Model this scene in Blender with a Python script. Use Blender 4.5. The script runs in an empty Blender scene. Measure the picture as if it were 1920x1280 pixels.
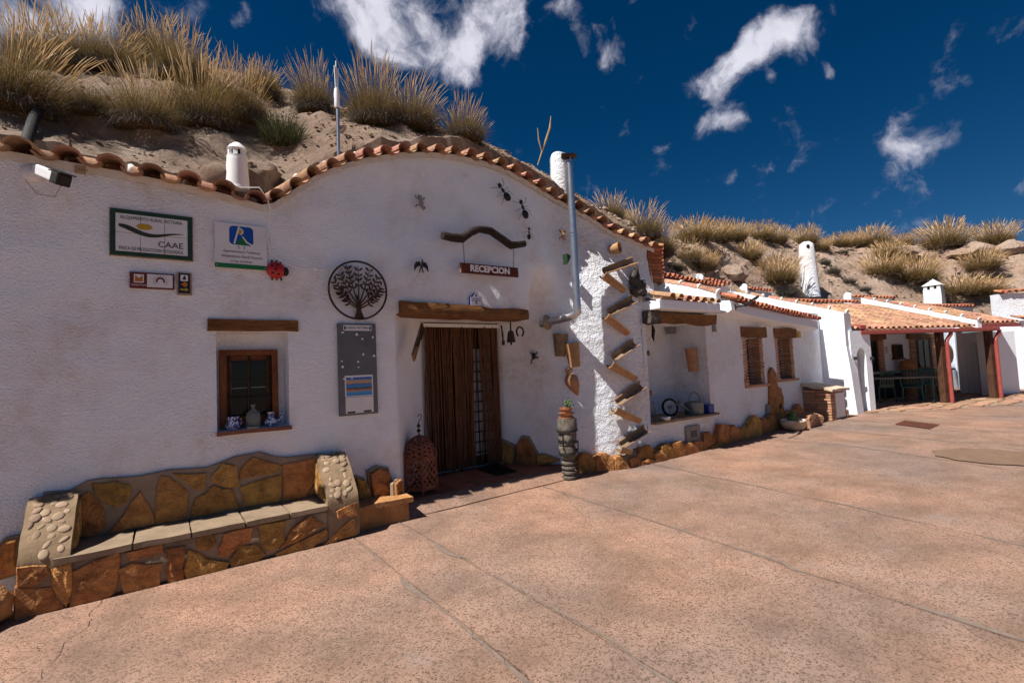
import bpy, bmesh, math, random
from mathutils import Vector, Matrix, noise
random.seed(7)
sc = bpy.context.scene
col = sc.collection
# ---------------------------------------------------------------- camera
cd = bpy.data.cameras.new('camera'); cam = bpy.data.objects.new('camera', cd); col.objects.link(cam)
cd.sensor_width = 36.0; cd.lens = 910.0 / 1920.0 * 36.0; cd.clip_start = 0.05; cd.clip_end = 3000
_c = [[0.809649, 0.004179, -0.5869, 0.0], [-0.585194, -0.070781, -0.807799, -5.1], [-0.044917, 0.997483, -0.054862, 1.5]]
cam.matrix_world = Matrix([_c[0], _c[1], _c[2], [0, 0, 0, 1]])
sc.camera = cam
sc.view_settings.view_transform = 'Standard'; sc.view_settings.look = 'None'
sc.view_settings.exposure = 1.12; sc.view_settings.gamma = 1.0
try: sc.view_settings.use_curve_mapping = False
except Exception: pass
# ---------------------------------------------------------------- sun and sky
SUN_EL = math.radians(56); SUN_OFF = math.radians(0.9)     # light runs along +X, a hair into the facade
travel = Vector((math.cos(SUN_EL) * math.cos(SUN_OFF), math.cos(SUN_EL) * math.sin(SUN_OFF), -math.sin(SUN_EL)))
sd = bpy.data.lights.new('sun', 'SUN'); sd.energy = 3.6; sd.angle = math.radians(0.5); sd.color = (1.0, 0.95, 0.88)
sun = bpy.data.objects.new('sun', sd); col.objects.link(sun)
sun.rotation_euler = travel.to_track_quat('-Z', 'Y').to_euler(); sun.location = (-20, 0, 30)
W = bpy.data.worlds.new('World'); sc.world = W; W.use_nodes = True
nt = W.node_tree; nt.nodes.clear()
def wn(t, **k):
    n = nt.nodes.new(t)
    for a, b in k.items(): setattr(n, a, b)
    return n
L = nt.links.new
out = wn('ShaderNodeOutputWorld'); bg = wn('ShaderNodeBackground'); bg.inputs['Strength'].default_value = 0.10
sky = wn('ShaderNodeTexSky'); sky.sky_type = 'NISHITA'; sky.sun_disc = False
sky.sun_elevation = SUN_EL; sky.sun_rotation = math.atan2(-travel.x, -travel.y)
sky.altitude = 2500; sky.air_density = 1.0; sky.dust_density = 0.9; sky.ozone_density = 4.0
hsv = wn('ShaderNodeHueSaturation'); hsv.inputs['Saturation'].default_value = 1.36; hsv.inputs['Value'].default_value = 0.21
L(sky.outputs['Color'], hsv.inputs['Color'])
tc = wn('ShaderNodeTexCoord')
nrm = wn('ShaderNodeVectorMath', operation='NORMALIZE'); L(tc.outputs['Generated'], nrm.inputs[0])
def mth(op, a, b=None, c=None):
    n = wn('ShaderNodeMath', operation=op)
    for i, v in enumerate((a, b, c)):
        if v is None: continue
        if isinstance(v, (int, float)): n.inputs[i].default_value = v
        else: L(v, n.inputs[i])
    return n.outputs[0]
warp = wn('ShaderNodeTexNoise'); warp.inputs['Scale'].default_value = 7; warp.inputs['Detail'].default_value = 5
L(nrm.outputs[0], warp.inputs['Vector'])
wsub = wn('ShaderNodeVectorMath', operation='SUBTRACT'); L(warp.outputs['Color'], wsub.inputs[0]); wsub.inputs[1].default_value = (.5, .5, .5)
wsc = wn('ShaderNodeVectorMath', operation='SCALE'); L(wsub.outputs[0], wsc.inputs[0]); wsc.inputs['Scale'].default_value = 0.11
wad = wn('ShaderNodeVectorMath', operation='ADD'); L(nrm.outputs[0], wad.inputs[0]); L(wsc.outputs[0], wad.inputs[1])
wnm = wn('ShaderNodeVectorMath', operation='NORMALIZE'); L(wad.outputs[0], wnm.inputs[0])
# cloud banks: direction, angular size, weight
BANKS = [((0.285,0.735,0.616),.10,1),((0.364,0.735,0.573),.085,1),((0.316,0.734,0.601),.09,1),((0.438,0.720,0.537),.06,1),((0.443,0.688,0.574),.045,.7),((0.450,0.645,0.617),.085,1),((0.515,0.636,0.575),.05,1),((0.480,0.633,0.607),.065,1),((0.554,0.567,0.609),.045,.7),
 ((0.633,0.551,0.543),.045,.75),((0.643,0.489,0.589),.03,.6),((0.764,0.437,0.475),.055,1),((0.780,0.394,0.486),.055,1),((0.794,0.357,0.491),.05,.85),((0.806,0.320,0.497),.045,.8),((0.792,0.449,0.414),.048,1),((0.780,0.476,0.407),.035,.8),
 ((0.752,0.520,0.406),.026,.8),((0.812,0.427,0.399),.03,.7),((0.816,0.371,0.443),.016,.7),((0.927,0.227,0.299),.07,.8),((0.901,0.176,0.398),.06,.7),((0.867,0.239,0.437),.05,.6),((-0.120,0.859,0.499),.10,.8),((-0.070,0.847,0.527),.07,.7),((-0.153,0.878,0.453),.09,.6),((0.103,0.824,0.558),.05,.55),((0.148,0.825,0.545),.02,.6),((0.021,0.828,0.561),.05,.6),((0.845,0.294,0.447),.018,.5),
 ((-.6,-.3,.74),.22,.9),((.75,-.6,.3),.2,.9),((-.3,-.9,.35),.25,.9),((.1,-.55,.83),.2,.9),((-.85,.3,.45),.2,.8),((.6,-.75,.6),.16,.9),((-.75,-.6,.25),.2,.8)]  # unseen banks out of frame, added as fill light
tot = None
for d, rad, w in BANKS:
    dv = Vector(d).normalized()
    dp = wn('ShaderNodeVectorMath', operation='DISTANCE'); L(wnm.outputs[0], dp.inputs[0]); dp.inputs[1].default_value = dv
    mr = wn('ShaderNodeMapRange', interpolation_type='SMOOTHSTEP'); L(dp.outputs['Value'], mr.inputs['Value'])
    mr.inputs['From Min'].default_value = rad * 1.12; mr.inputs['From Max'].default_value = 0.0
    mr.inputs['To Min'].default_value = 0; mr.inputs['To Max'].default_value = w
    tot = mr.outputs[0] if tot is None else mth('ADD', tot, mr.outputs[0])
tot = mth('MINIMUM', tot, 1.15)
fb = wn('ShaderNodeTexNoise'); fb.inputs['Scale'].default_value = 11; fb.inputs['Detail'].default_value = 9; fb.inputs['Roughness'].default_value = .62
L(wnm.outputs[0], fb.inputs['Vector'])
dens = mth('ADD', mth('MULTIPLY', tot, .60), mth('MULTIPLY', mth('SUBTRACT', fb.outputs[0], .5), 2.15))
cov = wn('ShaderNodeMapRange', interpolation_type='SMOOTHSTEP'); L(dens, cov.inputs['Value'])
cov.inputs['From Min'].default_value = .20; cov.inputs['From Max'].default_value = .88
fb2 = wn('ShaderNodeTexNoise'); fb2.inputs['Scale'].default_value = 16; fb2.inputs['Detail'].default_value = 6; L(nrm.outputs[0], fb2.inputs['Vector'])
ccol = wn('ShaderNodeMix', data_type='RGBA'); L(mth('ADD', mth('MULTIPLY', fb2.outputs[0], .55), mth('MULTIPLY', cov.outputs[0], .45)), ccol.inputs['Factor'])
ccol.inputs[6].default_value = (1.5, 1.55, 2.0, 1); ccol.inputs[7].default_value = (4.6, 4.5, 5.0, 1)
cmix = wn('ShaderNodeMix', data_type='RGBA'); L(mth('MULTIPLY', cov.outputs[0], .92), cmix.inputs['Factor']); L(hsv.outputs[0], cmix.inputs[6]); L(ccol.outputs[2], cmix.inputs[7])
L(cmix.outputs[2], bg.inputs['Color']); L(bg.outputs[0], out.inputs['Surface'])

# ---------------------------------------------------------------- materials
def nodemat(name):
    m = bpy.data.materials.new(name); m.use_nodes = True
    t = m.node_tree; b = t.nodes['Principled BSDF']
    return m, t, b
def tex(t, kind, vec, scale, detail=4, rough=.6, **k):
    n = t.nodes.new(kind)
    n.inputs['Scale'].default_value = scale
    if 'Detail' in n.inputs: n.inputs['Detail'].default_value = detail
    if 'Roughness' in n.inputs: n.inputs['Roughness'].default_value = rough
    for a, b in k.items():
        if hasattr(n, a): setattr(n, a, b)
    t.links.new(vec, n.inputs['Vector']); return n
def ramp(t, v, stops):
    n = t.nodes.new('ShaderNodeValToRGB'); e = n.color_ramp.elements
    while len(e) < len(stops): e.new(.5)
    for i, (p, c) in enumerate(stops):
        e[i].position = p; e[i].color = (*c, 1) if len(c) == 3 else c
    t.links.new(v, n.inputs[0]); return n.outputs[0]
def mixc(t, f, a, b, mode='MIX'):
    n = t.nodes.new('ShaderNodeMix'); n.data_type = 'RGBA'; n.blend_type = mode
    for i, v in ((0, f), (6, a), (7, b)):
        if isinstance(v, (int, float)): n.inputs[i].default_value = v
        elif isinstance(v, tuple): n.inputs[i].default_value = (*v, 1) if len(v) == 3 else v
        else: t.links.new(v, n.inputs[i])
    return n.outputs[2]
def bump(t, b, h, strength, dist):
    n = t.nodes.new('ShaderNodeBump'); n.inputs['Strength'].default_value = strength; n.inputs['Distance'].default_value = dist
    t.links.new(h, n.inputs['Height']); t.links.new(n.outputs[0], b.inputs['Normal'])
def coords(t, world=True):
    if world:
        return t.nodes.new('ShaderNodeNewGeometry').outputs['Position']
    c = t.nodes.new('ShaderNodeTexCoord').outputs['Object']; o = t.nodes.new('ShaderNodeObjectInfo')
    a = t.nodes.new('ShaderNodeVectorMath'); a.operation = 'ADD'
    s = t.nodes.new('ShaderNodeVectorMath'); s.operation = 'SCALE'
    cx = t.nodes.new('ShaderNodeCombineXYZ')
    for i in range(3): t.links.new(o.outputs['Random'], cx.inputs[i])
    t.links.new(cx.outputs[0], s.inputs[0]); s.inputs['Scale'].default_value = 37.0
    t.links.new(c, a.inputs[0]); t.links.new(s.outputs[0], a.inputs[1]); return a.outputs[0]
M = {}
def pm(name, c1, c2=None, scale=6, rough=.8, bs=0, bscale=30, bdist=.004, metal=0, world=False, rnd=0, spec=.3, contrast=(.35, .65)):
    m, t, b = nodemat(name); M[name] = m
    b.inputs['Roughness'].default_value = rough; b.inputs['Metallic'].default_value = metal
    if 'Specular IOR Level' in b.inputs: b.inputs['Specular IOR Level'].default_value = spec
    v = coords(t, world)
    if c2 is None: c2 = tuple(x * .75 for x in c1)
    n = tex(t, 'ShaderNodeTexNoise', v, scale, 6, .65)
    c = ramp(t, n.outputs[0], [(contrast[0], c2), (contrast[1], c1)])
    if rnd:
        o = t.nodes.new('ShaderNodeObjectInfo'); h = t.nodes.new('ShaderNodeHueSaturation')
        mr = t.nodes.new('ShaderNodeMapRange'); t.links.new(o.outputs['Random'], mr.inputs[0]); mr.inputs[3].default_value = 1 - rnd; mr.inputs[4].default_value = 1 + rnd
        t.links.new(mr.outputs[0], h.inputs['Value'])
        m2 = t.nodes.new('ShaderNodeMath'); m2.operation = 'MULTIPLY'; t.links.new(o.outputs['Random'], m2.inputs[0]); m2.inputs[1].default_value = 7.31
        m3 = t.nodes.new('ShaderNodeMath'); m3.operation = 'FRACT'; t.links.new(m2.outputs[0], m3.inputs[0])
        mr2 = t.nodes.new('ShaderNodeMapRange'); t.links.new(m3.outputs[0], mr2.inputs[0]); mr2.inputs[3].default_value = .5 - rnd * .07; mr2.inputs[4].default_value = .5 + rnd * .05
        t.links.new(mr2.outputs[0], h.inputs['Hue']); t.links.new(c, h.inputs['Color']); c = h.outputs[0]
    t.links.new(c, b.inputs['Base Color'])
    if bs:
        nb = tex(t, 'ShaderNodeTexNoise', v, bscale, 5, .6); bump(t, b, nb.outputs[0], bs, bdist)
    return m
# whitewashed rough plaster with dusty ochre stains
def plaster(name, base=(.85, .89, .96), rough_amt=1.0, stain=.30):
    m, t, b = nodemat(name); M[name] = m; b.inputs['Roughness'].default_value = .9; b.inputs['Specular IOR Level'].default_value = .15
    v = coords(t, True)
    n1 = tex(t, 'ShaderNodeTexNoise', v, 1.1, 5, .6); n2 = tex(t, 'ShaderNodeTexNoise', v, 9, 5, .7)
    s = ramp(t, n1.outputs[0], [(.46, (0, 0, 0)), (.74, (1, 1, 1))])
    s2 = ramp(t, n2.outputs[0], [(.40, (.25, .25, .25)), (.70, (1, 1, 1))])
    f = mixc(t, 1.0, s, s2, 'MULTIPLY')
    ff = t.nodes.new('ShaderNodeMath'); ff.operation = 'MULTIPLY'; t.links.new(f, ff.inputs[0]); ff.inputs[1].default_value = stain * 2
    c = mixc(t, ff.outputs[0], base, (.62, .50, .40))
    n3 = tex(t, 'ShaderNodeTexNoise', v, 2.7, 8, .75)
    g = ramp(t, n3.outputs[0], [(.62, (0, 0, 0)), (.74, (1, 1, 1))])
    gf = t.nodes.new('ShaderNodeMath'); gf.operation = 'MULTIPLY'; t.links.new(g, gf.inputs[0]); gf.inputs[1].default_value = stain * .8
    c = mixc(t, gf.outputs[0], c, (.42, .41, .42))
    t.links.new(c, b.inputs['Base Color'])
    b1 = tex(t, 'ShaderNodeTexNoise', v, 62, 2, .5); b2 = tex(t, 'ShaderNodeTexNoise', v, 19, 5, .65)
    sx = t.nodes.new('ShaderNodeSeparateXYZ'); t.links.new(v, sx.inputs[0])
    mk = t.nodes.new('ShaderNodeMapRange'); t.links.new(sx.outputs[0], mk.inputs[0]); mk.inputs[1].default_value = 4.2; mk.inputs[2].default_value = 4.9; mk.inputs[3].default_value = .5; mk.inputs[4].default_value = 3.2
    mu = t.nodes.new('ShaderNodeMath'); mu.operation = 'MULTIPLY'; t.links.new(b2.outputs[0], mu.inputs[0]); t.links.new(mk.outputs[0], mu.inputs[1])
    ad = t.nodes.new('ShaderNodeMath'); ad.operation = 'ADD'; t.links.new(b1.outputs[0], ad.inputs[0]); t.links.new(mu.outputs[0], ad.inputs[1])
    bump(t, b, ad.outputs[0], .9 * rough_amt, .016)
    return m
plaster('plaster', stain=.52); plaster('plaster_smooth', rough_amt=.35, stain=.14)
# exposed-aggregate concrete yard, pinkish dust over grey
def concrete():
    m, t, b = nodemat('yard'); M['yard'] = m; b.inputs['Roughness'].default_value = .88; b.inputs['Specular IOR Level'].default_value = .2
    v = coords(t, True)
    big = tex(t, 'ShaderNodeTexNoise', v, .42, 5, .6); mid = tex(t, 'ShaderNodeTexNoise', v, 2.3, 6, .7)
    pk = ramp(t, big.outputs[0], [(.32, (.092, .067, .054)), (.66, (.142, .082, .054))])
    c = mixc(t, .8, pk, ramp(t, mid.outputs[0], [(.25, (.92, .91, .91)), (.75, (1.07, 1.04, 1.02))]), 'MULTIPLY')
    vor = tex(t, 'ShaderNodeTexVoronoi', v, 105); vc = t.nodes.new('ShaderNodeSeparateColor'); t.links.new(vor.outputs['Color'], vc.inputs[0])
    gr = ramp(t, vc.outputs[0], [(0, (.58, .55, .54)), (.22, (.84, .81, .79)), (.66, (1.05, 1.03, 1.0)), (.84, (1.5, 1.5, 1.5)), (.96, (2.9, 3.0, 3.2))])
    msk = tex(t, 'ShaderNodeTexNoise', v, 1.6, 6, .7)
    mf = ramp(t, msk.outputs[0], [(.36, (.45, .45, .45)), (.60, (1, 1, 1))])
    c = mixc(t, mf, c, mixc(t, 1.0, c, gr, 'MULTIPLY'))
    pale = tex(t, 'ShaderNodeTexNoise', v, 1.0, 7, .75)
    pf = ramp(t, pale.outputs[0], [(.60, (0, 0, 0)), (.80, (.55, .55, .55))])
    c = mixc(t, pf, c, (.30, .275, .26))
    t.links.new(c, b.inputs['Base Color'])
    fine = tex(t, 'ShaderNodeTexNoise', v, 120, 3, .6); ad = t.nodes.new('ShaderNodeMath'); ad.operation = 'ADD'
    t.links.new(fine.outputs[0], ad.inputs[0]); t.links.new(vc.outputs[0], ad.inputs[1])
    bump(t, b, ad.outputs[0], .45, .004)
concrete()
def earth():
    m, t, b = nodemat('earth'); M['earth'] = m; b.inputs['Roughness'].default_value = .95; b.inputs['Specular IOR Level'].default_value = .1
    v = coords(t, True)
    a = tex(t, 'ShaderNodeTexNoise', v, .9, 8, .7); n2 = tex(t, 'ShaderNodeTexNoise', v, 7, 8, .75)
    c = ramp(t, a.outputs[0], [(.25, (.40, .27, .195)), (.45, (.52, .37, .28)), (.60, (.58, .44, .35)), (.75, (.64, .56, .49))])
    c = mixc(t, .85, c, ramp(t, n2.outputs[0], [(.30, (.6, .58, .57)), (.55, (1, 1, 1)), (.75, (1.25, 1.25, 1.25))]), 'MULTIPLY')
    w = tex(t, 'ShaderNodeTexNoise', v, 3.1, 8, .8)
    c = mixc(t, ramp(t, w.outputs[0], [(.62, (0, 0, 0)), (.72, (.7, .7, .7))]), c, (.55, .50, .46))
    t.links.new(c, b.inputs['Base Color'])
    k = tex(t, 'ShaderNodeTexNoise', v, 9, 10, .8); bump(t, b, k.outputs[0], 1.0, .18)
earth()
pm('terracotta', (.45, .26, .16), (.27, .14, .085), 11, .85, .5, 50, .004, rnd=.34)
pm('terracotta_red', (.42, .165, .09), (.25, .085, .05), 11, .85, .5, 50, .004, rnd=.28)
pm('floor_tile', (.30, .115, .065), (.20, .075, .045), 5, .6, .2, 40, .002, rnd=.15)
pm('clay', (.44, .25, .125), (.31, .165, .08), 8, .85, .4, 40, .003, rnd=.12)
pm('moss_clay', (.30, .205, .125), (.15, .105, .07), 14, .95, .6, 40, .004, rnd=.1)
pm('mortar_white', (.78, .76, .72), (.62, .58, .53), 14, .95, .5, 50, .004, world=True)
pm('mortar_grey', (.34, .255, .18), (.24, .175, .125), 8, .95, .7, 45, .006, world=True)
pm('ochre_stone', (.55, .28, .082), (.23, .105, .036), 9, .85, 1.0, 17, .045, rnd=.26, contrast=(.30, .66))
pm('pebble', (.36, .265, .175), (.25, .175, .11), 7, .8, .2, 30, .003, rnd=.22)
pm('arm_mortar', (.29, .20, .125), (.20, .135, .08), 8, .95, .7, 45, .006, world=True)
pm('seat_slab', (.29, .21, .14), (.20, .145, .095), 5, .85, .5, 25, .004, rnd=.06)
pm('block_stone', (.50, .25, .095), (.30, .14, .055), 5, .9, .9, 14, .03)
pm('red_rock', (.42, .22, .13), (.24, .12, .075), 8, .95, .9, 18, .03)
pm('cream_stone', (.62, .52, .40), (.45, .33, .22), 8, .9, .6, 30, .006)
pm('brick', (.52, .30, .18), (.38, .20, .115), 10, .9, .5, 60, .004, rnd=.2)
pm('galvanised', (.55, .57, .60), (.42, .44, .48), 12, .32, .1, 30, .002, metal=.9, spec=.5)
pm('zinc_dull', (.20, .23, .24), (.13, .15, .16), 14, .5, .2, 40, .002, metal=.6)
pm('iron_black', (.022, .021, .021), (.012, .012, .012), 20, .6, .3, 60, .002)
pm('rust', (.24, .085, .045), (.12, .045, .03), 18, .8, .5, 70, .003)
pm('rust_dark', (.065, .035, .025), (.03, .02, .017), 18, .75, .4, 60, .002)
pm('white_paint', (.80, .80, .80), (.74, .74, .75), 8, .55)
pm('white_enamel', (.74, .74, .76), (.68, .68, .70), 5, .35, spec=.5)
pm('green_glaze', (.022, .055, .018), (.014, .034, .012), 7, .3, spec=.5)
pm('ink', (.035, .03, .03), None, 8, .6)
pm('grey_ink', (.10, .10, .11), None, 8, .6)
pm('yellow_glaze', (.50, .33, .03), (.42, .26, .02), 20, .4)
pm('olive_paint', (.045, .05, .028), (.025, .028, .018), 12, .45)
pm('sign_blue', (.012, .085, .42), None, 5, .4)
pm('sign_green', (.015, .17, .05), None, 5, .45)
pm('sign_orange', (.55, .20, .02), None, 5, .5)
pm('sign_brown', (.16, .022, .018), None, 5, .5)
pm('sign_navy', (.016, .02, .035), None, 5, .45)
pm('red_gloss', (.50, .015, .02), (.40, .01, .015), 6, .25, spec=.5)
pm('board_grey', (.15, .155, .165), (.115, .12, .13), 5, .42, .05, 40, .001, metal=.3)
pm('blue_glaze', (.02, .06, .30), None, 8, .3)
pm('grey_box', (.46, .48, .53), (.40, .42, .47), 6, .5)
pm('skin_white', (.66, .66, .64), (.5, .5, .49), 8, .7)
pm('plant_green', (.09, .15, .04), (.05, .09, .025), 12, .6, rnd=.2)
pm('plastic_green', (.028, .10, .075), (.02, .075, .055), 6, .4, spec=.5)
pm('red_paint', (.36, .075, .06), (.28, .055, .045), 8, .45, spec=.45)
pm('rubber', (.018, .018, .02), (.01, .01, .011), 30, .75, .5, 60, .003)
pm('dark_inside', (.02, .016, .013), (.012, .01, .009), 6, .9)
pm('shaded_plaster', (.44, .43, .42), (.36, .345, .335), 5, .9, .3, 30, .005, world=True)  # darker version of the white plaster, shade put into its colour
pm('vent_grey', (.27, .26, .25), (.2, .195, .19), 8, .8, .3, 40, .003)
pm('beige_plastic', (.40, .29, .20), (.34, .24, .165), 8, .6)
pm('flagstone', (.42, .26, .165), (.27, .155, .10), 4, .85, .6, 20, .008, rnd=.22)
pm('driftwood', (.12, .10, .085), (.045, .038, .033), 10, .95, .9, 22, .03)
def wood(name, c1, c2, rough=.8, sc_=(1, 1, 1), rnd=0):
    m, t, b = nodemat(name); M[name] = m; b.inputs['Roughness'].default_value = rough; b.inputs['Specular IOR Level'].default_value = .25
    v = coords(t, False); mp = t.nodes.new('ShaderNodeMapping'); t.links.new(v, mp.inputs[0]); mp.inputs['Scale'].default_value = sc_
    n = tex(t, 'ShaderNodeTexNoise', mp.outputs[0], 7, 8, .7)
    k = tex(t, 'ShaderNodeTexNoise', v, 4, 3, .6)
    c = ramp(t, n.outputs[0], [(.30, c2), (.66, c1)])
    c = mixc(t, .6, c, ramp(t, k.outputs[0], [(.34, (.35, .32, .3)), (.55, (1, 1, 1))]), 'MULTIPLY')
    t.links.new(c, b.inputs['Base Color']); bump(t, b, n.outputs[0], .8, .012)
wood('beam_wood', (.30, .135, .04), (.085, .035, .014), .75, (1.2, 9, 9))
wood('frame_wood', (.26, .085, .025), (.12, .036, .013), .5, (6, 6, 1.5))
wood('yoke_wood', (.032, .019, .013), (.012, .008, .006), .55, (1, 8, 8))
wood('door_wood', (.055, .027, .013), (.022, .011, .006), .6, (9, 9, 1))
wood('cane', (.20, .088, .043), (.075, .032, .017), .6, (4, 4, 1))
wood('grey_wood', (.21, .175, .145), (.065, .055, .048), .9, (5, 5, 2))
wood('plank_wood', (.36, .22, .13), (.20, .11, .06), .8, (6, 6, 1.5))
wood('post_wood', (.12, .052, .03), (.05, .024, .015), .7, (6, 6, 1))
wood('sign_wood', (.15, .035, .02), (.085, .02, .012), .6, (2, 8, 8))
def glassmat():
    m, t, b = nodemat('dark_glass'); M['dark_glass'] = m
    b.inputs['Base Color'].default_value = (.008, .008, .008, 1); b.inputs['Roughness'].default_value = .05; b.inputs['Specular IOR Level'].default_value = .3
    m, t, b = nodemat('bottle_glass'); M['bottle_glass'] = m
    b.inputs['Base Color'].default_value = (.55, .60, .55, 1); b.inputs['Roughness'].default_value = .12; b.inputs['Transmission Weight'].default_value = .75; b.inputs['IOR'].default_value = 1.3
glassmat()
def porcelain():
    m, t, b = nodemat('blue_porcelain'); M['blue_porcelain'] = m; b.inputs['Roughness'].default_value = .2
    v = coords(t, False); n = tex(t, 'ShaderNodeTexNoise', v, 34, 3, .5, )
    n.inputs['Distortion'].default_value = 1.6
    t.links.new(ramp(t, n.outputs[0], [(.46, (.74, .76, .80)), (.50, (.05, .09, .36)), (.60, (.03, .05, .25))]), b.inputs['Base Color'])
porcelain()
def picture():
    # a printed landscape: sky, warm hills and water bands
    m, t, b = nodemat('landscape_print'); M['landscape_print'] = m; b.inputs['Roughness'].default_value = .35
    v = t.nodes.new('ShaderNodeTexCoord').outputs['Object']; s = t.nodes.new('ShaderNodeSeparateXYZ'); t.links.new(v, s.inputs[0])
    n = tex(t, 'ShaderNodeTexNoise', v, 26, 5, .7)
    a = t.nodes.new('ShaderNodeMath'); a.operation = 'MULTIPLY_ADD'; t.links.new(n.outputs[0], a.inputs[0]); a.inputs[1].default_value = .05; t.links.new(s.outputs[2], a.inputs[2])
    mr = t.nodes.new('ShaderNodeMapRange'); t.links.new(a.outputs[0], mr.inputs[0]); mr.inputs[1].default_value = -.075; mr.inputs[2].default_value = .125
    t.links.new(ramp(t, mr.outputs[0], [(0, (.02, .22, .55)), (.22, (.05, .30, .60)), (.27, (.48, .24, .13)), (.42, (.05, .045, .05)), (.50, (.04, .24, .58)), (.62, (.02, .15, .40)), (.68, (.50, .27, .15)), (.82, (.40, .30, .22)), (.86, (.04, .15, .50)), (1, (.02, .08, .36))]), b.inputs['Base Color'])
picture()
def grassmat(name, stops):
    m, t, b = nodemat(name); M[name] = m; b.inputs['Roughness'].default_value = .75; b.inputs['Specular IOR Level'].default_value = .2
    o = t.nodes.new('ShaderNodeAttribute'); o.attribute_name = 'Col'
    v = coords(t, True); n = tex(t, 'ShaderNodeTexNoise', v, 6, 4, .6)
    c = ramp(t, o.outputs['Fac'], stops)
    t.links.new(mixc(t, .7, c, ramp(t, n.outputs[0], [(.3, (.6, .6, .6)), (.7, (1.25, 1.2, 1.1))]), 'MULTIPLY'), b.inputs['Base Color'])
    # thin blades let some light through
    tr = t.nodes.new('ShaderNodeBsdfTranslucent'); t.links.new(c, tr.inputs[0]); mx = t.nodes.new('ShaderNodeMixShader'); mx.inputs[0].default_value = .3
    o2 = t.nodes['Material Output']; t.links.new(b.outputs[0], mx.inputs[1]); t.links.new(tr.outputs[0], mx.inputs[2]); t.links.new(mx.outputs[0], o2.inputs[0])
grassmat('esparto_blade', [(0, (.095, .07, .027)), (.5, (.20, .145, .058)), (1, (.34, .24, .10))])
grassmat('esparto_dead', [(0, (.06, .048, .042)), (.5, (.13, .11, .095)), (1, (.24, .205, .18))])
grassmat('esparto_head', [(0, (.52, .36, .18)), (1, (.84, .67, .44))])
grassmat('shrub_green', [(0, (.045, .05, .022)), (.6, (.09, .095, .04)), (1, (.15, .15, .075))])
grassmat('shrub_grey', [(0, (.06, .055, .045)), (.6, (.105, .10, .08)), (1, (.16, .15, .12))])

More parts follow.
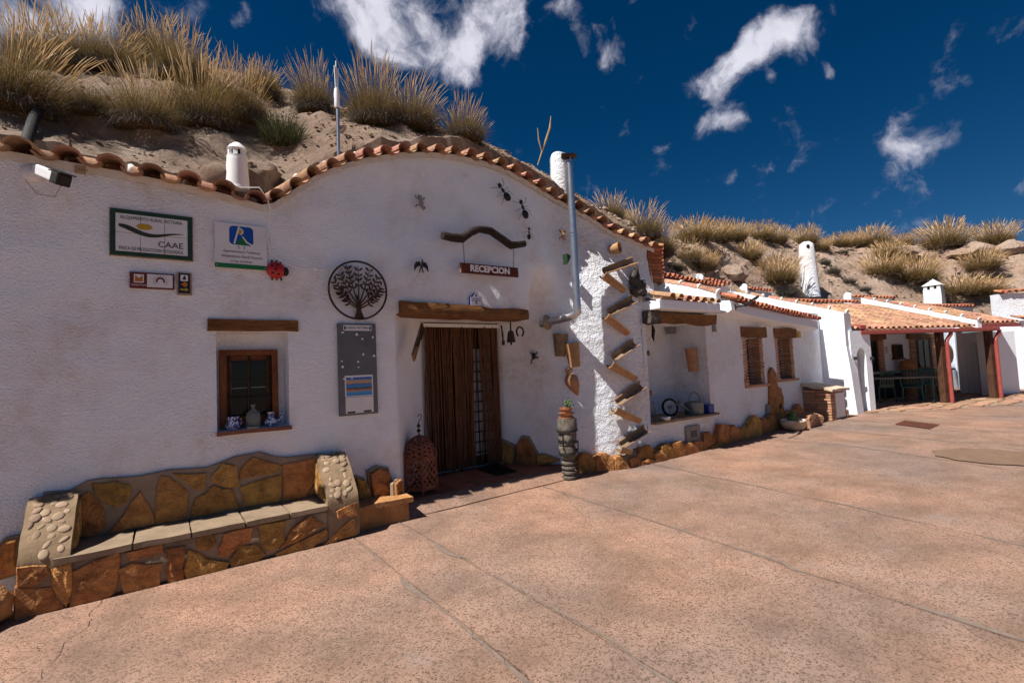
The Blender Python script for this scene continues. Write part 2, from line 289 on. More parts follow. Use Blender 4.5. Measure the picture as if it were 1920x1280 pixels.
# ---------------------------------------------------------------- helpers
WORLD = {}
def P3(o): return WORLD[o.name]
def tag(o, label=None, cat=None, group=None, kind=None):
    if label: o['label'] = label
    if cat: o['category'] = cat
    if group: o['group'] = group
    if kind: o['kind'] = kind
    return o
def empty(name, loc, label=None, cat=None, group=None, rz=0):
    o = bpy.data.objects.new(name, None); o.empty_display_size = .1; col.objects.link(o)
    o.location = loc; WORLD[o.name] = Vector(loc)
    return tag(o, label, cat, group)
class MB:
    def __init__(s): s.v = []; s.f = []
    def add(s, vs, fs):
        n = len(s.v); s.v += [tuple(p) for p in vs]; s.f += [tuple(i + n for i in f) for f in fs]; return s
    def box(s, a, b):
        (x0, y0, z0), (x1, y1, z1) = a, b
        return s.add([(x0,y0,z0),(x1,y0,z0),(x1,y1,z0),(x0,y1,z0),(x0,y0,z1),(x1,y0,z1),(x1,y1,z1),(x0,y1,z1)],
                     [(0,3,2,1),(4,5,6,7),(0,1,5,4),(1,2,6,5),(2,3,7,6),(3,0,4,7)])
    def obox(s, c, ax, ay, az):          # centre and three half-axis vectors
        c, ax, ay, az = map(Vector, (c, ax, ay, az)); vs = []
        for k in (-1, 1):
            for i, j in ((-1,-1),(1,-1),(1,1),(-1,1)): vs.append(c + ax*i + ay*j + az*k)
        return s.add(vs, [(0,3,2,1),(4,5,6,7),(0,1,5,4),(1,2,6,5),(2,3,7,6),(3,0,4,7)])
    def tube(s, pts, r, n=8, cap=True, sq=1.0):
        pts = [Vector(p) for p in pts]; m = len(pts); rr = r if isinstance(r, (list, tuple)) else [r]*m
        vs = []; prev = None
        for i, p in enumerate(pts):
            d = (pts[min(i+1, m-1)] - pts[max(i-1, 0)]).normalized()
            if prev is None:
                a = Vector((0,0,1)) if abs(d.z) < .9 else Vector((1,0,0))
                x = d.cross(a).normalized()
            else:
                x = (prev - d * prev.dot(d)).normalized()
            prev = x; y = d.cross(x)
            for k in range(n):
                t = 2*math.pi*k/n; vs.append(p + (x*math.cos(t) + y*math.sin(t)*sq)*rr[i])
        fs = []
        for i in range(m-1):
            for k in range(n): fs.append((i*n+k, i*n+(k+1)%n, (i+1)*n+(k+1)%n, (i+1)*n+k))
        if cap: fs.append(tuple(range(n))[::-1]); fs.append(tuple((m-1)*n+k for k in range(n)))
        return s.add(vs, fs)
    def lathe(s, prof, c, n=20, cap=True, phase=0, axis=None):
        c = Vector(c); vs = []; m = len(prof)
        R = axis.to_track_quat('Z', 'Y').to_matrix() if axis is not None else Matrix.Identity(3)
        for r, z in prof:
            for k in range(n):
                t = 2*math.pi*k/n + phase; vs.append(c + R @ Vector((r*math.cos(t), r*math.sin(t), z)))
        fs = []
        for i in range(m-1):
            for k in range(n): fs.append((i*n+k, i*n+(k+1)%n, (i+1)*n+(k+1)%n, (i+1)*n+k))
        if cap: fs.append(tuple(range(n))[::-1]); fs.append(tuple((m-1)*n+k for k in range(n)))
        return s.add(vs, fs)
    def prism(s, poly, off):             # planar polygon (3D points) thickened by vector off
        off = Vector(off); n = len(poly); a = [Vector(p) for p in poly]; b = [p + off for p in a]
        return s.add(a + b, [tuple(range(n))[::-1], tuple(range(n, 2*n))] + [(i, (i+1)%n, n+(i+1)%n, n+i) for i in range(n)])
    def build(s, name, mat, parent=None, smooth=0, bevel=0, origin=None, bseg=2):
        me = bpy.data.meshes.new(name)
        vs = [Vector(p) for p in s.v]
        if origin is None:
            lo = [min(p[i] for p in vs) for i in range(3)]; hi = [max(p[i] for p in vs) for i in range(3)]
            origin = Vector(((lo[0]+hi[0])/2, (lo[1]+hi[1])/2, (lo[2]+hi[2])/2 if parent else lo[2]))
        origin = Vector(origin)
        me.from_pydata([p - origin for p in vs], [], s.f); me.materials.append(M[mat])
        bm = bmesh.new(); bm.from_mesh(me); bmesh.ops.recalc_face_normals(bm, faces=bm.faces)
        if bevel:
            es = [e for e in bm.edges if len(e.link_faces) == 2 and e.calc_face_angle(0) > .5]
            bmesh.ops.bevel(bm, geom=es, offset=bevel, segments=bseg, affect='EDGES', profile=.6)
        bm.to_mesh(me); bm.free()
        if smooth:
            me.shade_smooth(); me.set_sharp_from_angle(angle=math.radians(smooth))
        o = bpy.data.objects.new(name, me); col.objects.link(o)
        return place(o, parent, origin)
def place(o, parent, origin):
    WORLD[o.name] = Vector(origin)
    if parent is not None:
        o.parent = parent; o.location = Vector(origin) - WORLD[parent.name]
    else: o.location = origin
    return o
def inst(name, me, parent, mw, mat=None):
    """an object that shares mesh data, placed by a world matrix (parents are never rotated)"""
    o = bpy.data.objects.new(name, me); col.objects.link(o)
    m = mw.copy(); WORLD[o.name] = mw.to_translation()
    if parent is not None:
        o.parent = parent; m.translation = mw.to_translation() - WORLD[parent.name]
    o.matrix_local = m
    return o
def rough_bm(mb, amp, scale, seed=0, sub=0):
    """subdivide a shape and shake it: hewn wood, rocks"""
    me = bpy.data.meshes.new('tmp'); me.from_pydata(mb.v, [], mb.f); bm = bmesh.new(); bm.from_mesh(me); bpy.data.meshes.remove(me)
    bmesh.ops.recalc_face_normals(bm, faces=bm.faces)
    if sub: bmesh.ops.subdivide_edges(bm, edges=bm.edges[:], cuts=sub, use_grid_fill=True)
    for v in bm.verts:
        q = v.co * scale + Vector((seed*3.1, seed*1.7, seed*.9)); v.co += Vector((noise.noise(q), noise.noise(q + Vector((31,7,3))), noise.noise(q + Vector((5,51,17))))) * amp
    r = MB(); bm.verts.index_update(); r.v = [tuple(v.co) for v in bm.verts]; r.f = [tuple(x.index for x in f.verts) for f in bm.faces]; bm.free(); return r
def smooth(a, b, x):
    t = max(0, min(1, (x-a)/(b-a))); return t*t*(3-2*t)
def interp(tab, x):
    if x <= tab[0][0]: return tab[0][1]
    for (a, ya), (b, yb) in zip(tab, tab[1:]):
        if x <= b: return ya + (yb-ya)*(x-a)/(b-a)
    return tab[-1][1]
def text(body, size, loc, mat, parent, rot=(math.pi/2, 0, 0), align='CENTER', depth=.0015, name='lettering', bold=0, sx=1.0):
    c = bpy.data.curves.new('t', 'FONT'); c.body = body; c.size = size; c.extrude = depth; c.align_x = align; c.align_y = 'CENTER'; c.offset = bold; c.resolution_u = 3
    t = bpy.data.objects.new('t', c); col.objects.link(t)
    dg = bpy.context.evaluated_depsgraph_get(); me = bpy.data.meshes.new_from_object(t.evaluated_get(dg)); bpy.data.objects.remove(t); bpy.data.curves.remove(c)
    me.materials.clear(); me.materials.append(M[mat])
    from mathutils import Euler
    me.transform(Euler(rot).to_matrix().to_4x4() @ Matrix.Diagonal((sx, 1, 1, 1)))
    o = bpy.data.objects.new(name, me); col.objects.link(o); return place(o, parent, loc)
# a stone: an outline in 3D, proud of its bed along the normal, with a broken, inset face
def stone(poly, nrm, thick, parent, name='stone', mat='ochre_stone', seed=0, bed=.02, sharp=24, i0=.88, i1=.96):
    nrm = Vector(nrm).normalized(); rnd = random.Random(seed*77+len(poly)); pts = []
    P = [Vector(p) for p in poly]; n = len(P)
    for i in range(n):
        a, b = P[i], P[(i+1) % n]; pts.append(a)
        if (b-a).length > .09:
            w = (b-a).cross(nrm).normalized(); pts.append((a+b)/2 + w*rnd.uniform(-.012, .014)*min(1, (b-a).length/.15))
    c = sum(pts, Vector())/len(pts); m = len(pts)
    r0 = [p - nrm*bed for p in pts]
    r1 = [c + (p-c)*.99 + nrm*thick*rnd.uniform(.55, .85) for p in pts]
    r2 = [c + (p-c)*rnd.uniform(i0, i1) + nrm*thick*rnd.uniform(.8, 1.15) for p in pts]
    r3 = [c + (p-c)*rnd.uniform(.35, .55) + nrm*thick*rnd.uniform(.7, 1.45) for p in pts]
    vs = r0+r1+r2+r3+[c + nrm*thick*rnd.uniform(.9, 1.3)]; fs = []
    for k in range(3):
        for i in range(m): fs.append((k*m+i, k*m+(i+1) % m, (k+1)*m+(i+1) % m, (k+1)*m+i))
    for i in range(m): fs.append((3*m+i, 3*m+(i+1) % m, 4*m))
    return MB().add(vs, fs).build(name, mat, parent, smooth=sharp, origin=c)
# ---------------------------------------------------------------- the yard: cast slabs with open joints
ground = MB(); ground.add([(-60,-60,-.03),(80,-60,-.03),(80,40,-.03),(-60,40,-.03)], [(0,1,2,3)])
pm('joint_dirt', (.16, .125, .10), (.10, .08, .065), 20, .95, .5, 60, .004, world=True)
gobj = tag(ground.build('ground', 'joint_dirt'), kind='structure')
yard = tag(MB().add([(-14,-16,-.016),(40,-16,-.016),(40,4,-.016),(-14,4,-.016)], [(0,1,2,3)]).build('courtyard', 'joint_dirt'), kind='structure')
# joint lines in plan, from the wall out into the yard
JN = [((-0.009,-0.416,0.000), (-1.018,-1.749,0.000)), ((1.438,-2.316,-0.000), (1.428,-3.223,0.000)), ((3.869,-0.100,0.000), (3.364,-4.185,0.000)), ((5.797,-0.750,0.000), (5.278,-4.293,0.000)), ((9.081,-0.597,0.000), (7.430,-4.008,0.000)), ((10.746,-0.975,0.000), (10.097,-3.655,0.000)), ((12.475,-0.698,0.000), (11.932,-3.411,0.000))]
def ext(j):
    a, b = Vector(j[0][:2]), Vector(j[1][:2]); d = (b-a).normalized()
    return a - d*(a.y-2.2)/d.y if abs(d.y) > .05 else a - d*3, a + d*((-15.5-a.y)/d.y)
lines = []
for j in JN:
    a, b = Vector(j[0][:2]), Vector(j[1][:2]); d = (b-a).normalized()
    lines.append((a + d*((2.2-a.y)/d.y), a + d*((-15.5-a.y)/d.y)))
lines.sort(key=lambda l: l[0].x)
# keep the lines from crossing inside the yard
for i in range(1, len(lines)):
    if lines[i][1].x < lines[i-1][1].x + .6: lines[i] = (lines[i][0], Vector((lines[i-1][1].x + .6, lines[i][1].y)))
edges = [(Vector((-14,2.2)), Vector((-14,-15.5)))] + lines + [(Vector((40,2.2)), Vector((40,-15.5)))]
def slab(q, g, name='slab'):
    n = 26; m = 26; mb = MB(); vs = []
    (a, b), (c, d) = q
    for i in range(n+1):
        for k in range(m+1):
            s, t = i/n, k/m
            # crooked edges
            w0 = noise.noise(Vector((a.x*3, t*19, 1)))*.02; w1 = noise.noise(Vector((c.x*3, t*19, 1)))*.02
            pl = a.lerp(b, t) + Vector((w0, 0)); pr = c.lerp(d, t) + Vector((w1, 0))
            pl.x += g; pr.x -= g
            p = pl.lerp(pr, s); z = noise.noise(Vector((p.x*.5, p.y*.5, 3)))*.006
            vs.append((p.x, p.y, z))
    idx = lambda i, k: i*(m+1)+k
    fs = [(idx(i,k), idx(i,k+1), idx(i+1,k+1), idx(i+1,k)) for i in range(n) for k in range(m)]
    rim = [idx(i,0) for i in range(n)] + [idx(n,k) for k in range(m)] + [idx(i,m) for i in range(n,0,-1)] + [idx(0,k) for k in range(m,0,-1)]
    base = len(vs); vs += [(vs[r][0], vs[r][1], -.014) for r in rim]
    fs += [(rim[i], rim[(i+1) % len(rim)], base+(i+1) % len(rim), base+i) for i in range(len(rim))]
    mb.add(vs, fs); return mb.build(name, 'yard', yard, smooth=40)
for e0, e1 in zip(edges, edges[1:]): slab((e0, e1), .006)
# pale cement smeared along the joints, and a few hairline cracks
pm('joint_cement', (.22, .165, .135), (.15, .112, .09), 14, .92, .6, 70, .004, world=True)
pm('crack_dark', (.07, .055, .045), (.04, .032, .026), 20, .95, world=True)
for li, (a, b) in enumerate(lines):
    n = 150; vs = []; a2 = a.lerp(b, .115)
    for i in range(n+1):
        t = i/n; p = a2.lerp(b, t); w = noise.noise(Vector((a.x*3, (.115+.885*t)*19, 1)))*.02
        q = .5+noise.fractal(Vector((t*26, li*7, 2)), 1, 2, 3); wd = .06*max(0, q-.2)+.0005; off = .012 if noise.noise(Vector((t*9, li*3, 8))) > 0 else -.012-wd
        for dx in (off, off+wd*.5, off+wd): vs.append((p.x+w+dx, p.y, noise.noise(Vector(((p.x+w+dx)*.5, p.y*.5, 3)))*.006+.0035))
    MB().add(vs, [(i*3+k, i*3+k+1, (i+1)*3+k+1, (i+1)*3+k) for i in range(n) for k in range(2)]).build('joint_cement', 'joint_cement', yard)
for ci, (a, b, amp) in enumerate((((1.435,-2.518,0.000), (1.428,-3.223,0.000), .05), ((-0.195,0.309,0.000), (-0.530,-1.585,0.000), .06), ((5.396,-1.398,0.000), (5.707,-3.465,0.000), .06), ((4.113,-0.235,0.000), (3.076,-2.062,0.000), .04))):
    a, b = Vector(a), Vector(b); d = (b-a).normalized(); sd_ = Vector((-d.y, d.x, 0)); n = 70; vs = []
    for i in range(n+1):
        t = i/n; p = a.lerp(b, t)+sd_*noise.fractal(Vector((t*7, ci*5, 0)), 1, 2, 4)*amp; w = .0022*max(.15, .6+noise.noise(Vector((t*30, ci, 4))))*(1-abs(2*t-1)**6)
        z = noise.noise(Vector((p.x*.5, p.y*.5, 3)))*.006+.004
        vs += [(p.x-sd_.x*w, p.y-sd_.y*w, z), (p.x+sd_.x*w, p.y+sd_.y*w, z)]
    MB().add(vs, [(2*i, 2*i+1, 2*i+3, 2*i+2) for i in range(n)]).build('crack', 'crack_dark', yard)
# grit and dry leaf bits gathered near the wall
gt_ = MB(); rk = random.Random(4)
for _ in range(900):
    if rk.random() < .6: x = rk.uniform(-1.2, 13); y = -.55-abs(rk.gauss(0, .35)) if x < 5 else -.5-abs(rk.gauss(0, .4))
    else: x, y = rk.uniform(-2, 14), rk.uniform(-5, -.6)
    r_ = rk.uniform(.003, .009); a = rk.uniform(0, 6); c_, s_ = math.cos(a)*r_, math.sin(a)*r_
    gt_.add([(x-c_,y-s_,.008),(x+s_*.6,y-c_*.6,.010),(x+c_,y+s_,.008),(x-s_*.6,y+c_*.6,.012),(x,y,.008+r_)], [(0,1,4),(1,2,4),(2,3,4),(3,0,4)])
pm('grit', (.30, .20, .12), (.14, .09, .055), 40, .9, world=True)
tag(gt_.build('grit', 'grit'), 'scattered grit and dry leaf bits on the yard', 'grit', kind='stuff')
# ---------------------------------------------------------------- the hill the caves are dug into
#HILL0
def hill_sections():
    # base point, ridge point, far point
    return [((-9,.5,3.4),(-10,6,7.4)),((-4.5,.5,3.4),(-5,5,7.0)),
     ((-1.056,0.450,3.599),(-1.588,3.200,5.597)),((-0.564,0.450,3.540),(-0.846,3.200,5.637)),((0.005,0.450,3.525),(0.014,3.000,5.968)),((0.483,0.450,3.514),(0.712,2.900,6.071)),((0.943,0.450,3.466),(1.481,2.800,5.977)),
     ((1.461,0.420,3.927),(2.007,2.400,5.769)),((2.219,0.420,4.333),(2.781,2.000,5.546)),((3.030,0.420,4.575),(3.641,1.700,5.398)),((3.700,0.420,4.603),(4.374,1.500,5.272)),((4.550,0.420,4.459),(5.237,1.400,4.959)),
     ((5.548,0.450,4.129),(7.819,2.400,4.960)),((7.252,0.800,3.854),(10.066,3.600,5.290)),((9.6,1.7,3.0),(14.090,5.000,5.700)),((11.5,2.2,3.1),(17.686,5.600,6.307)),
     ((13.5,3.2,3.3),(21.340,6.000,6.976)),((17.5,3.4,3.5),(25.203,5.900,7.250)),((20.644,3.100,3.741),(28.361,5.200,7.349)),((22.986,2.300,3.395),(30.479,4.000,7.226)),
     ((26.983,0.900,3.140),(30.771,1.900,6.840)),((27.837,-0.600,3.028),(32.332,-0.100,6.440)),((28.465,-2.000,2.662),(32.213,-1.800,5.731)),((29.080,-3.800,2.271),(34.738,-3.750,5.273)),((30.5,-8,2.2),(36,-8.5,5.6))]
def hnoise(x, y, z):
    s = 0; a = 1; f = 1
    for k in range(4):
        s += a*(math.sin(x*f*1.7+1.3*k+y*f*.6)*math.cos(y*f*1.9-.7*k+z*f*1.1)+math.sin(z*f*2.3+x*f*.9+k)*.6); a *= .5; f *= 2.13
    return s*.5
def hill_grid():
    S = hill_sections(); n = len(S); NS = (n-1)*16+1; NT = 70; V = []
    def cat(a, b, c, d, t): return tuple(.5*(2*b[i]+(c[i]-a[i])*t+(2*a[i]-5*b[i]+4*c[i]-d[i])*t*t+(3*b[i]-a[i]-3*c[i]+d[i])*t**3) for i in range(3))
    for i in range(NS):
        k = min(i//16, n-2); t = (i-k*16)/16.0; g = lambda j, w: S[max(0, min(n-1, j))][w]
        b = cat(g(k-1,0), g(k,0), g(k+1,0), g(k+2,0), t); r = cat(g(k-1,1), g(k,1), g(k+1,1), g(k+2,1), t)
        dx, dy, dz = (r[0]-b[0], r[1]-b[1], r[2]-b[2])
        for j in range(NT):
            q = j/46.0
            if q <= 1:
                e = math.sin(q*math.pi/2)*.35+q*.65; x = b[0]+dx*q; y = b[1]+dy*q; z = b[2]+dz*e
            else:
                w = (q-1)*46/23; w = w*w*9+w*1.5; l = math.hypot(dx, dy) or 1; x = r[0]+dx/l*w; y = r[1]+dy/l*w; z = r[2]-w*.22
            am = .05+.10*min(1, math.hypot(dx, dy)/4)
            h = hnoise(x*1.1, y*1.1, z*1.3)*am*min(1, q*6)*(.35 if q > .9 else 1); led = (abs(math.sin(z*5.5+hnoise(x*.5, y*.5, 0)*1.5))-.6)*.10*min(1, q*5)
            l = math.hypot(dx, dy) or 1
            V.append((x-dx/l*(h+led), y-dy/l*(h+led), z+h*.5))
    return V, NS, NT
#HILL1
V, NS, NT = hill_grid(); hv = []
for p in V:
    q = Vector(p); k = noise.fractal(q*2.6, .8, 2.1, 5)*(.035 if p[0] < 7 else .06) + (abs(noise.noise(q*5.5))-.2)*(.04 if p[0] < 7 else .06); hv.append((p[0], p[1]-k, p[2]+k))
hb = MB(); hb.add(hv, [(i*NT+j, i*NT+j+1, (i+1)*NT+j+1, (i+1)*NT+j) for i in range(NS-1) for j in range(NT-1)])
# the foot of the hill drops behind the houses
row = len(hb.v); hb.add([(hv[i*NT][0], hv[i*NT][1]+.02, hv[i*NT][2]-.5) for i in range(NS)], [])
hb.f += [(i*NT, (i+1)*NT, row+i+1, row+i) for i in range(NS-1)]
hill = tag(hb.build('hillside', 'earth', smooth=32), kind='structure')
# loose stones lying on the slope, too many to count
rk = random.Random(21); scr = MB()
for _ in range(2600):
    i = rk.randrange(20, NS-40); j = rk.randrange(1, 48); p = Vector(hv[i*NT+j]); r_ = rk.uniform(.008, .03)*(1 if p.x < 7 else 3.0)*(2 if rk.random() < .06 else 1)
    p += Vector((rk.uniform(-.1,.1), 0, 0)); vs = []
    for sx_, sy_, sz_ in ((1,0,0),(.3,.9,.1),(-.9,.3,0),(-.4,-.9,.1),(.5,-.8,0),(.1,.1,.8),(0,0,-.6)): vs.append((p.x+sx_*r_*rk.uniform(.7,1.2), p.y+sy_*r_*rk.uniform(.7,1.2), p.z+sz_*r_*rk.uniform(.7,1.1)))
    scr.add(vs, [(0,1,5),(1,2,5),(2,3,5),(3,4,5),(4,0,5),(1,0,6),(2,1,6),(3,2,6),(4,3,6),(0,4,6)])
so = scr.build('scree', 'earth'); tag(so, 'loose small stones scattered over the bare hillside', 'stones', kind='stuff')

# ---------------------------------------------------------------- the reception cave house
EAVE = [(-5,3.3),(-.95,3.26),(-.3,3.24),(.33,3.20),(.56,3.17),(.85,3.12),(1.02,3.27),(1.32,3.54),(1.59,3.72),(1.88,3.87),(2.26,4.02),(2.67,4.12),(3.03,4.17),(3.5,4.18),(3.8,4.15),(4.12,4.07),(4.69,3.9),(5.21,3.70),(5.65,3.49),(6.2,3.38),(6.62,3.31)]
Y0 = [(-6,0),(2,0),(4.2,.02),(4.66,.06),(4.95,-.08),(5.2,-.19),(5.4,-.245),(6.0,-.245),(6.5,-.235)]
def base_y(X, z): return interp(Y0, X)*(1-.62*smooth(2.3, 3.3, z)) + .13*smooth(2.3, 3.7, z)*smooth(1.0, 2.2, X)*(1-smooth(5.0, 6.2, X))
def recess(X, z):
    if X < 2.14 or X > 4.78: return 0
    if X < 2.96: r = ((X-2.12)/.84)**.85
    elif X <= 4.14: r = 1.0
    else: r = 1.0*(1-smooth(4.02, 4.80, X))
    if z < 2.17: return r
    return r*(1-smooth(2.17, 2.95, z))*smooth(4.0, 4.45, X)
WX0, WX1, WZ0, WZ1 = (0.409,0.000,1.572)[0], (1.008,0.000,1.546)[0], 1.05, 1.945
def facade_y(X, z):
    y = base_y(X, z) + recess(X, z)
    if WX0 < X < WX1 and WZ0 < z < WZ1: return .20
    q = Vector((X, z, 0))
    lump = noise.noise(q*1.3)*.018 + noise.noise(q*4.5 + Vector((9,3,1)))*.008 + noise.noise(q*14)*.0035
    rough = smooth(4.5, 4.9, X)*(noise.fractal(q*11, 1, 2, 3)*.012)
    return y - lump*smooth(0, .25, abs(y-1.0)) - rough
xs = []; x = -5.0
while x < 6.46: xs.append(x); x += .075 if x < -1.2 else .042
for e in (WX0, WX1): xs = [q for q in xs if abs(q-e) > .012] + [e-.001, e+.001]
xs.sort(); zs = [i*.042 for i in range(-2, 55)]
for e in (WZ0, WZ1, 2.17): zs = [q for q in zs if abs(q-e) > .012] + [e-.001, e+.001]
zs = sorted(q for q in zs if q < 2.28)
ts = [i/34 for i in range(0, 35)]
house = empty('reception_house', (2.4, 0, 0), 'whitewashed cave house with arched tiled eave, small window and curtained door', 'house')
fb_ = MB(); vs = []; nz = len(zs)+len(ts)
for X in xs:
    zt = interp(EAVE, X)+.05
    for z in zs: vs.append((X, facade_y(X, z), z))
    for t in ts:
        z = 2.29+(zt-2.29)*t; vs.append((X, facade_y(X, z), z))
fs = []
for i in range(len(xs)-1):
    for k in range(nz-1):
        if xs[i] > 6.0 and vs[i*nz+k][2] < 2.25: continue
        fs.append((i*nz+k, (i+1)*nz+k, (i+1)*nz+k+1, i*nz+k+1))
fb_.add(vs, fs)
wall1 = fb_.build('wall', 'plaster', house, smooth=50)
me = wall1.data
# return wall behind the right corner
MB().add([(6.45,facade_y(6.45,2.3),2.2),(8.1,1.1,2.2),(8.1,1.1,3.0),(6.45,facade_y(6.45,3.3),3.36)], [(0,1,2,3)]).build('return_wall', 'plaster', house)
# --- roof tiles
def tile_mesh(name, r0, r1, ln, th, mat, flip=False, n=9, zs=.92):
    vs = []; fs = []
    for (r, y) in ((r0, 0), (r1, ln)):
        for rr in (r, r-th):
            for k in range(n+1):
                a = math.pi*k/n; vs.append((rr*math.cos(a), y, rr*math.sin(a)*zs))
    m = n+1
    for k in range(n):
        fs += [(k, k+1, 2*m+k+1, 2*m+k), (m+k+1, m+k, 3*m+k, 3*m+k+1), (k+1, k, m+k, m+k+1), (2*m+k, 2*m+k+1, 3*m+k+1, 3*m+k)]
    fs += [(0, 2*m, 3*m, m), (n, m+n, 3*m+n, 2*m+n)]
    if flip: vs = [(x, y, -z) for x, y, z in vs]; fs = [f[::-1] for f in fs]
    me = bpy.data.meshes.new(name); me.from_pydata(vs, [], fs); me.materials.append(M[mat]); me.shade_smooth(); me.set_sharp_from_angle(angle=.7); return me
T_big = tile_mesh('tile_big', .092, .08, .44, .016, 'terracotta', zs=.80); C_big = tile_mesh('channel_big', .074, .08, .42, .016, 'terracotta', True, zs=.62)
T_mid = tile_mesh('tile_mid', .076, .066, .44, .013, 'terracotta', zs=.9); C_mid = tile_mesh('channel_mid', .062, .068, .42, .013, 'terracotta', True, zs=.7)
T_cap = tile_mesh('tile_cap', .085, .075, .36, .014, 'terracotta')
T_sm = tile_mesh('tile_small', .072, .062, .42, .013, 'terracotta', n=7); C_sm = tile_mesh('channel_small', .058, .064, .40, .013, 'terracotta', True, n=7, zs=.7)
T_red = tile_mesh('tile_red', .066, .058, .34, .013, 'terracotta_red', n=7); C_red = tile_mesh('channel_red', .054, .06, .32, .013, 'terracotta_red', True, n=7, zs=.7)
def frame_mat(p, t, back):
    t = Vector(t).normalized(); b = Vector(back); b = (b - t*b.dot(t)).normalized(); n = t.cross(b)
    m = Matrix((t, b, n)).transposed().to_4x4(); m.translation = Vector(p); return m
def jit(m, a=.05):
    return m @ Matrix.Rotation(random.uniform(-a, a), 4, 'Z') @ Matrix.Rotation(random.uniform(-a, a)*.6, 4, 'Y') @ Matrix.Translation((0, random.uniform(-.012, .012), random.uniform(-.006, .006)))
def eave_row(path, back, period, cov, chan, parent, over=.14, lift=.045, name='roof_tile', drop=.05):
    """path: list of 3D points along the wall top"""
    P = [Vector(p) for p in path]; ln = [0]
    for a, b in zip(P, P[1:]): ln.append(ln[-1] + (b-a).length)
    def at(s):
        for i in range(len(P)-1):
            if s <= ln[i+1] or i == len(P)-2:
                t = (s-ln[i])/(ln[i+1]-ln[i]); return P[i].lerp(P[i+1], t), (P[i+1]-P[i]).normalized()
    k = int(ln[-1]/period); bk = Vector(back).normalized(); res = []
    for i in range(k):
        s = (i+.5)*ln[-1]/k; p, t = at(s); a, _ = at(max(0, s-period*.6)); b, _ = at(min(ln[-1], s+period*.6)); t = (b-a).normalized()
        n = t.cross(bk).normalized(); pp = p + n*lift - Vector((bk.x, bk.y, 0)).normalized()*over
        res.append(inst(name, cov, parent, jit(frame_mat(pp, t, bk))))
        s2 = i*ln[-1]/k
        p, _ = at(s2); pp = p + n*(lift+.004) - Vector((bk.x, bk.y, 0)).normalized()*(over-.02)
        if i: res.append(inst(name, chan, parent, jit(frame_mat(pp, t, bk), .02)))
    return res
def epath(x0, x1, n, y=0):
    return [(x0+(x1-x0)*i/n, base_y(x0+(x1-x0)*i/n, 3.3)+y, interp(EAVE, x0+(x1-x0)*i/n)) for i in range(n+1)]
backv = (0, 1, .22)
eave_row(epath(-4.4, .86, 40), backv, .262, T_big, C_big, house, over=.16)
eave_row(epath(.86, 6.6, 70), backv, .222, T_mid, C_mid, house, over=.132)
# bed of mortar under the tiles and back to the hill
bed = MB(); pts = [-5+.1*i for i in range(117)]; vs = []
for X in pts:
    y = base_y(X, 3.3); z = interp(EAVE, X)
    for dy, dz in ((-.02, -.02), (-.02, .045), (.30, .115), (.62, .19), (.62, -.1)): vs.append((X, y+dy, z+dz))
bed.add(vs, [(i*5+k, (i+1)*5+k, (i+1)*5+k+1, i*5+k+1) for i in range(len(pts)-1) for k in range(4)])
bed.build('roof_bed', 'mortar_white', house, smooth=40)
# tiles capping the back of the eave, laid end to end with white mortar between
def cap_row(path, parent, step=.37, me=None, joint=.060):
    P = [Vector(p) for p in path]; s = 0; i = 0
    while i < len(P)-1:
        a = P[i]; j = i+1
        while j < len(P)-1 and (P[j]-a).length < step: j += 1
        t = (P[j]-a).normalized()
        if (P[j]-a).length < step*.6: break
        m = frame_mat(a, t.cross(Vector((0,0,1))) if False else Vector((t.y, -t.x, 0)), t)
        inst('cap_tile', me or T_cap, parent, jit(m, .03))
        b = rough_bm(MB().lathe([(joint*1.2,-.022),(joint*1.36,0),(joint*1.2,.022)], (0,0,0), 10, axis=t), .012, 9, seed=i, sub=0)
        b.v = [tuple(Vector(v)+a+Vector((0,0,.012))) for v in b.v]
        b.build('mortar_joint', 'mortar_white', parent, smooth=60)
        i = j
cap_row([(x, base_y(x,3.3)+.27, interp(EAVE,x)+.135) for x in [-4.4+.06*i for i in range(87)]], house)
cap_row([(x, base_y(x,3.3)+.27, interp(EAVE,x)+.135) for x in [.9+.05*i for i in range(108)]], house)
# the eave turns the right corner and steps down the return wall
eave_row([(6.5,-.16,3.34),(6.95,.18,3.24),(7.5,.60,3.10),(8.1,1.05,2.96)], (-.6,.8,.2), .17, T_red, C_red, house, over=.16)
# --- window
win = MB(); a = (0.444,0.150,1.791); b = (0.937,0.150,1.070)
fx0, fz1, fx1, fz0 = a[0], a[2], b[0], b[2]
window = MB()
for (p, q) in (((fx0,.12,fz0),(fx0+.055,.20,fz1)), ((fx1-.055,.12,fz0),(fx1,.20,fz1)), ((fx0+.055,.123,fz1-.055),(fx1-.055,.20,fz1)), ((fx0+.055,.123,fz0),(fx1-.055,.20,fz0+.05))): window.box(p, q)
wo = window.build('window', 'frame_wood', house, bevel=.004)
sash = MB(); sx0, sx1, sz0, sz1 = fx0+.058, fx1-.058, fz0+.05, fz1-.058
for (p, q) in (((sx0,.165,sz0),(sx0+.04,.195,sz1)), ((sx1-.04,.165,sz0),(sx1,.195,sz1)), ((sx0+.04,.166,sz1-.045),(sx1-.04,.195,sz1)), ((sx0+.04,.166,sz0),(sx1-.04,.195,sz0+.045)), (((sx0+sx1)/2-.012,.168,sz0+.045),((sx0+sx1)/2+.012,.195,sz1-.045))): sash.box(p, q)
sash.build('sash', 'frame_wood', wo, bevel=.003)
mx = (sx0+sx1)/2
for x0, x1 in ((sx0+.04, mx-.012), (mx+.012, sx1-.04)):
    for k in range(2):
        z0 = sz0+.047+k*(sz1-sz0-.094)/2; z1 = z0+(sz1-sz0-.094)/2
        MB().box((x0,.186,z0+.004),(x1,.190,z1-.004)).build('pane', 'dark_glass', wo)
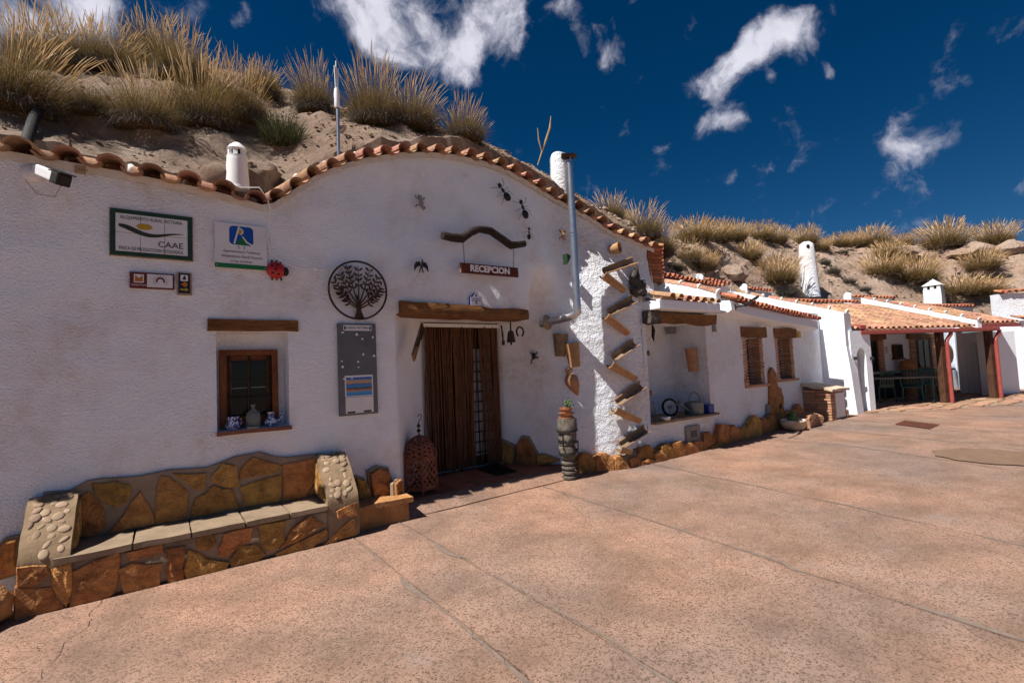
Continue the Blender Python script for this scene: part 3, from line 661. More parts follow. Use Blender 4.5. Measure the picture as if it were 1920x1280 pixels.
for k in range(3):
    xx = sx0+.02+k*(sx1-sx0-.04)/2
    MB().tube([(xx,.14,fz0+.04),(xx,.14,fz1-.05)], .009, 6).build('grille_bar', 'iron_black', wo)
for k in range(4):
    zz = sz0+.05+k*(sz1-sz0-.1)/3
    MB().tube([(fx0+.05,.132,zz),(fx1-.05,.132,zz)], .007, 6).build('grille_bar', 'iron_black', wo)
rough_bm(MB().box((WX0-.005,-.055,WZ0-.035),(WX1+.012,.2,WZ0-.002)), .006, 8, 3, 2).build('window_sill', 'floor_tile', house, smooth=40)
la = (0.342,-0.030,2.063); lb = (1.097,-0.030,1.955)
rough_bm(MB().box((la[0],-.03,lb[2]),(lb[0],.16,la[2])), .008, 7, 5, 4).build('window_lintel', 'beam_wood', house, smooth=35)
# --- door lintel: a long hewn beam
la = (2.162,-0.070,2.304); lb = (3.947,-0.070,2.102)
beam = MB(); n = 14; vs = []
for i in range(n+1):
    s = i/n; X = la[0]+(lb[0]-la[0])*s; zt = la[2]+(-.045)*s+noise.noise(Vector((s*5,1,2)))*.02; zb = 2.145+(-.012)*s+noise.noise(Vector((s*6,4,9)))*.02
    if i == 0: zb += .02
    for (y, z) in ((-.075, zb), (-.085, (zb+zt)/2), (-.065, zt), (.25, zt), (.25, zb)): vs.append((X+noise.noise(Vector((z*9,s,y)))*.012, y+noise.noise(Vector((s*7,z*3,0)))*.012, z))
beam.add(vs, [(i*5+k, i*5+(k+1) % 5, (i+1)*5+(k+1) % 5, (i+1)*5+k) for i in range(n) for k in range(5)] + [(4,3,2,1,0), tuple(n*5+k for k in range(5))])
beam.build('door_lintel', 'beam_wood', house, smooth=40)
# --- door, glazed leaf with an iron grid behind the cane curtain
DX0, DX1, DZ0, DZ1 = 2.985, 4.12, .105, 2.155
door = MB(); door.box((DX0,.955,DZ0),(DX0+.06,1.01,DZ1)); door.box((DX1-.06,.955,DZ0),(DX1,1.01,DZ1)); door.box((DX0+.06,.957,DZ1-.06),(DX1-.06,1.01,DZ1))
dr = door.build('door', 'door_wood', house, bevel=.004)
MB().box((DX0+.065,.965,DZ0+.02),(3.60,.995,DZ1-.065)).build('door_leaf', 'door_wood', dr)
gl = MB(); gl.box((3.61,.965,DZ0+.02),(3.66,.992,DZ1-.065)); gl.box((3.985,.965,DZ0+.02),(DX1-.065,.992,DZ1-.065)); gl.box((3.66,.966,DZ0+.02),(3.985,.992,DZ0+.16)); gl.box((3.66,.966,DZ1-.35),(3.985,.992,DZ1-.065))
gl.build('door_leaf', 'door_wood', dr, bevel=.003)
pm('frosted_pane', (.42, .43, .44), (.34, .35, .36), 4, .25, spec=.5)
MB().box((3.661,.976,DZ0+.162),(3.984,.982,DZ1-.352)).build('pane', 'frosted_pane', dr)
for k in range(10):
    z = DZ0+.2+k*.145; MB().box((3.661,.958,z),(3.984,.968,z+.018)).build('grille_bar', 'iron_black', dr)
for k in range(3):
    MB().box((3.74+k*.085,.954,DZ0+.165),(3.752+k*.085,.964,DZ1-.355)).build('grille_bar', 'iron_black', dr)
# --- tiled threshold and its concrete lip
step = empty('doorstep', (3.2,.3,0)); tag(step, 'low doorstep of red clay tiles with a pink concrete lip before the curtained door', 'doorstep')
MB().add([(2.02,-.06,-.02),(4.6,.06,-.02),(4.78,.12,-.02),(4.2,1.0,-.02),(2.9,1.0,-.02),(2.0,.1,-.02),
          (2.02,-.06,.092),(4.6,.06,.092),(4.78,.12,.092),(4.2,1.0,.092),(2.9,1.0,.092),(2.0,.1,.092)], [(5,4,3,2,1,0),(6,7,8,9,10,11),(0,1,7,6),(1,2,8,7),(2,3,9,8),(3,4,10,9),(4,5,11,10),(5,0,6,11)]).build('bed', 'mortar_grey', step)
for i in range(10):
    for k in range(4):
        x0 = 2.06+i*.262; y0 = -.035+k*.262+(x0-2.06)*.045
        lim0 = 2.08+max(0, y0-.02)*.86; lim1 = 4.72-max(0, y0)*.55
        xa, xb = max(x0, lim0), min(x0+.252, lim1)
        if xb-xa < .05: continue
        y1 = min(y0+.252, .99)
        MB().box((xa,y0,.09),(xb,y1,.104+random.uniform(-.001,.001))).build('floor_tile', 'floor_tile', step, bevel=.003, bseg=1)
lip = MB(); n = 16; vs = []
for i in range(n+1):
    s = i/n; x = 2.02+s*2.62; yb = -.05+s*.10
    for (dy, z) in ((0, .095), (-.06, .085), (-.27+noise.noise(Vector((s*6,0,0)))*.02, .012), (-.27, -.01)): vs.append((x, yb+dy, z))
lip.add(vs, [(i*4+k, i*4+k+1, (i+1)*4+k+1, (i+1)*4+k) for i in range(n) for k in range(3)] + [(0,3,2,1), (n*4,n*4+1,n*4+2,n*4+3)])
lip.build('lip', 'yard', step, smooth=30)
# --- cane strand curtain
cur = empty('strand_curtain', (3.55,.86,.1), 'brown cane strand curtain hanging across the reception doorway', 'curtain')
rail = MB().box((DX0-.13,.83,2.105),(DX1-.03,.875,2.155)).build('rail', 'white_paint', cur, bevel=.004)
MB().box((DX0-.11,.835,2.156),(DX1-.05,.87,2.172)).build('rail_cap', 'yoke_wood', cur)
for i in range(80):
    x = DX0-.11+i*(DX1-DX0+.05)/79; lean = 0
    if 3.58 < x < 3.80: lean = (.13 if x > 3.69 else -.10)*random.uniform(.5, 1.2)
    elif random.random() < .22: lean = random.uniform(-.16, .16)
    if 3.655 < x < 3.725 and i % 3: continue
    y = .85+random.uniform(-.018, .018); z1 = .13+random.uniform(0, .05); r = random.uniform(.0065, .0105)
    pts = [(x+lean*(k/5)**1.2+math.sin(k*2+i)*.004, y+random.uniform(-.004,.004), 2.12-(2.12-z1)*k/5) for k in range(6)]
    MB().tube(pts, [r*.9]+[r]*4+[r*.9], 6).build('strand', 'cane', cur, smooth=60)

# ---------------------------------------------------------------- stones bedded along the house foot
BACK = ["420,305 520,295 580,310 575,370 520,405 470,385 430,345"]
bench = empty('stone_bench', (.4,-.25,0), 'long built-in bench of ochre stone with slab seat under the small window', 'bench')
bk = [[(-0.428,-0.035,0.744),(-0.293,-0.035,0.738),(-0.210,-0.035,0.697),(-0.217,-0.035,0.592),(-0.293,-0.035,0.545),(-0.361,-0.035,0.593),(-0.415,-0.035,0.672)], [(-0.506,-0.035,0.639),(-0.455,-0.035,0.680),(-0.368,-0.035,0.534),(-0.361,-0.035,0.395),(-0.428,-0.035,0.359),(-0.499,-0.035,0.359)],
 [(-0.348,-0.035,0.341),(-0.238,-0.035,0.473),(-0.139,-0.035,0.621),(-0.088,-0.035,0.513),(-0.052,-0.035,0.362),(-0.182,-0.035,0.355),(-0.293,-0.035,0.337)], [(-0.029,-0.035,0.538),(0.001,-0.035,0.724),(0.054,-0.035,0.706),(0.178,-0.035,0.572),(0.161,-0.035,0.352),(-0.030,-0.035,0.357)],
 [(0.093,-0.035,0.736),(0.316,-0.035,0.706),(0.306,-0.035,0.577),(0.241,-0.035,0.583)], [(0.365,-0.035,0.682),(0.442,-0.035,0.767),(0.545,-0.035,0.732),(0.569,-0.035,0.560),(0.491,-0.035,0.558),(0.373,-0.035,0.633)],
 [(0.211,-0.035,0.370),(0.249,-0.035,0.503),(0.372,-0.035,0.585),(0.508,-0.035,0.532),(0.561,-0.035,0.365),(0.370,-0.035,0.361)], [(0.588,-0.035,0.696),(0.688,-0.035,0.791),(0.920,-0.035,0.675),(0.853,-0.035,0.623),(0.587,-0.035,0.616)],
 [(0.586,-0.035,0.537),(0.909,-0.035,0.593),(0.896,-0.035,0.359),(0.610,-0.035,0.364)], [(0.949,-0.035,0.680),(1.274,-0.035,0.707),(1.283,-0.035,0.630),(1.122,-0.035,0.368),(0.944,-0.035,0.370)], [(1.152,-0.035,0.362),(1.292,-0.035,0.585),(1.297,-0.035,0.357)]]
fr = [[(-0.776,-0.470,0.200),(-0.609,-0.470,0.159),(-0.541,-0.470,-0.003),(-0.663,-0.470,-0.030),(-0.775,-0.470,-0.007)], [(-0.772,-0.470,0.329),(-0.632,-0.470,0.306),(-0.615,-0.470,0.257),(-0.697,-0.470,0.189),(-0.771,-0.470,0.210)],
 [(-0.604,-0.470,0.268),(-0.508,-0.470,0.287),(-0.502,-0.470,0.105),(-0.530,-0.470,0.008),(-0.598,-0.470,0.148)], [(-0.490,-0.470,0.222),(-0.256,-0.470,0.291),(-0.249,-0.470,0.234),(-0.281,-0.470,0.024),(-0.330,-0.470,-0.008),(-0.513,-0.470,-0.024),(-0.496,-0.470,0.088)],
 [(-0.199,-0.470,0.285),(-0.001,-0.470,0.297),(0.006,-0.470,0.233),(-0.180,-0.470,0.224)], [(-0.243,-0.470,0.170),(-0.167,-0.470,0.197),(-0.001,-0.470,0.153),(-0.016,-0.470,0.001),(-0.167,-0.470,-0.034),(-0.212,-0.470,-0.013)],
 [(0.033,-0.470,0.243),(0.145,-0.470,0.235),(0.130,-0.470,0.084),(0.169,-0.470,-0.056),(0.053,-0.470,-0.038),(0.032,-0.470,0.078)], [(0.147,-0.470,0.063),(0.174,-0.470,0.207),(0.290,-0.470,0.110),(0.426,-0.470,0.048),(0.410,-0.470,-0.026),(0.186,-0.470,-0.046)],
 [(0.225,-0.470,0.289),(0.307,-0.470,0.312),(0.351,-0.470,0.215),(0.298,-0.470,0.180),(0.232,-0.470,0.210)], [(0.374,-0.470,0.175),(0.413,-0.470,0.270),(0.605,-0.470,0.280),(0.587,-0.470,0.176),(0.427,-0.470,0.100),(0.381,-0.470,0.121)],
 [(0.458,-0.470,0.066),(0.522,-0.470,0.156),(0.635,-0.470,0.137),(0.701,-0.470,0.039),(0.600,-0.470,-0.043),(0.464,-0.470,-0.029)], [(0.662,-0.470,0.286),(0.860,-0.470,0.279),(0.848,-0.470,0.113),(0.752,-0.470,0.063),(0.669,-0.470,0.156)],
 [(0.821,-0.470,0.064),(0.911,-0.470,0.192),(1.059,-0.470,0.275),(1.170,-0.470,0.173),(0.963,-0.470,0.086)], [(0.803,-0.470,0.031),(1.188,-0.470,0.133),(1.197,-0.470,0.098),(1.072,-0.470,0.002),(0.802,-0.470,-0.024)],
 [(1.186,-0.470,0.013),(1.325,-0.470,0.118),(1.449,-0.470,0.172),(1.455,-0.470,0.028),(1.205,-0.470,-0.002)], [(1.299,-0.470,0.274),(1.473,-0.470,0.320),(1.480,-0.470,0.196),(1.308,-0.470,0.202)]]
bx0 = (-0.778,-0.470,-0.002)[0]; bx1 = 1.49
# mortar body: plinth, backrest bed
body = MB(); n = 40; vs = []
for i in range(n+1):
    x = bx0+(bx1-bx0)*i/n
    for (y, z) in ((-.02,-.01),(-.44,-.01),(-.47,.03),(-.468,.28),(-.45,.298),(-.02,.298)):
        vs.append((x, y-noise.noise(Vector((x*4,z*5,1)))*.010, z))
body.add(vs, [(i*6+k, i*6+(k+1) % 6, (i+1)*6+(k+1) % 6, (i+1)*6+k) for i in range(n) for k in range(6)] + [(5,4,3,2,1,0), tuple(n*6+k for k in range(6))])
body.build('plinth', 'mortar_grey', bench, smooth=45)
outl = [(-0.719,-0.035,0.733),(-0.570,-0.035,0.721),(-0.468,-0.035,0.776),(-0.375,-0.035,0.778),(-0.153,-0.035,0.758),(0.055,-0.035,0.779),(0.179,-0.035,0.769),(0.324,-0.035,0.756),(0.546,-0.035,0.821),(0.744,-0.035,0.834),(0.874,-0.035,0.775),(0.970,-0.035,0.751),(1.306,-0.035,0.746),(1.390,-0.035,0.219),(0.609,-0.035,0.237),(0.191,-0.035,0.243),(-0.321,-0.035,0.231),(-0.606,-0.035,0.220)]
MB().prism(outl, (0,.05,0)).build('backrest_bed', 'mortar_grey', bench, bevel=.012)
def grow(p, f): c = sum((Vector(q) for q in p), Vector())/len(p); return [c+(Vector(q)-c)*f for q in p]
for i, p in enumerate(bk): stone(grow(p,1.09), (0,-1,0), .018, bench, seed=i+1)
for i, p in enumerate(fr): stone(grow(p,1.09), (0,-1,0), .024, bench, seed=i+31)
# seat slabs
xl = [-.60,-.17,.19,.56,.90,1.22]
for a, b in zip(xl, xl[1:]):
    rough_bm(MB().box((a+.006,-.50,.30),(b-.006,-.03,.343)), .007, 7, a, 3).build('seat_slab', 'seat_slab', bench, smooth=40)
# arms: curved profile from the wall down to the front, studded with pebbles
def arm(x0, x1, zt, seed):
    prof = [(-.02,.02),(-.02,zt),(-.10,zt+.005),(-.19,zt-.05),(-.29,zt-.14),(-.40,zt-.25),(-.475,zt-.34),(-.485,.30),(-.485,.02)]
    mb = MB(); m = len(prof); xsn = [x0, (x0+x1)/2, x1]
    for x in xsn: mb.v += [(x, y, z) for y, z in prof]
    mb.f = [(j*m+i, j*m+(i+1) % m, (j+1)*m+(i+1) % m, (j+1)*m+i) for j in range(2) for i in range(m)] + [tuple(range(m)), tuple(2*m+i for i in range(m))[::-1]]
    a = rough_bm(mb, .012, 6, seed, 1).build('arm', 'arm_mortar', bench, smooth=40)
    rnd = random.Random(seed); top = prof[1:7]; L_ = [0]
    for p, q in zip(top, top[1:]): L_.append(L_[-1]+math.hypot(q[0]-p[0], q[1]-p[1]))
    done = []
    for _ in range(400):
        s = rnd.uniform(.03, L_[-1]-.02); x = rnd.uniform(x0+.035, x1-.035)
        if any(math.hypot(s-a_, x-b_) < .052 for a_, b_ in done): continue
        done.append((s, x))
        for i in range(len(L_)-1):
            if s <= L_[i+1]:
                t = (s-L_[i])/(L_[i+1]-L_[i]); p, q = top[i], top[i+1]; y = p[0]+(q[0]-p[0])*t; z = p[1]+(q[1]-p[1])*t; tg = Vector((0, q[0]-p[0], q[1]-p[1])).normalized(); break
        nn = Vector((1,0,0)).cross(tg); nn = nn if nn.z > 0 else -nn
        r = rnd.uniform(.02, .044); ang = rnd.uniform(0, 3.14); ax = Vector((1,0,0))*math.cos(ang)+tg*math.sin(ang); ay = nn.cross(ax)
        e = rnd.uniform(.45, .95); vs = []; fs = []; N = 8
        for j, (rr, h) in enumerate(((1,-.3),(.97,.06),(.62,.15))):
            for k in range(N):
                th = 2*math.pi*k/N; vs.append(Vector((x,y,z))+(ax*math.cos(th)+ay*math.sin(th)*e)*r*rr+nn*r*h)
        vs.append(Vector((x,y,z))+nn*r*.17)
        for j in range(2): fs += [(j*N+k, j*N+(k+1) % N, (j+1)*N+(k+1) % N, (j+1)*N+k) for k in range(N)]
        fs += [(2*N+k, 2*N+(k+1) % N, 3*N) for k in range(N)]
        MB().add(vs, fs).build('pebble', 'pebble', a, smooth=80)
    # facing stones on the inner and outer cheeks
    return a
al = arm(bx0, bx0+.27, .70, 3); ar = arm(1.22, 1.50, .735, 4)
for x, nx, par, zt in ((1.222,-1,ar,.735),(bx0+.268,1,al,.70)):
    for (pr) in ([(-.06,.37),(-.06,zt-.04),(-.16,zt-.07),(-.20,zt-.2),(-.16,.38)], [(-.22,.37),(-.22,zt-.14),(-.34,zt-.26),(-.42,.37)]):
        stone([(x, y, z) for y, z in pr], (nx,0,0), .018, par, seed=int(zt*100)+len(pr))
# hewn block beside the bench and a rock at the far left
o = rough_bm(MB().box((1.53,-.34,-.01),(2.06,-.02,.185)), .02, 5, 8, 4).build('stone_block', 'block_stone', smooth=40)
tag(o, 'squared ochre stone block standing between bench and doorstep', 'stone block')
rough_bm(MB().box((1.51,-.37,.185),(2.09,-.0,.235)), .018, 6, 18, 4).build('cap_slab', 'block_stone', o, smooth=40)
b = rough_bm(MB().lathe([(.10,0),(.17,.05),(.19,.16),(.15,.27),(.06,.32)], (0,0,0), 12), .06, 6, 2, 1); c = (-0.807,-0.605,-0.000)
b.v = [(v[0]+c[0]-.18, v[1]+c[1]+.13, v[2]-.02) for v in b.v]
tag(b.build('rock', 'block_stone', smooth=60), 'rounded ochre rock cut by the left edge, beside the bench', 'rock')
# foot stones of the reception house (parts of its wall)
def ystone(polys, nrm, th, par, s0, bed=None, bedmat='mortar_grey'):
    nv = Vector(nrm).normalized()
    for i, p in enumerate(polys):
        if bed:
            c = sum((Vector(q) for q in p), Vector())/len(p)
            MB().prism([c+(Vector(q)-c)*1.16-nv*(bed) for q in p], nv*(bed+.004)).build('stone_bed', bedmat, par, bevel=.01)
        stone(p, nrm, th, par, seed=s0+i)
ystone([[(-0.975,-0.060,0.354),(-0.910,-0.060,0.431),(-0.844,-0.060,0.434),(-0.840,-0.060,0.194),(-0.930,-0.060,0.180)], [(1.620,-0.030,0.454),(1.712,-0.030,0.416),(1.766,-0.030,0.258),(1.752,-0.030,0.203),(1.636,-0.030,0.181)], [(1.753,-0.050,0.480),(1.850,-0.050,0.518),(1.958,-0.050,0.482),(2.013,-0.050,0.262),(1.949,-0.050,0.193),(1.792,-0.050,0.177)]], (0,-1,0), .05, wall1, 60, .05)
ystone([[(1.962,-0.186,0.350),(2.048,-0.114,0.381),(2.085,-0.083,0.347),(2.087,-0.081,0.193),(1.965,-0.184,0.224)]], (.5,-.85,0), .04, wall1, 66, .04)
ystone([[(4.072,0.960,0.447),(4.140,0.859,0.399),(4.203,0.766,0.351),(4.200,0.771,0.060),(4.179,0.801,0.027),(4.068,0.966,0.111)], [(4.237,0.716,0.352),(4.278,0.654,0.466),(4.336,0.569,0.466),(4.371,0.517,0.355),(4.409,0.460,0.213),(4.401,0.472,0.093),(4.284,0.646,-0.032),(4.227,0.730,0.013)], [(4.395,0.441,0.233),(4.447,0.365,0.250),(4.555,0.204,0.188),(4.554,0.205,0.160),(4.442,0.371,0.101),(4.391,0.447,0.090)]], (-.83,-.56,0), .06, wall1, 70, .07)
# wide low ledge of stones from the doorstep to the post
ystone([[(3.972,0.178,0.087),(4.173,0.142,0.075),(4.168,0.143,-0.014),(3.985,0.176,0.011)]], (-.2,-1,0), .05, wall1, 80)
for i, (a, b) in enumerate((((4.047,0.289,0.020),(4.557,0.614,0.020)),((4.271,0.239,0.020),(4.834,0.475,0.020)))):
    rough_bm(MB().box((a[0],a[1],-.01),(a[0]+.34,a[1]+.30,.085)), .03, 6, 4+i, 3).build('stone', 'block_stone', wall1, smooth=45)
# upright stones along the right-hand wall foot, each leaning on the plaster
def wally(X): return interp([(4.7,.07),(4.95,-.08),(5.4,-.245),(6.0,-.245),(6.6,-.24),(7.46,-.22),(9.2,-.11),(10.8,.06),(13.7,.33)], X)
BL = [(1083,893),(1150,890),(1200,880),(1290,858),(1345,842),(1430,818),(1480,802),(1510,795)]

# ---------------------------------------------------------------- things fixed to the reception facade
def disc(mb, c, rx, rz, y0, y1, n=24, rot=0):
    vs = []
    for y in (y0, y1):
        for k in range(n):
            a = 2*math.pi*k/n; x, z = rx*math.cos(a), rz*math.sin(a); vs.append((c[0]+x*math.cos(rot)-z*math.sin(rot), y, c[1]+x*math.sin(rot)+z*math.cos(rot)))
    return mb.add(vs, [tuple(range(n)), tuple(range(n, 2*n))[::-1]] + [(k, n+k, n+(k+1) % n, (k+1) % n) for k in range(n)])
def flat(poly, y0, y1): return MB().prism([(x, y0, z) for x, z in poly], (0, y1-y0, 0))
def blob(mb, c, r, n=12, m=7):
    rx, ry, rz = r; vs = []; fs = []
    for j in range(m+1):
        p = math.pi*j/m
        for k in range(n): a = 2*math.pi*k/n; vs.append((c[0]+rx*math.sin(p)*math.cos(a), c[1]+ry*math.sin(p)*math.sin(a), c[2]+rz*math.cos(p)))
    fs = [(j*n+k, j*n+(k+1) % n, (j+1)*n+(k+1) % n, (j+1)*n+k) for j in range(m) for k in range(n)]
    return mb.add(vs, fs)
SY = -.03
# --- tiled sign
a = (-0.330,-0.030,2.967); b = (0.235,-0.030,2.568); x0, x1 = a[0], b[0]; z1, z0 = (a[2]+(0.237,-0.030,2.957)[2])/2, (b[2]+(-0.330,-0.030,2.581)[2])/2
w, h = x1-x0, z1-z0
sg = empty('tiled_sign', (x0+w/2, 0, z0), 'glazed tile sign with green border, black wave, yellow sun and farm lettering', 'sign')
MB().box((x0-.004,-.022,z0-.004),(x1+.004,.02,z1+.004)).build('bed', 'mortar_grey', sg)
t = .034
for i in range(3):
    for k in range(2):
        tx = x0+t+(w-2*t)*i/3; tz = z0+t+(h-2*t)*k/2
        MB().box((tx+.0015,-.030,tz+.0015),(tx+(w-2*t)/3-.0015,-.02,tz+(h-2*t)/2-.0015)).build('tile', 'white_enamel', sg, bevel=.001, bseg=1)
fr_ = .035
for i, (p, q) in enumerate(((0,.28),(.28,.76),(.76,1))):
    for zz in (z0, z1-t):
        MB().box((x0+w*p+.0015,-.033,zz),(x0+w*q-.0015,-.02,zz+t-.001)).build('border_tile', 'green_glaze', sg, bevel=.003)
for i in range(3):
    for xx in (x0, x1-t):
        MB().box((xx,-.0335,z0+t+.001+(h-2*t)*i/3),(xx+t,-.02,z0+t-.001+(h-2*t)*(i+1)/3)).build('border_tile', 'green_glaze', sg, bevel=.003)
cx = x0+w/2
text('ALOJAMIENTO RURAL VICTORIA', .040, (cx-.004,-.0312,z1-t-.034), 'grey_ink', sg, sx=.72)
text('FINCA DE PRODUCCION ECOLOGICA', .040, (cx-.006,-.0312,z0+t+.026), 'grey_ink', sg, sx=.63)
text('CAAE', .072, (cx+.125,-.0312,z0+t+.082), 'ink', sg)
wv = []; N = 22
for i in range(N+1):
    s = i/N; X = x0+.055+s*(w-.115); zc = z0+h*.56+.035*math.cos(s*6.3)*(1-.55*s)-.012*s; th = .026*math.sin(min(1,s*3.2+.25)*1.57)*(1-s)**.8; wv.append((X, zc+th, zc-th))
MB().prism([(X,-.0325,a_) for X, a_, b_ in wv] + [(X,-.0325,b_) for X, a_, b_ in wv[::-1]], (0,.0028,0)).build('wave', 'olive_paint', sg)
disc(MB(), (x0+w*.40, z0+h*.66), .054, .026, -.0326, -.0296).build('painted_sun', 'yellow_glaze', sg)
# --- acrylic R plaque
a = (0.403,-0.035,2.970); b = (0.831,-0.035,2.545); x0, x1 = a[0], b[0]; z1, z0 = a[2]-.02, b[2]-.012; w, h = x1-x0, z1-z0; cx = x0+w/2
rs = empty('apartment_plaque', (cx,0,z0), 'white acrylic plaque with blue and green R emblem and green foot band', 'sign')
MB().box((x0,-.038,z0),(x1,-.03,z1)).build('panel', 'white_enamel', rs, bevel=.002)
MB().box((x0,-.040,z0),(x1,-.0385,z0+h*.10)).build('band', 'sign_green', rs)
ew, eh, ex, ez = w*.46, h*.42, cx, z0+h*.74
def rrect(cx, cz, w, h, r, n=5):
    o = []
    for sx, sz, a0 in ((1,1,0),(-1,1,90),(-1,-1,180),(1,-1,270)):
        for k in range(n+1): a = math.radians(a0+90*k/n); o.append((cx+sx*(w/2-r)+r*math.cos(a), cz+sz*(h/2-r)+r*math.sin(a)))
    return o
flat(rrect(ex, ez, ew, eh, .035), -.0400, -.0382).build('emblem', 'sign_blue', rs)
flat([(ex-.055,ez-eh/2+.006),(ex+.01,ez-.008),(ex+.045,ez-eh*.34),(ex+.085,ez-eh/2+.01),(ex+.02,ez-eh/2)], -.0408, -.0402).build('emblem_hill', 'sign_green', rs)
flat([(ex-.052,ez-eh/2+.006),(ex-.066,ez-eh/2+.012),(ex-.026,ez+eh/2-.004),(ex-.012,ez+eh/2-.004)], -.0412, -.0402).build('emblem_stroke', 'white_enamel', rs)
ring = [(ex-.016+.034*math.cos(a), ez+eh*.22+.034*math.sin(a)) for a in [math.radians(q) for q in range(100,-100,-20)]]; ring += [(ex-.016+.024*math.cos(a), ez+eh*.22+.024*math.sin(a)) for a in [math.radians(q) for q in range(-80,101,20)]]
flat(ring, -.0412, -.0402).build('emblem_stroke', 'white_enamel', rs)
disc(MB(), (ex-.012, ez+eh*.22), .022, .028, -.0410, -.0402, 14).build('emblem_sun', 'yellow_glaze', rs)
flat([(ex+.002,ez-.004),(ex+.012,ez-.004),(ex+.05,ez-eh*.30),(ex+.09,ez-eh*.44),(ex+.085,ez-eh*.49),(ex+.04,ez-eh*.36)], -.0412, -.0402).build('emblem_stroke', 'white_enamel', rs)
for dx in (-.022, .022):
    k = MB(); disc(k, (cx+dx, z0+h*.455), .005, .005, -.0392, -.0378, 8); k.box((cx+dx-.0015,-.0392,z0+h*.455),(cx+dx+.0015,-.0380,z0+h*.50)); k.box((cx+dx-.007,-.0392,z0+h*.492),(cx+dx+.007,-.0380,z0+h*.505)); k.build('key_mark', 'grey_ink', rs)
text('Apartamentos Turísticos', .033, (cx+.004,-.0385,z0+h*.375), 'grey_ink', rs, sx=.92)
text('Alojamiento Rural Victoria', .034, (cx+.006,-.0385,z0+h*.265), 'grey_ink', rs, sx=.92)
text('Nº Reg. A/GR/00281', .021, (cx,-.0385,z0+h*.155), 'grey_ink', rs)
for xx in (x0+.018, x1-.018): disc(MB(), (xx, z0+h*.05), .006, .006, -.044, -.039, 10).build('screw', 'galvanised', rs)
# --- brown and white quality plaque
a = (-0.203,-0.030,2.455); b = (0.101,-0.030,2.308); x0, x1, z1, z0 = a[0], b[0], a[2]-.012, b[2]; w, h = x1-x0, z1-z0
q = empty('quality_plaque', (x0+w/2,0,z0), 'small landscape plaque, half brown and half white, below the tiled sign', 'sign')
MB().box((x0,-.028,z0),(x1,.0,z1)).build('panel', 'sign_brown', q, bevel=.002)
MB().box((x0+w*.38,-.0305,z0+.012),(x1-.012,-.0285,z1-.012)).build('field', 'white_enamel', q)
MB().box((x0+w*.09,-.0305,z0+h*.34),(x0+w*.31,-.0285,z1-h*.14)).build('stamp', 'white_enamel', q)
flat([(x0+w*.11,z0+h*.40),(x0+w*.29,z0+h*.42),(x0+w*.28,z0+h*.80),(x0+w*.20,z0+h*.62),(x0+w*.12,z0+h*.80)], -.0315, -.0306).build('stamp_picture', 'sign_orange', q)
text('Calidad Rural', .022, (x0+w*.2,-.0292,z0+h*.20), 'white_paint', q, sx=.85)
cxm, czm = x0+w*.68, z0+h*.56
arc = [(cxm+.032*math.cos(a), czm-.01+.036*math.sin(a)) for a in [math.radians(d) for d in range(200,-40,-20)]]; arc += [(cxm+.02*math.cos(a), czm-.012+.022*math.sin(a)) for a in [math.radians(d) for d in range(-20,201,20)]]
em = flat(arc, -.0318, -.0306)
for k in range(11):
    a = math.radians(-30+k*24); em.prism([(cxm+.040*math.cos(a)-.003*math.sin(a),-.0318,czm-.01+.042*math.sin(a)+.003*math.cos(a)),(cxm+.040*math.cos(a)+.003*math.sin(a),-.0318,czm-.01+.042*math.sin(a)-.003*math.cos(a)),(cxm+.056*math.cos(a),-.0318,czm-.01+.055*math.sin(a))], (0,.0012,0))
em.build('sun_emblem', 'sign_brown', q)
# --- little waymark plaque
a = (0.125,-0.025,2.460); b = (0.221,-0.025,2.278); x0, x1, z1, z0 = a[0], b[0], a[2], b[2]; w, h = x1-x0, z1-z0
q = empty('waymark_plaque', (x0+w/2,0,z0), 'tiny upright dark plaque with orange shell and arrow in beige mortar frame', 'sign')
rough_bm(MB().box((x0-.006,-.02,z0-.012),(x1+.008,.01,z1+.004)), .006, 15, 2, 2).build('bed', 'beige_plastic', q, smooth=40)
MB().box((x0+.006,-.028,z0+.004),(x1-.006,-.018,z1-.004)).build('panel', 'sign_navy', q, bevel=.002)
cx = x0+w/2
flat(rrect(cx, z1-.045, .055, .055, .008), -.0295, -.0283).build('white_square', 'white_enamel', q)
flat([(cx-.014,z1-.06),(cx+.014,z1-.06),(cx+.008,z1-.03),(cx,z1-.024),(cx-.008,z1-.04)], -.0305, -.0297).build('figure', 'ink', q)
sh = [(cx-.026,z0+h*.44)] + [(cx-.026+.05*math.cos(math.radians(d)), z0+h*.44+.030*math.sin(math.radians(d))) for d in range(-50,60,15)]
flat(sh, -.0295, -.0283).build('shell', 'sign_orange', q)
flat([(cx-.03,z0+.028),(cx+.008,z0+.028),(cx+.008,z0+.016),(cx+.032,z0+.034),(cx+.008,z0+.052),(cx+.008,z0+.042),(cx-.03,z0+.042)], -.0295, -.0283).build('arrow', 'yellow_glaze', q)
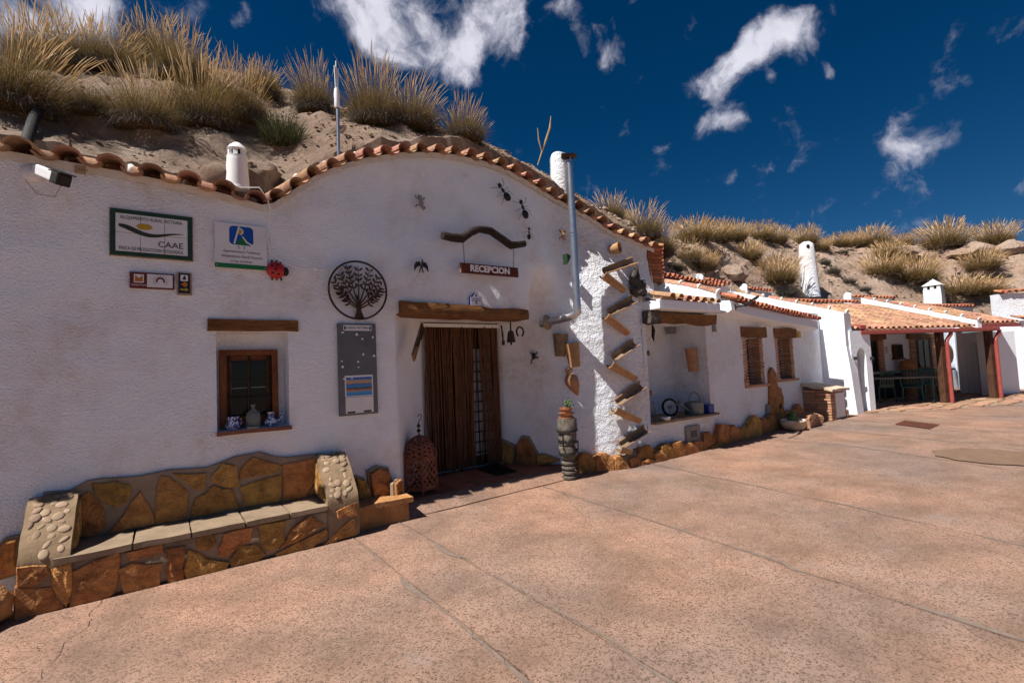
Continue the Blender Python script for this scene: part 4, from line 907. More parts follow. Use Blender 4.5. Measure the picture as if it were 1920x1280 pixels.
# --- ladybird
c = (0.916,-0.050,2.545)
lb = empty('ladybird_ornament', (c[0],0,c[2]), 'red ladybird wall ornament with black spots below the acrylic plaque', 'ornament')
m = MB(); blob(m, (c[0]-.008,-.03,c[2]), (.085,.05,.082), 18, 10); m.build('shell', 'red_gloss', lb, smooth=60)
m = MB(); blob(m, (c[0]+.075,-.035,c[2]-.008), (.032,.032,.045)); m.build('head', 'iron_black', lb, smooth=60)
for dx, dz in ((-.04,.03),(-.035,-.035),(.01,.045),(.015,-.045),(-.01,0)):
    m = MB(); y = -.03-.05*math.sqrt(max(0, 1-((dx)/.085)**2-(dz/.082)**2)); blob(m, (c[0]-.008+dx,y,c[2]+dz), (.012,.006,.012), 8, 5); m.build('spot', 'iron_black', lb)
for k in range(3):
    for s in (-1, 1):
        m = MB(); x = c[0]-.045+k*.04; m.tube([(x,-.03,c[2]+s*.07),(x+.005,-.02,c[2]+s*.096)], .008, 6); m.build('leg', 'iron_black', lb)
# --- tree of life ring
c = (1.692,-0.030,2.390); R = .305
tr = empty('tree_wall_ring', (c[0],0,c[2]-R), 'round rusty metal tree-of-life ornament inside a ring, above the notice board', 'ornament')
m = MB(); m.tube([(c[0]+R*math.cos(a),-.068,c[2]+R*math.sin(a)) for a in [2*math.pi*k/48 for k in range(49)]], .011, 6, cap=False); m.build('ring', 'rust_dark', tr, smooth=60)
tk = MB(); tk.prism([(c[0]-.05,-.068,c[2]-R+.01),(c[0]-.028,-.068,c[2]-.22),(c[0]-.016,-.068,c[2]-.12),(c[0]-.022,-.068,c[2]-.04),(c[0]-.008,-.068,c[2]-.06),(c[0]+.004,-.068,c[2]-.03),(c[0]+.012,-.068,c[2]-.13),(c[0]+.026,-.068,c[2]-.22),(c[0]+.055,-.068,c[2]-R+.01)], (0,.006,0)); tk.build('trunk', 'rust_dark', tr)
lv = MB(); rnd = random.Random(5)
for bi, (ang, ln, bx_, bz, curl) in enumerate([(158,.27,-.012,-.19,-38),(146,.36,-.012,-.17,-24),(126,.43,-.012,-.15,-12),(108,.47,-.006,-.14,-5),(88,.50,0,-.13,4),(68,.47,.006,-.14,8),(50,.44,.010,-.15,12),(34,.38,.012,-.17,20),(20,.29,.014,-.19,34)]):
    p = Vector((c[0]+bx_, c[2]+bz)); pts = [p.copy()]; a = math.radians(ang)
    for k in range(9):
        a += math.radians(curl)/9; p = p + Vector((math.cos(a), math.sin(a)))*ln/9
        if (p-Vector((c[0],c[2]))).length > R-.015: break
        pts.append(p.copy())
    MB().tube([(q_.x,-.066,q_.y) for q_ in pts], [.0095-.007*i/len(pts) for i in range(len(pts))], 5).build('branch', 'rust_dark', tr)
    for i, q_ in enumerate(pts[3:]):
        d = math.atan2((pts[i+3]-pts[i+2]).y, (pts[i+3]-pts[i+2]).x)
        for s in (-1, 1):
            la_ = d+s*math.radians(rnd.uniform(38, 62)); L2 = rnd.uniform(.044, .056); cc = q_+Vector((math.cos(la_), math.sin(la_)))*L2*.62
            if (cc-Vector((c[0],c[2]))).length < R-.03: disc(lv, (cc.x, cc.y), L2*.5, L2*.2, -.069, -.065, 8, la_)
lvo = lv.build('leaves', 'rust_dark', tr); lvo['kind'] = 'stuff'
# --- white junction box and its cable
a = (1.532,-0.030,2.644); b = (1.683,-0.030,2.487)
tag(MB().box((a[0],-.052,b[2]),(b[0],.0,a[2])).build('junction_box', 'grey_box', bevel=.01), 'white plastic junction box behind the top of the tree ornament', 'junction box')
cb = MB(); cb.tube([(0.514,-0.140,3.292),(0.600,-0.200,3.243),(0.748,-0.200,3.271),(0.815,-0.170,3.201),(0.857,-0.100,3.116),(0.848,-0.050,2.958),(0.829,-0.045,2.837),(0.863,-0.050,2.700),(0.963,-0.060,2.620),(1.107,-0.060,2.580),(1.309,-0.060,2.570),(1.444,-0.050,2.616),(1.528,-0.040,2.631),(1.593,-0.040,2.569)], .006, 6)
tag(cb.build('cable', 'white_paint', smooth=60), 'loose white cable drooping from the eave to the junction box', 'cable')
# --- notice board
a = (1.476,-0.040,2.040); b = (1.875,-0.040,1.089); x0, x1, z1, z0 = a[0], b[0], a[2], b[2]; w, h = x1-x0, z1-z0; cx = x0+w/2
nb_ = empty('notice_board', (cx,0,z0), 'tall grey steel notice board with landscape poster near the doorway', 'notice board')
MB().box((x0,-.045,z0),(x1,.0,z1)).build('panel', 'board_grey', nb_, bevel=.003)
MB().box((x0+.055,-.048,z1-.075),(x1-.05,-.0455,z1-.018)).build('name_strip', 'white_enamel', nb_)
text('CUEVAS VICTORIA', .034, (cx,-.0488,z1-.047), 'ink', nb_, sx=.85)
for xx in (x0+.07, x1-.065): MB().box((xx-.008,-.0492,z1-.065),(xx+.008,-.0482,z1-.03)).build('name_mark', 'ink', nb_)
MB().box((x0+.058,-.048,z0+.02),(x1-.05,-.0455,z0+.185)).build('white_sheet', 'white_enamel', nb_)
MB().box((x0+.055,-.049,z0+.19),(x1-.05,-.0455,z0+.41)).build('poster', 'white_enamel', nb_)
MB().box((x0+.068,-.0505,z0+.20),(x1-.062,-.0492,z0+.39)).build('poster_picture', 'landscape_print', nb_)
for dx in (-.085, .085): flat(rrect(cx+dx, z0+.032, .085, .018, .008), -.0492, -.0482).build('caption', 'ink', nb_)
rnd = random.Random(2)
for (u_, v_) in ((.09,.10),(.50,.12),(.90,.15),(.62,.17),(.64,.34),(.90,.36),(.08,.41),(.52,.42),(.10,.47),(.5,.48),(.33,.6),(.1,.6)):
    m = MB(); blob(m, (x0+w*u_+rnd.uniform(-.01,.01),-.047,z1-h*v_), (rnd.uniform(.008,.015),.006,rnd.uniform(.009,.017)), 8, 5); m.build('glue_dab', 'white_paint', nb_)
# --- yoke with the hanging board
yk = [(2.695,-0.100,3.095),(2.823,-0.100,3.085),(2.954,-0.100,3.088),(3.078,-0.100,3.176),(3.204,-0.100,3.233),(3.378,-0.100,3.236),(3.545,-0.100,3.154),(3.685,-0.100,3.086),(3.914,-0.100,3.134)]
ym = MB(); ym.tube(yk, [.045,.05,.052,.05,.048,.048,.05,.052,.045], 10)
tag(rough_bm(ym, .012, 9, 3, 1).build('wooden_yoke', 'yoke_wood', smooth=50), 'dark curved wooden ox yoke fixed high above the doorway', 'yoke')
a = (2.926,-0.100,2.780); b = (3.775,-0.100,2.695); tilt = ((3.780,-0.100,2.787)[2]-a[2])/(b[0]-a[0])
rb = empty('reception_board', ((a[0]+b[0])/2,-.1,b[2]), 'red-brown wooden board lettered RECEPCION hanging by chains from the yoke', 'sign')
bw = b[0]-a[0]; bz = (a[2]+b[2])/2-.005; bxm = (a[0]+b[0])/2; bh = .062
MB().obox((bxm,-.10,bz), (bw/2,0,bw/2*tilt), (0,.014,0), (-bh*tilt,0,bh)).build('board', 'sign_wood', rb, bevel=.005)
MB().obox((a[0]-.006,-.10,bz-bw/2*tilt), (.007,0,0), (0,.013,0), (0,0,bh*.95)).build('end_grain', 'plank_wood', rb)
t_ = text('RECEPCION', .108, (bxm-.01,-.116,bz), 'white_paint', rb, rot=(math.pi/2,-math.atan(tilt),0), depth=.003, bold=.004, sx=1.02)
for p, q in (((2.968,-0.100,3.057),(2.978,-0.100,2.791)),((3.725,-0.100,3.042),(3.711,-0.100,2.795))):
    p, q = Vector(p), Vector(q); ch = MB(); n = 9
    for k in range(n):
        s0, s1 = p.lerp(q, k/n), p.lerp(q, (k+1.15)/n); off = Vector((.007,0,0)) if k % 2 else Vector((0,.007,0))
        ch.tube([s0, s0.lerp(s1,.25)+off, s0.lerp(s1,.75)+off, s1, s0.lerp(s1,.75)-off, s0.lerp(s1,.25)-off, s0], .0025, 4, cap=False)
    ch.build('chain', 'iron_black', rb)
# --- ants
def ant(c, head, tail, sc_, label):
    r = empty('ant_ornament', (c[0],0,c[2]), label, 'ornament', 'black metal ants on the wall')
    H_, T_ = Vector(head), Vector(tail); d = (T_-H_).normalized(); sd_ = Vector((-d.z,0,d.x)); th = H_.lerp(T_,.42)
    def el(p, a_, b_):
        m = MB(); n, k_ = 12, 8; vs = []
        for j in range(k_+1):
            f_ = math.pi*j/k_
            for k in range(n):
                a = 2*math.pi*k/n; vs.append(Vector(p)+d*a_*math.cos(f_)+(sd_*math.cos(a)+Vector((0,1,0))*math.sin(a))*b_*math.sin(f_))
        return m.add(vs, [(j*n+k, j*n+(k+1) % n, (j+1)*n+(k+1) % n, (j+1)*n+k) for j in range(k_) for k in range(n)])
    el(H_, .032*sc_, .026*sc_).build('head', 'iron_black', r, smooth=60); el(th, .038*sc_, .018*sc_).build('thorax', 'iron_black', r, smooth=60); el(T_, .062*sc_, .044*sc_).build('abdomen', 'iron_black', r, smooth=60)
    MB().tube([th, T_], .006*sc_, 5).build('waist', 'iron_black', r)
    for s in (-1, 1):
        for k, (f1, f2) in enumerate(((-.06,-.10),(.0,.02),(.03,.13))):
            o = th+d*f1*sc_*.4; MB().tube([o, o+sd_*s*.06*sc_+d*f2*.4*sc_+Vector((0,-.03*sc_,0)), o+sd_*s*.13*sc_+d*f2*sc_+Vector((0,.03,0))], .0028*sc_, 4).build('leg', 'iron_black', r)
        MB().tube([H_, H_-d*.05*sc_+sd_*s*.03*sc_], .002*sc_, 4).build('antenna', 'iron_black', r)
ant((3.706,0.040,3.855), (3.649,0.040,3.917), (3.763,0.040,3.785), 1.0, 'black metal ant on the wall, topmost of three climbing towards the eave')
ant((4.017,0.030,3.671), (3.985,0.030,3.747), (4.049,0.030,3.587), 1.0, 'black metal ant on the wall, middle one of three, right above the yoke end')
ant((4.074,0.000,3.323), (4.078,0.000,3.383), (4.071,0.000,3.271), .62, 'smallest black metal ant on the wall, lowest of three beside the yoke')
# --- geckos, swallow, frog
def gecko(name, c, mat, pts, r, legs, label, cat='ornament'):
    o = empty(name, (c[0], c[1], c[2]-.05), label, cat)
    MB().tube([(c[0]+x, c[1]-y, c[2]+z) for x, y, z in pts], r, 8).build('body', mat, o, smooth=60)
    for l in legs: MB().tube([(c[0]+x, c[1]+.01, c[2]+z) for x, z in l], [.009,.008,.012], 6).build('leg', mat, o)
LEG = [[(-.01,.04),(-.045,.06),(-.055,.085)],[(.01,.035),(.045,.05),(.06,.07)],[(0,-.025),(-.04,-.03),(-.055,-.055)],[(.015,-.03),(.05,-.035),(.065,-.06)]]
gecko('gecko_ornament', (2.499,0.060,3.501), 'vent_grey', [(-.02,.0,.085),(-.012,.02,.065),(-.004,.015,.04),(.0,.025,.0),(.01,.02,-.04),(.03,.01,-.075),(.045,0,-.085)], [.012,.024,.018,.027,.022,.012,.005], LEG, 'small grey gecko ornament high on the wall left of the yoke')
gecko('gecko_ornament', (4.717,0.030,3.382), 'clay', [(-.01,.0,.08),(-.008,.02,.06),(0,.015,.035),(.0,.025,.0),(-.005,.02,-.035),(-.0,.01,-.065),(.01,0,-.085)], [.012,.022,.016,.026,.02,.011,.005], LEG, 'small clay-coloured gecko ornament left of the steel stovepipe')
c = (2.432,-0.035,2.717); sw = empty('swallow_ornament', (c[0],0,c[2]-.06), 'black swallow-shaped ornament between the tree ring and the doorway beam', 'ornament')
m = MB(); m.tube([(c[0],-.05,c[2]+.085),(c[0],-.055,c[2]+.06),(c[0],-.06,c[2]+.02),(c[0],-.05,c[2]-.03)], [.006,.02,.026,.012], 8); m.build('body', 'iron_black', sw, smooth=60)
for s in (-1, 1):
    flat([(c[0]+s*.012,c[2]+.05),(c[0]+s*.06,c[2]+.045),(c[0]+s*.085,c[2]+.0),(c[0]+s*.088,c[2]-.065),(c[0]+s*.06,c[2]-.02),(c[0]+s*.02,c[2]+.0)], -.05, -.04).build('wing', 'iron_black', sw)
    flat([(c[0]+s*.002,c[2]-.02),(c[0]+s*.014,c[2]-.03),(c[0]+s*.035,c[2]-.085),(c[0]+s*.012,c[2]-.06)], -.048, -.04).build('tail', 'iron_black', sw)
c = (4.455,0.476,1.657); g = empty('frog_ornament', (c[0],c[1],c[2]-.06), 'small black metal frog ornament on the curved wall right of the door', 'ornament')
nv = Vector((-.83,-.56,0)); tv = Vector((.56,-.83,0)); C0 = Vector(c)+nv*.05
m = MB(); m.tube([C0+Vector((0,0,.05)), C0+nv*.01+Vector((0,0,.03)), C0+nv*.01-Vector((0,0,.01)), C0-tv*.02-Vector((0,0,.04))], [.012,.028,.03,.012], 8); m.build('body', 'iron_black', g, smooth=60)
for l in ([(.02,.03),(.05,.045),(.045,.07)],[(-.02,.03),(-.05,.05),(-.045,.072)],[(.02,-.02),(.06,-.01),(.055,-.04)],[(-.02,-.04),(-.045,-.055),(-.035,-.09),(-.055,-.105)]):
    MB().tube([C0+tv*a_+Vector((0,0,b_)) for a_, b_ in l], .009, 6).build('leg', 'iron_black', g)
# --- house number tile
a = (3.084,-0.030,2.398); b = (3.249,-0.030,2.286); x0, x1, z1, z0 = a[0], b[0], a[2], b[2]; cx = (x0+x1)/2
hn = empty('number_tile', (cx,0,z0), 'white ceramic house number tile with blue rim above the door beam', 'sign')
flat([(x0,z0),(x1,z0),(x1,z1),(cx+.045,z1+.008),(cx+.028,z1+.04),(cx,z1+.055),(cx-.028,z1+.04),(cx-.045,z1+.008),(x0,z1)], -.022, .01).build('rim', 'blue_glaze', hn)
flat([(x0+.006,z0+.006),(x1-.006,z0+.006),(x1-.006,z1-.005),(cx+.04,z1+.003),(cx+.023,z1+.034),(cx,z1+.048),(cx-.023,z1+.034),(cx-.04,z1+.003),(x0+.006,z1-.005)], -.026, -.02).build('face', 'white_enamel', hn)
text('4', .075, (cx,-.0268,z0+.042), 'blue_glaze', hn)
text('RURAL VICTORIA', .021, (cx,-.0268,z1-.045), 'blue_glaze', hn, sx=.85); text('ALOJAMIENTO', .022, (cx,-.0268,z1-.02), 'blue_glaze', hn, sx=.95)
disc(MB(), (cx, z1+.018), .012, .017, -.0285, -.0262, 10).build('crest', 'sign_brown', hn)
# --- camera and grille under the left eave
c0 = Vector((-0.742,-0.120,3.161)); c1 = Vector((-0.601,-0.340,3.046)); d = (c1-c0).normalized()
sc1 = empty('security_camera', (c0.x,0,c0.z-.1), 'white bullet security camera with black front under the left eave', 'camera')
up = Vector((0,0,1)); sx_ = d.cross(up).normalized(); up2 = sx_.cross(d)
MB().obox((c0+c1)/2, d*((c1-c0).length/2), sx_*.042, up2*.04).build('body', 'white_enamel', sc1, bevel=.018, bseg=3)
MB().obox(c1+d*.03, d*.045, sx_*.047, up2*.045).build('front', 'iron_black', sc1, bevel=.012)
MB().obox(c1+d*.01+up2*.05, d*.10, sx_*.05, up2*.004).build('visor', 'iron_black', sc1)
MB().lathe([(.07,0),(.065,.03),(.04,.045)], (c0.x-.05,-.0,c0.z+.0), 18, axis=Vector((0,-1,0))).build('mount', 'white_enamel', sc1, smooth=50)
MB().tube([(c0.x-.05,-.03,c0.z),tuple(c0+d*.05)], .022, 8).build('arm', 'white_enamel', sc1)
disc(MB(), (0,0), .02, .02, 0, .004, 12)
MB().obox(c1+d*.077, d*.002, sx_*.028, up2*.024).build('lens', 'dark_glass', sc1)
MB().tube([(c0.x-.09,-.02,c0.z-.06),(c0.x-.02,-.03,c0.z-.16),(c0.x+.08,-.03,c0.z-.17),(c0.x+.13,-.1,c0.z-.08)], .003, 5).build('cord', 'beige_plastic', sc1)
a = (-0.548,-0.020,3.273); b = (-0.480,-0.020,3.213)
bv = tag(MB().box((a[0],-.03,b[2]),(b[0],.0,a[2])).build('beige_socket', 'beige_plastic', bevel=.006), 'small beige electrical plate under the left eave beside the camera', 'socket')
for k in range(4): disc(MB(), (a[0]+.03+k*.016, (a[2]+b[2])/2-.004*math.sin(k)), .004, .004, -.033, -.0295, 8).build('hole', 'ink', bv)
# --- stovepipe
sp = empty('stovepipe', (4.66,-.25,2.1), 'shiny steel stovepipe rising from an elbow on the wall past the eave', 'stovepipe')
p0, p1 = Vector((4.47,.32,2.12)), Vector((4.66,-.25,2.19))
MB().tube([p0, p1+(p0-p1).normalized()*.09], .055, 16).build('wall_pipe', 'galvanised', sp, smooth=60)
MB().tube([p1+(p0-p1).normalized()*.10, p1+(p0-p1).normalized()*.05+Vector((0,0,.008)), p1+Vector((0,0,.04)), p1+Vector((0,0,.12))], .057, 16).build('elbow', 'galvanised', sp, smooth=60)
MB().tube([p1+Vector((0,0,.11)), p1+Vector((-.002,0,1.13))], .053, 16).build('pipe', 'galvanised', sp, smooth=60)
MB().tube([p1+Vector((-.002,0,1.12)), p1+Vector((-.004,0,2.18))], .05, 16).build('pipe', 'galvanised', sp, smooth=60)
for z in (.12, 1.10, 1.14): MB().tube([p1+Vector((0,0,z)), p1+Vector((0,0,z+.022))], .0575, 16).build('collar', 'galvanised', sp, smooth=60)
MB().lathe([(.03,-.03),(.10,-.012),(.115,0),(.03,.012)], p1+Vector((-.004,0,2.235)), 20).build('cowl', 'rust_dark', sp, smooth=50)
for k in range(3):
    a = 2.1*k; MB().tube([p1+Vector((.045*math.cos(a),.045*math.sin(a),2.15)), p1+Vector((.06*math.cos(a),.06*math.sin(a),2.23))], .005, 4).build('cowl_leg', 'galvanised', sp)
b = rough_bm(MB().lathe([(.11,0),(.10,.03),(.062,.05)], (0,0,0), 16, axis=(p1-p0).normalized()), .02, 12, 4, 1); b.v = [tuple(Vector(v)+p0+(p1-p0).normalized()*.10) for v in b.v]
b.build('soot_collar', 'mortar_grey', sp, smooth=50)
# --- green bracket, clay stub pipe, driftwood
c = (4.665,-0.100,2.999)
tag(MB().prism([(c[0]-.045,-.14,c[2]+.07),(c[0]+.05,-.14,c[2]+.05),(c[0]-.04,-.14,c[2]-.08)], (0,.09,0)).build('green_bracket', 'green_glaze', bevel=.004), 'small dark green angle bracket half behind the stovepipe', 'bracket')
c = (5.662,-0.200,3.254)
k = empty('clay_spout', (c[0],c[1],c[2]-.09), 'short round clay spout poking from the wall under the right eave', 'spout')
ms = MB(); prof = [(.07,-.14),(.085,-.02),(.09,.0),(.068,.0),(.06,-.02),(.055,-.1)]; ax = Vector((.35,-.93,.05)); ms.lathe(prof, c, 18, cap=False, axis=ax); ms.build('pipe', 'clay', k, smooth=50)
MB().lathe([(.001,-.09),(.062,-.09)], c, 18, cap=False, axis=ax).build('bore', 'dark_inside', k)
c = Vector((5.947,-0.360,2.543)); c.y += .12; dw = MB()
dw.tube([c, c+Vector((.01,0,.12)), c+Vector((-.03,.02,.24)), c+Vector((.015,.0,.36)), c+Vector((.0,.02,.47))], [.15,.13,.085,.05,.018], 9)
dw.tube([c+Vector((.05,-.02,.02)), c+Vector((.12,-.03,.12)), c+Vector((.14,-.02,.22))], [.08,.06,.02], 7); dw.tube([c+Vector((-.05,-.03,.02)), c+Vector((-.12,-.04,.08)), c+Vector((-.16,-.03,.13))], [.08,.05,.02], 7)
b = rough_bm(dw, .045, 14, 6, 1)
tag(b.build('driftwood', 'driftwood', smooth=40), 'gnarled dark driftwood stump standing where niche roof meets the taller wall', 'driftwood')
# --- clay tiles pinned in a zigzag down the wall
def trough(p, q, r0, r1, opn, name, label, cat, matn='clay', th=.014, group=None, inner='moss_clay', arc=180):
    p, q = Vector(p), Vector(q); d = (q-p).normalized(); o = Vector(opn); o = (o-d*o.dot(d)).normalized(); s = d.cross(o); n = 10
    t = empty(name, tuple((p+q)/2), label, cat, group)
    for (ro, ri, mt, nm) in ((0, th*.6, matn, 'shell'), (th*.6+.001, th, inner, 'inner_face')):
        vs = []
        for (c_, r) in ((p, r0), (q, r1)):
            for off in (ro, ri):
                for k in range(n+1):
                    a = math.radians((180-arc)/2+arc*k/n)
                    vs.append(c_ + (s*math.cos(a) - o*math.sin(a))*(r-off))
        m_ = n+1; fs = []
        for k in range(n): fs += [(k,k+1,2*m_+k+1,2*m_+k),(m_+k,3*m_+k,3*m_+k+1,m_+k+1),(k,m_+k,m_+k+1,k+1),(2*m_+k,2*m_+k+1,3*m_+k+1,3*m_+k)]
        fs += [(0,2*m_,3*m_,m_),(n,m_+n,3*m_+n,2*m_+n)]
        MB().add(vs, fs).build(nm, mt, t, smooth=50)
    return t
ZZ = [((5.261,-0.294,2.867),(5.776,-0.345,3.038)),((5.201,-0.292,2.777),(5.500,-0.345,2.592)),((5.298,-0.308,2.267),(5.724,-0.345,2.445)),((5.206,-0.294,2.173),(5.528,-0.345,1.963)),((5.324,-0.317,1.617),(5.702,-0.345,1.798)),((5.237,-0.305,1.489),(5.622,-0.345,1.295)),((5.342,-0.324,0.973),(5.790,-0.345,1.161)),((5.255,-0.312,0.850),(5.662,-0.345,0.677)),((5.361,-0.331,0.364),(5.827,-0.345,0.511)),((5.278,-0.320,0.306),(5.449,-0.345,0.248))]
ORD = ['topmost','second from the top','third from the top','fourth from the top','fifth from the top','sixth from the top','seventh from the top','third from the bottom','second from the bottom','lowest and shortest']
for i, (p, q) in enumerate(ZZ):
    p, q = Vector(p), Vector(q); p, q = p.lerp(q, -.10), p.lerp(q, 1.10)
    up_ = i % 2 == 0
    trough(p, q, .074 if not up_ else .06, .058 if not up_ else .074, (-.25,-.75,.6) if up_ else (.35,.25,.9), 'wall_tile', 'old clay roof tile pinned slantwise, %s of the zigzag right of the stovepipe' % ORD[i], 'clay tile', group='zigzag of clay tiles')
trough((4.655,0.115,1.958), (4.640,0.133,1.637), .115, .072, (.6,.9,0), 'wall_tile', 'mossy clay roof tile hung upright under the stovepipe, left of a pair', 'clay tile', 'moss_clay', group='pair of upright clay tiles', arc=215)
trough((4.759,0.014,1.812), (4.782,-0.014,1.475), .115, .072, (.6,.9,0), 'wall_tile', 'clay roof tile hung upright under the stovepipe, right of a pair', 'clay tile', 'clay', group='pair of upright clay tiles', arc=215)
# --- broken amphora on the wall
c = Vector((4.737,0.009,1.265)); ax = Vector((-.28,.1,.75)).normalized()
am = empty('clay_jug', tuple(c-Vector((0,0,.15))), 'pointed clay jug fixed to the wall below the pair of upright tiles', 'jug')
m = MB(); m.lathe([(.004,-.21),(.035,-.16),(.075,-.08),(.098,0),(.092,.06),(.06,.105),(.032,.13),(.03,.19),(.038,.2)], c, 20, axis=ax); m.build('body', 'clay', am, smooth=60)
hx = ax.cross(Vector((0,1,0))).normalized(); MB().tube([c+ax*.18-hx*.03, c+ax*.19-hx*.07, c+ax*.12-hx*.10, c+ax*.06-hx*.085], .012, 6).build('handle', 'clay', am, smooth=60)
# --- plank with a lizard on the left reveal, ironware on the lintel's right
n1 = Vector((.74,-.67,0)); t1 = Vector((.67,.74,0))
def lrev(px): pass
a = Vector((2.553,0.364,2.060)); b = Vector((2.279,0.060,1.662))
d = (a-b).normalized(); s_ = d.cross(n1).normalized()
pl = empty('wall_plank', tuple(b), 'short tilted wooden plank with green lizard on the left door reveal', 'plank')
MB().obox((a+b)/2+n1*.06, d*((a-b).length/2), s_*.05, n1*.012).build('board', 'plank_wood', pl, bevel=.004)
MB().obox(a-d*.11+n1*.076, d*.10, s_*.048, n1*.004).build('dark_stain', 'yoke_wood', pl)
MB().tube([b+d*.13+n1*.085+s_*-.05, b+d*.20+n1*.09+s_*-.03, b+d*.27+n1*.09+s_*-.04, b+d*.31+n1*.09+s_*-.06], [.004,.012,.013,.008], 8).build('lizard', 'olive_paint', pl, smooth=60)
c = Vector((3.721,0.040,1.919)); bl = empty('cow_bell', tuple(c-Vector((0,0,.1))), 'rusty iron cow bell hanging under the right end of the door beam', 'bell')
MB().lathe([(.062,-.08),(.058,-.075),(.048,.0),(.036,.06),(.012,.075)], c, 12, phase=.4).build('bell', 'rust_dark', bl, smooth=40)
MB().tube([c+Vector((0,0,.07)), c+Vector((.002,0,.19))], .01, 6).build('strap', 'iron_black', bl); MB().tube([c-Vector((0,0,.05)), c-Vector((0,0,.115))], [.008,.014], 6).build('clapper', 'iron_black', bl)
c = Vector((3.933,0.120,1.984)); hs = MB(); hs.tube([c+Vector((.058*math.sin(a),0,.065*math.cos(a))) for a in [math.radians(q) for q in range(-150,151,20)]], [.012]*16, 6)
tag(hs.build('horseshoe', 'rust_dark', smooth=60), 'rusty horseshoe hung upside down right of the cow bell', 'horseshoe')
c = Vector((3.663,0.150,1.949)); ir = MB(); ir.tube([c+Vector((-.01,0,.12)), c+Vector((-.004,0,.06)), c+Vector((.002,0,0)), c+Vector((.006,0,-.08))], [.012,.009,.013,.009], 6); ir.box((c.x-.012,c.y-.006,c.z-.14),(c.x+.03,c.y+.006,c.z-.075))
tag(ir.build('iron_tool', 'rust_dark'), 'narrow rusty iron hand tool hung left of the cow bell', 'tool')
# --- jars on the window sill
def jar(name, c, prof, mat, label, cat): 
    r = empty(name, c, label, cat); MB().lathe(prof, c, 20).build('body', mat, r, smooth=60); return r
zs_ = WZ0+.001
c = (0.538,0.050,1.093); c = (c[0], .05, zs_)
r = jar('porcelain_pot', c, [(.035,0),(.055,.012),(.062,.045),(.045,.08),(.04,.092),(.05,.10),(.052,.12),(.044,.12),(.036,.1)], 'blue_porcelain', 'squat blue and white porcelain pot at the left of the window sill', 'pot')
MB().tube([(c[0]+.04,.05,zs_+.1),(c[0]+.07,.05,zs_+.09),(c[0]+.066,.05,zs_+.05),(c[0]+.055,.05,zs_+.04)], .007, 6).build('handle', 'blue_porcelain', r, smooth=60)
c = (0.705,0.060,1.075); c = (c[0], .06, zs_)
r = jar('glass_bottle', c, [(.055,0),(.062,.01),(.063,.10),(.055,.14),(.025,.168),(.016,.18),(.016,.205),(.022,.207),(.022,.218),(.012,.218)], 'bottle_glass', 'clear glass demijohn bottle in the middle of the window sill', 'bottle')
c = (0.856,0.060,1.100); c = (c[0], .06, zs_)
r = jar('porcelain_jug', c, [(.035,0),(.05,.012),(.058,.04),(.045,.07),(.026,.085),(.028,.12),(.034,.135),(.027,.135)], 'blue_porcelain', 'blue and white spouted porcelain jug at the right of the window sill', 'jug')
MB().tube([(c[0]+.045,.06,zs_+.04),(c[0]+.075,.055,zs_+.065),(c[0]+.10,.05,zs_+.095)], [.016,.011,.009], 8).build('spout', 'blue_porcelain', r, smooth=60)
b = rough_bm(MB().box((-.05,-.02,0),(.05,.02,.016)), .014, 16, 5, 2); b.v = [(v[0]+(0.697,0.000,1.065)[0], v[1]-.015, v[2]+zs_) for v in b.v]
tag(b.build('driftwood_chip', 'cream_stone', smooth=50), 'small pale piece of stone lying before the glass bottle', 'stone')
# --- lantern
c = Vector((2.460,0.233,0.105)); c.z = .105
lt = empty('moroccan_lantern', tuple(c), 'rusty pierced metal lantern with dome and hooked finial left of the doorway', 'lantern')
Rl = .205; Hb = .33; z0 = c.z+.07; ph = math.radians(12); rnd = random.Random(11)
hexp = [Vector((c.x+Rl*math.cos(ph+k*math.pi/3), c.y+Rl*math.sin(ph+k*math.pi/3), 0)) for k in range(6)]
for k in range(6):
    a, b = hexp[k], hexp[(k+1) % 6]; nx = ((a+b)/2-Vector((c.x,c.y,0))).normalized()
    MB().tube([a+Vector((0,0,z0-.07)), a+Vector((0,0,z0-.02)), a+Vector((0,0,z0+Hb)), a+Vector((0,0,z0+Hb+.05))], [.006,.014,.009,.009], 4).build('corner_post', 'rust', lt)
    MB().tube([a+Vector((0,0,z0+Hb+.03)), a+Vector((0,0,z0+Hb+.10))], [.022,.003], 5).build('corner_spike', 'rust', lt)
    p = MB(); nu, nvv = 16, 24
    for i in range(nu):
        for j in range(nvv):
            uu, vv = i/nu, j/nvv; edge = i in (0, nu-1) or j in (0, nvv-1)
            s = math.cos((uu-.5+.5/nu)*18.8)*math.cos((vv-.5+.5/nvv)*25.1)+.5*math.cos(math.hypot(uu-.47, (vv-.48)*1.6)*38)
            if not edge and s > .30: continue
            q0 = a.lerp(b, uu)+Vector((0,0,z0+Hb*vv)); q1 = a.lerp(b, uu+1/nu)+Vector((0,0,z0+Hb*vv)); q2 = q1+Vector((0,0,Hb/nvv)); q3 = q0+Vector((0,0,Hb/nvv))
            p.add([q0,q1,q2,q3], [(0,1,2,3)])
    p.build('pierced_panel', 'rust', lt)
dm = MB(); nn, mm = 36, 16
def dome(t): 
    r = Rl*.93*(1-t**2.2)**.62 if t < .93 else Rl*.93*(1-.93**2.2)**.62*(1-(t-.93)/.07*.85); return r, z0+Hb+.02+.245*t
for j in range(mm):
    for k in range(nn):
        s = math.cos(k*2*math.pi*9/nn)*math.cos(j*2.2)
        if 0 < j < mm-2 and s > .35: continue
        q = []
        for (jj, kk) in ((j,k),(j,k+1),(j+1,k+1),(j+1,k)):
            r_, z_ = dome(jj/mm); a = 2*math.pi*kk/nn; q.append((c.x+r_*math.cos(a), c.y+r_*math.sin(a), z_))
        dm.add(q, [(0,1,2,3)])
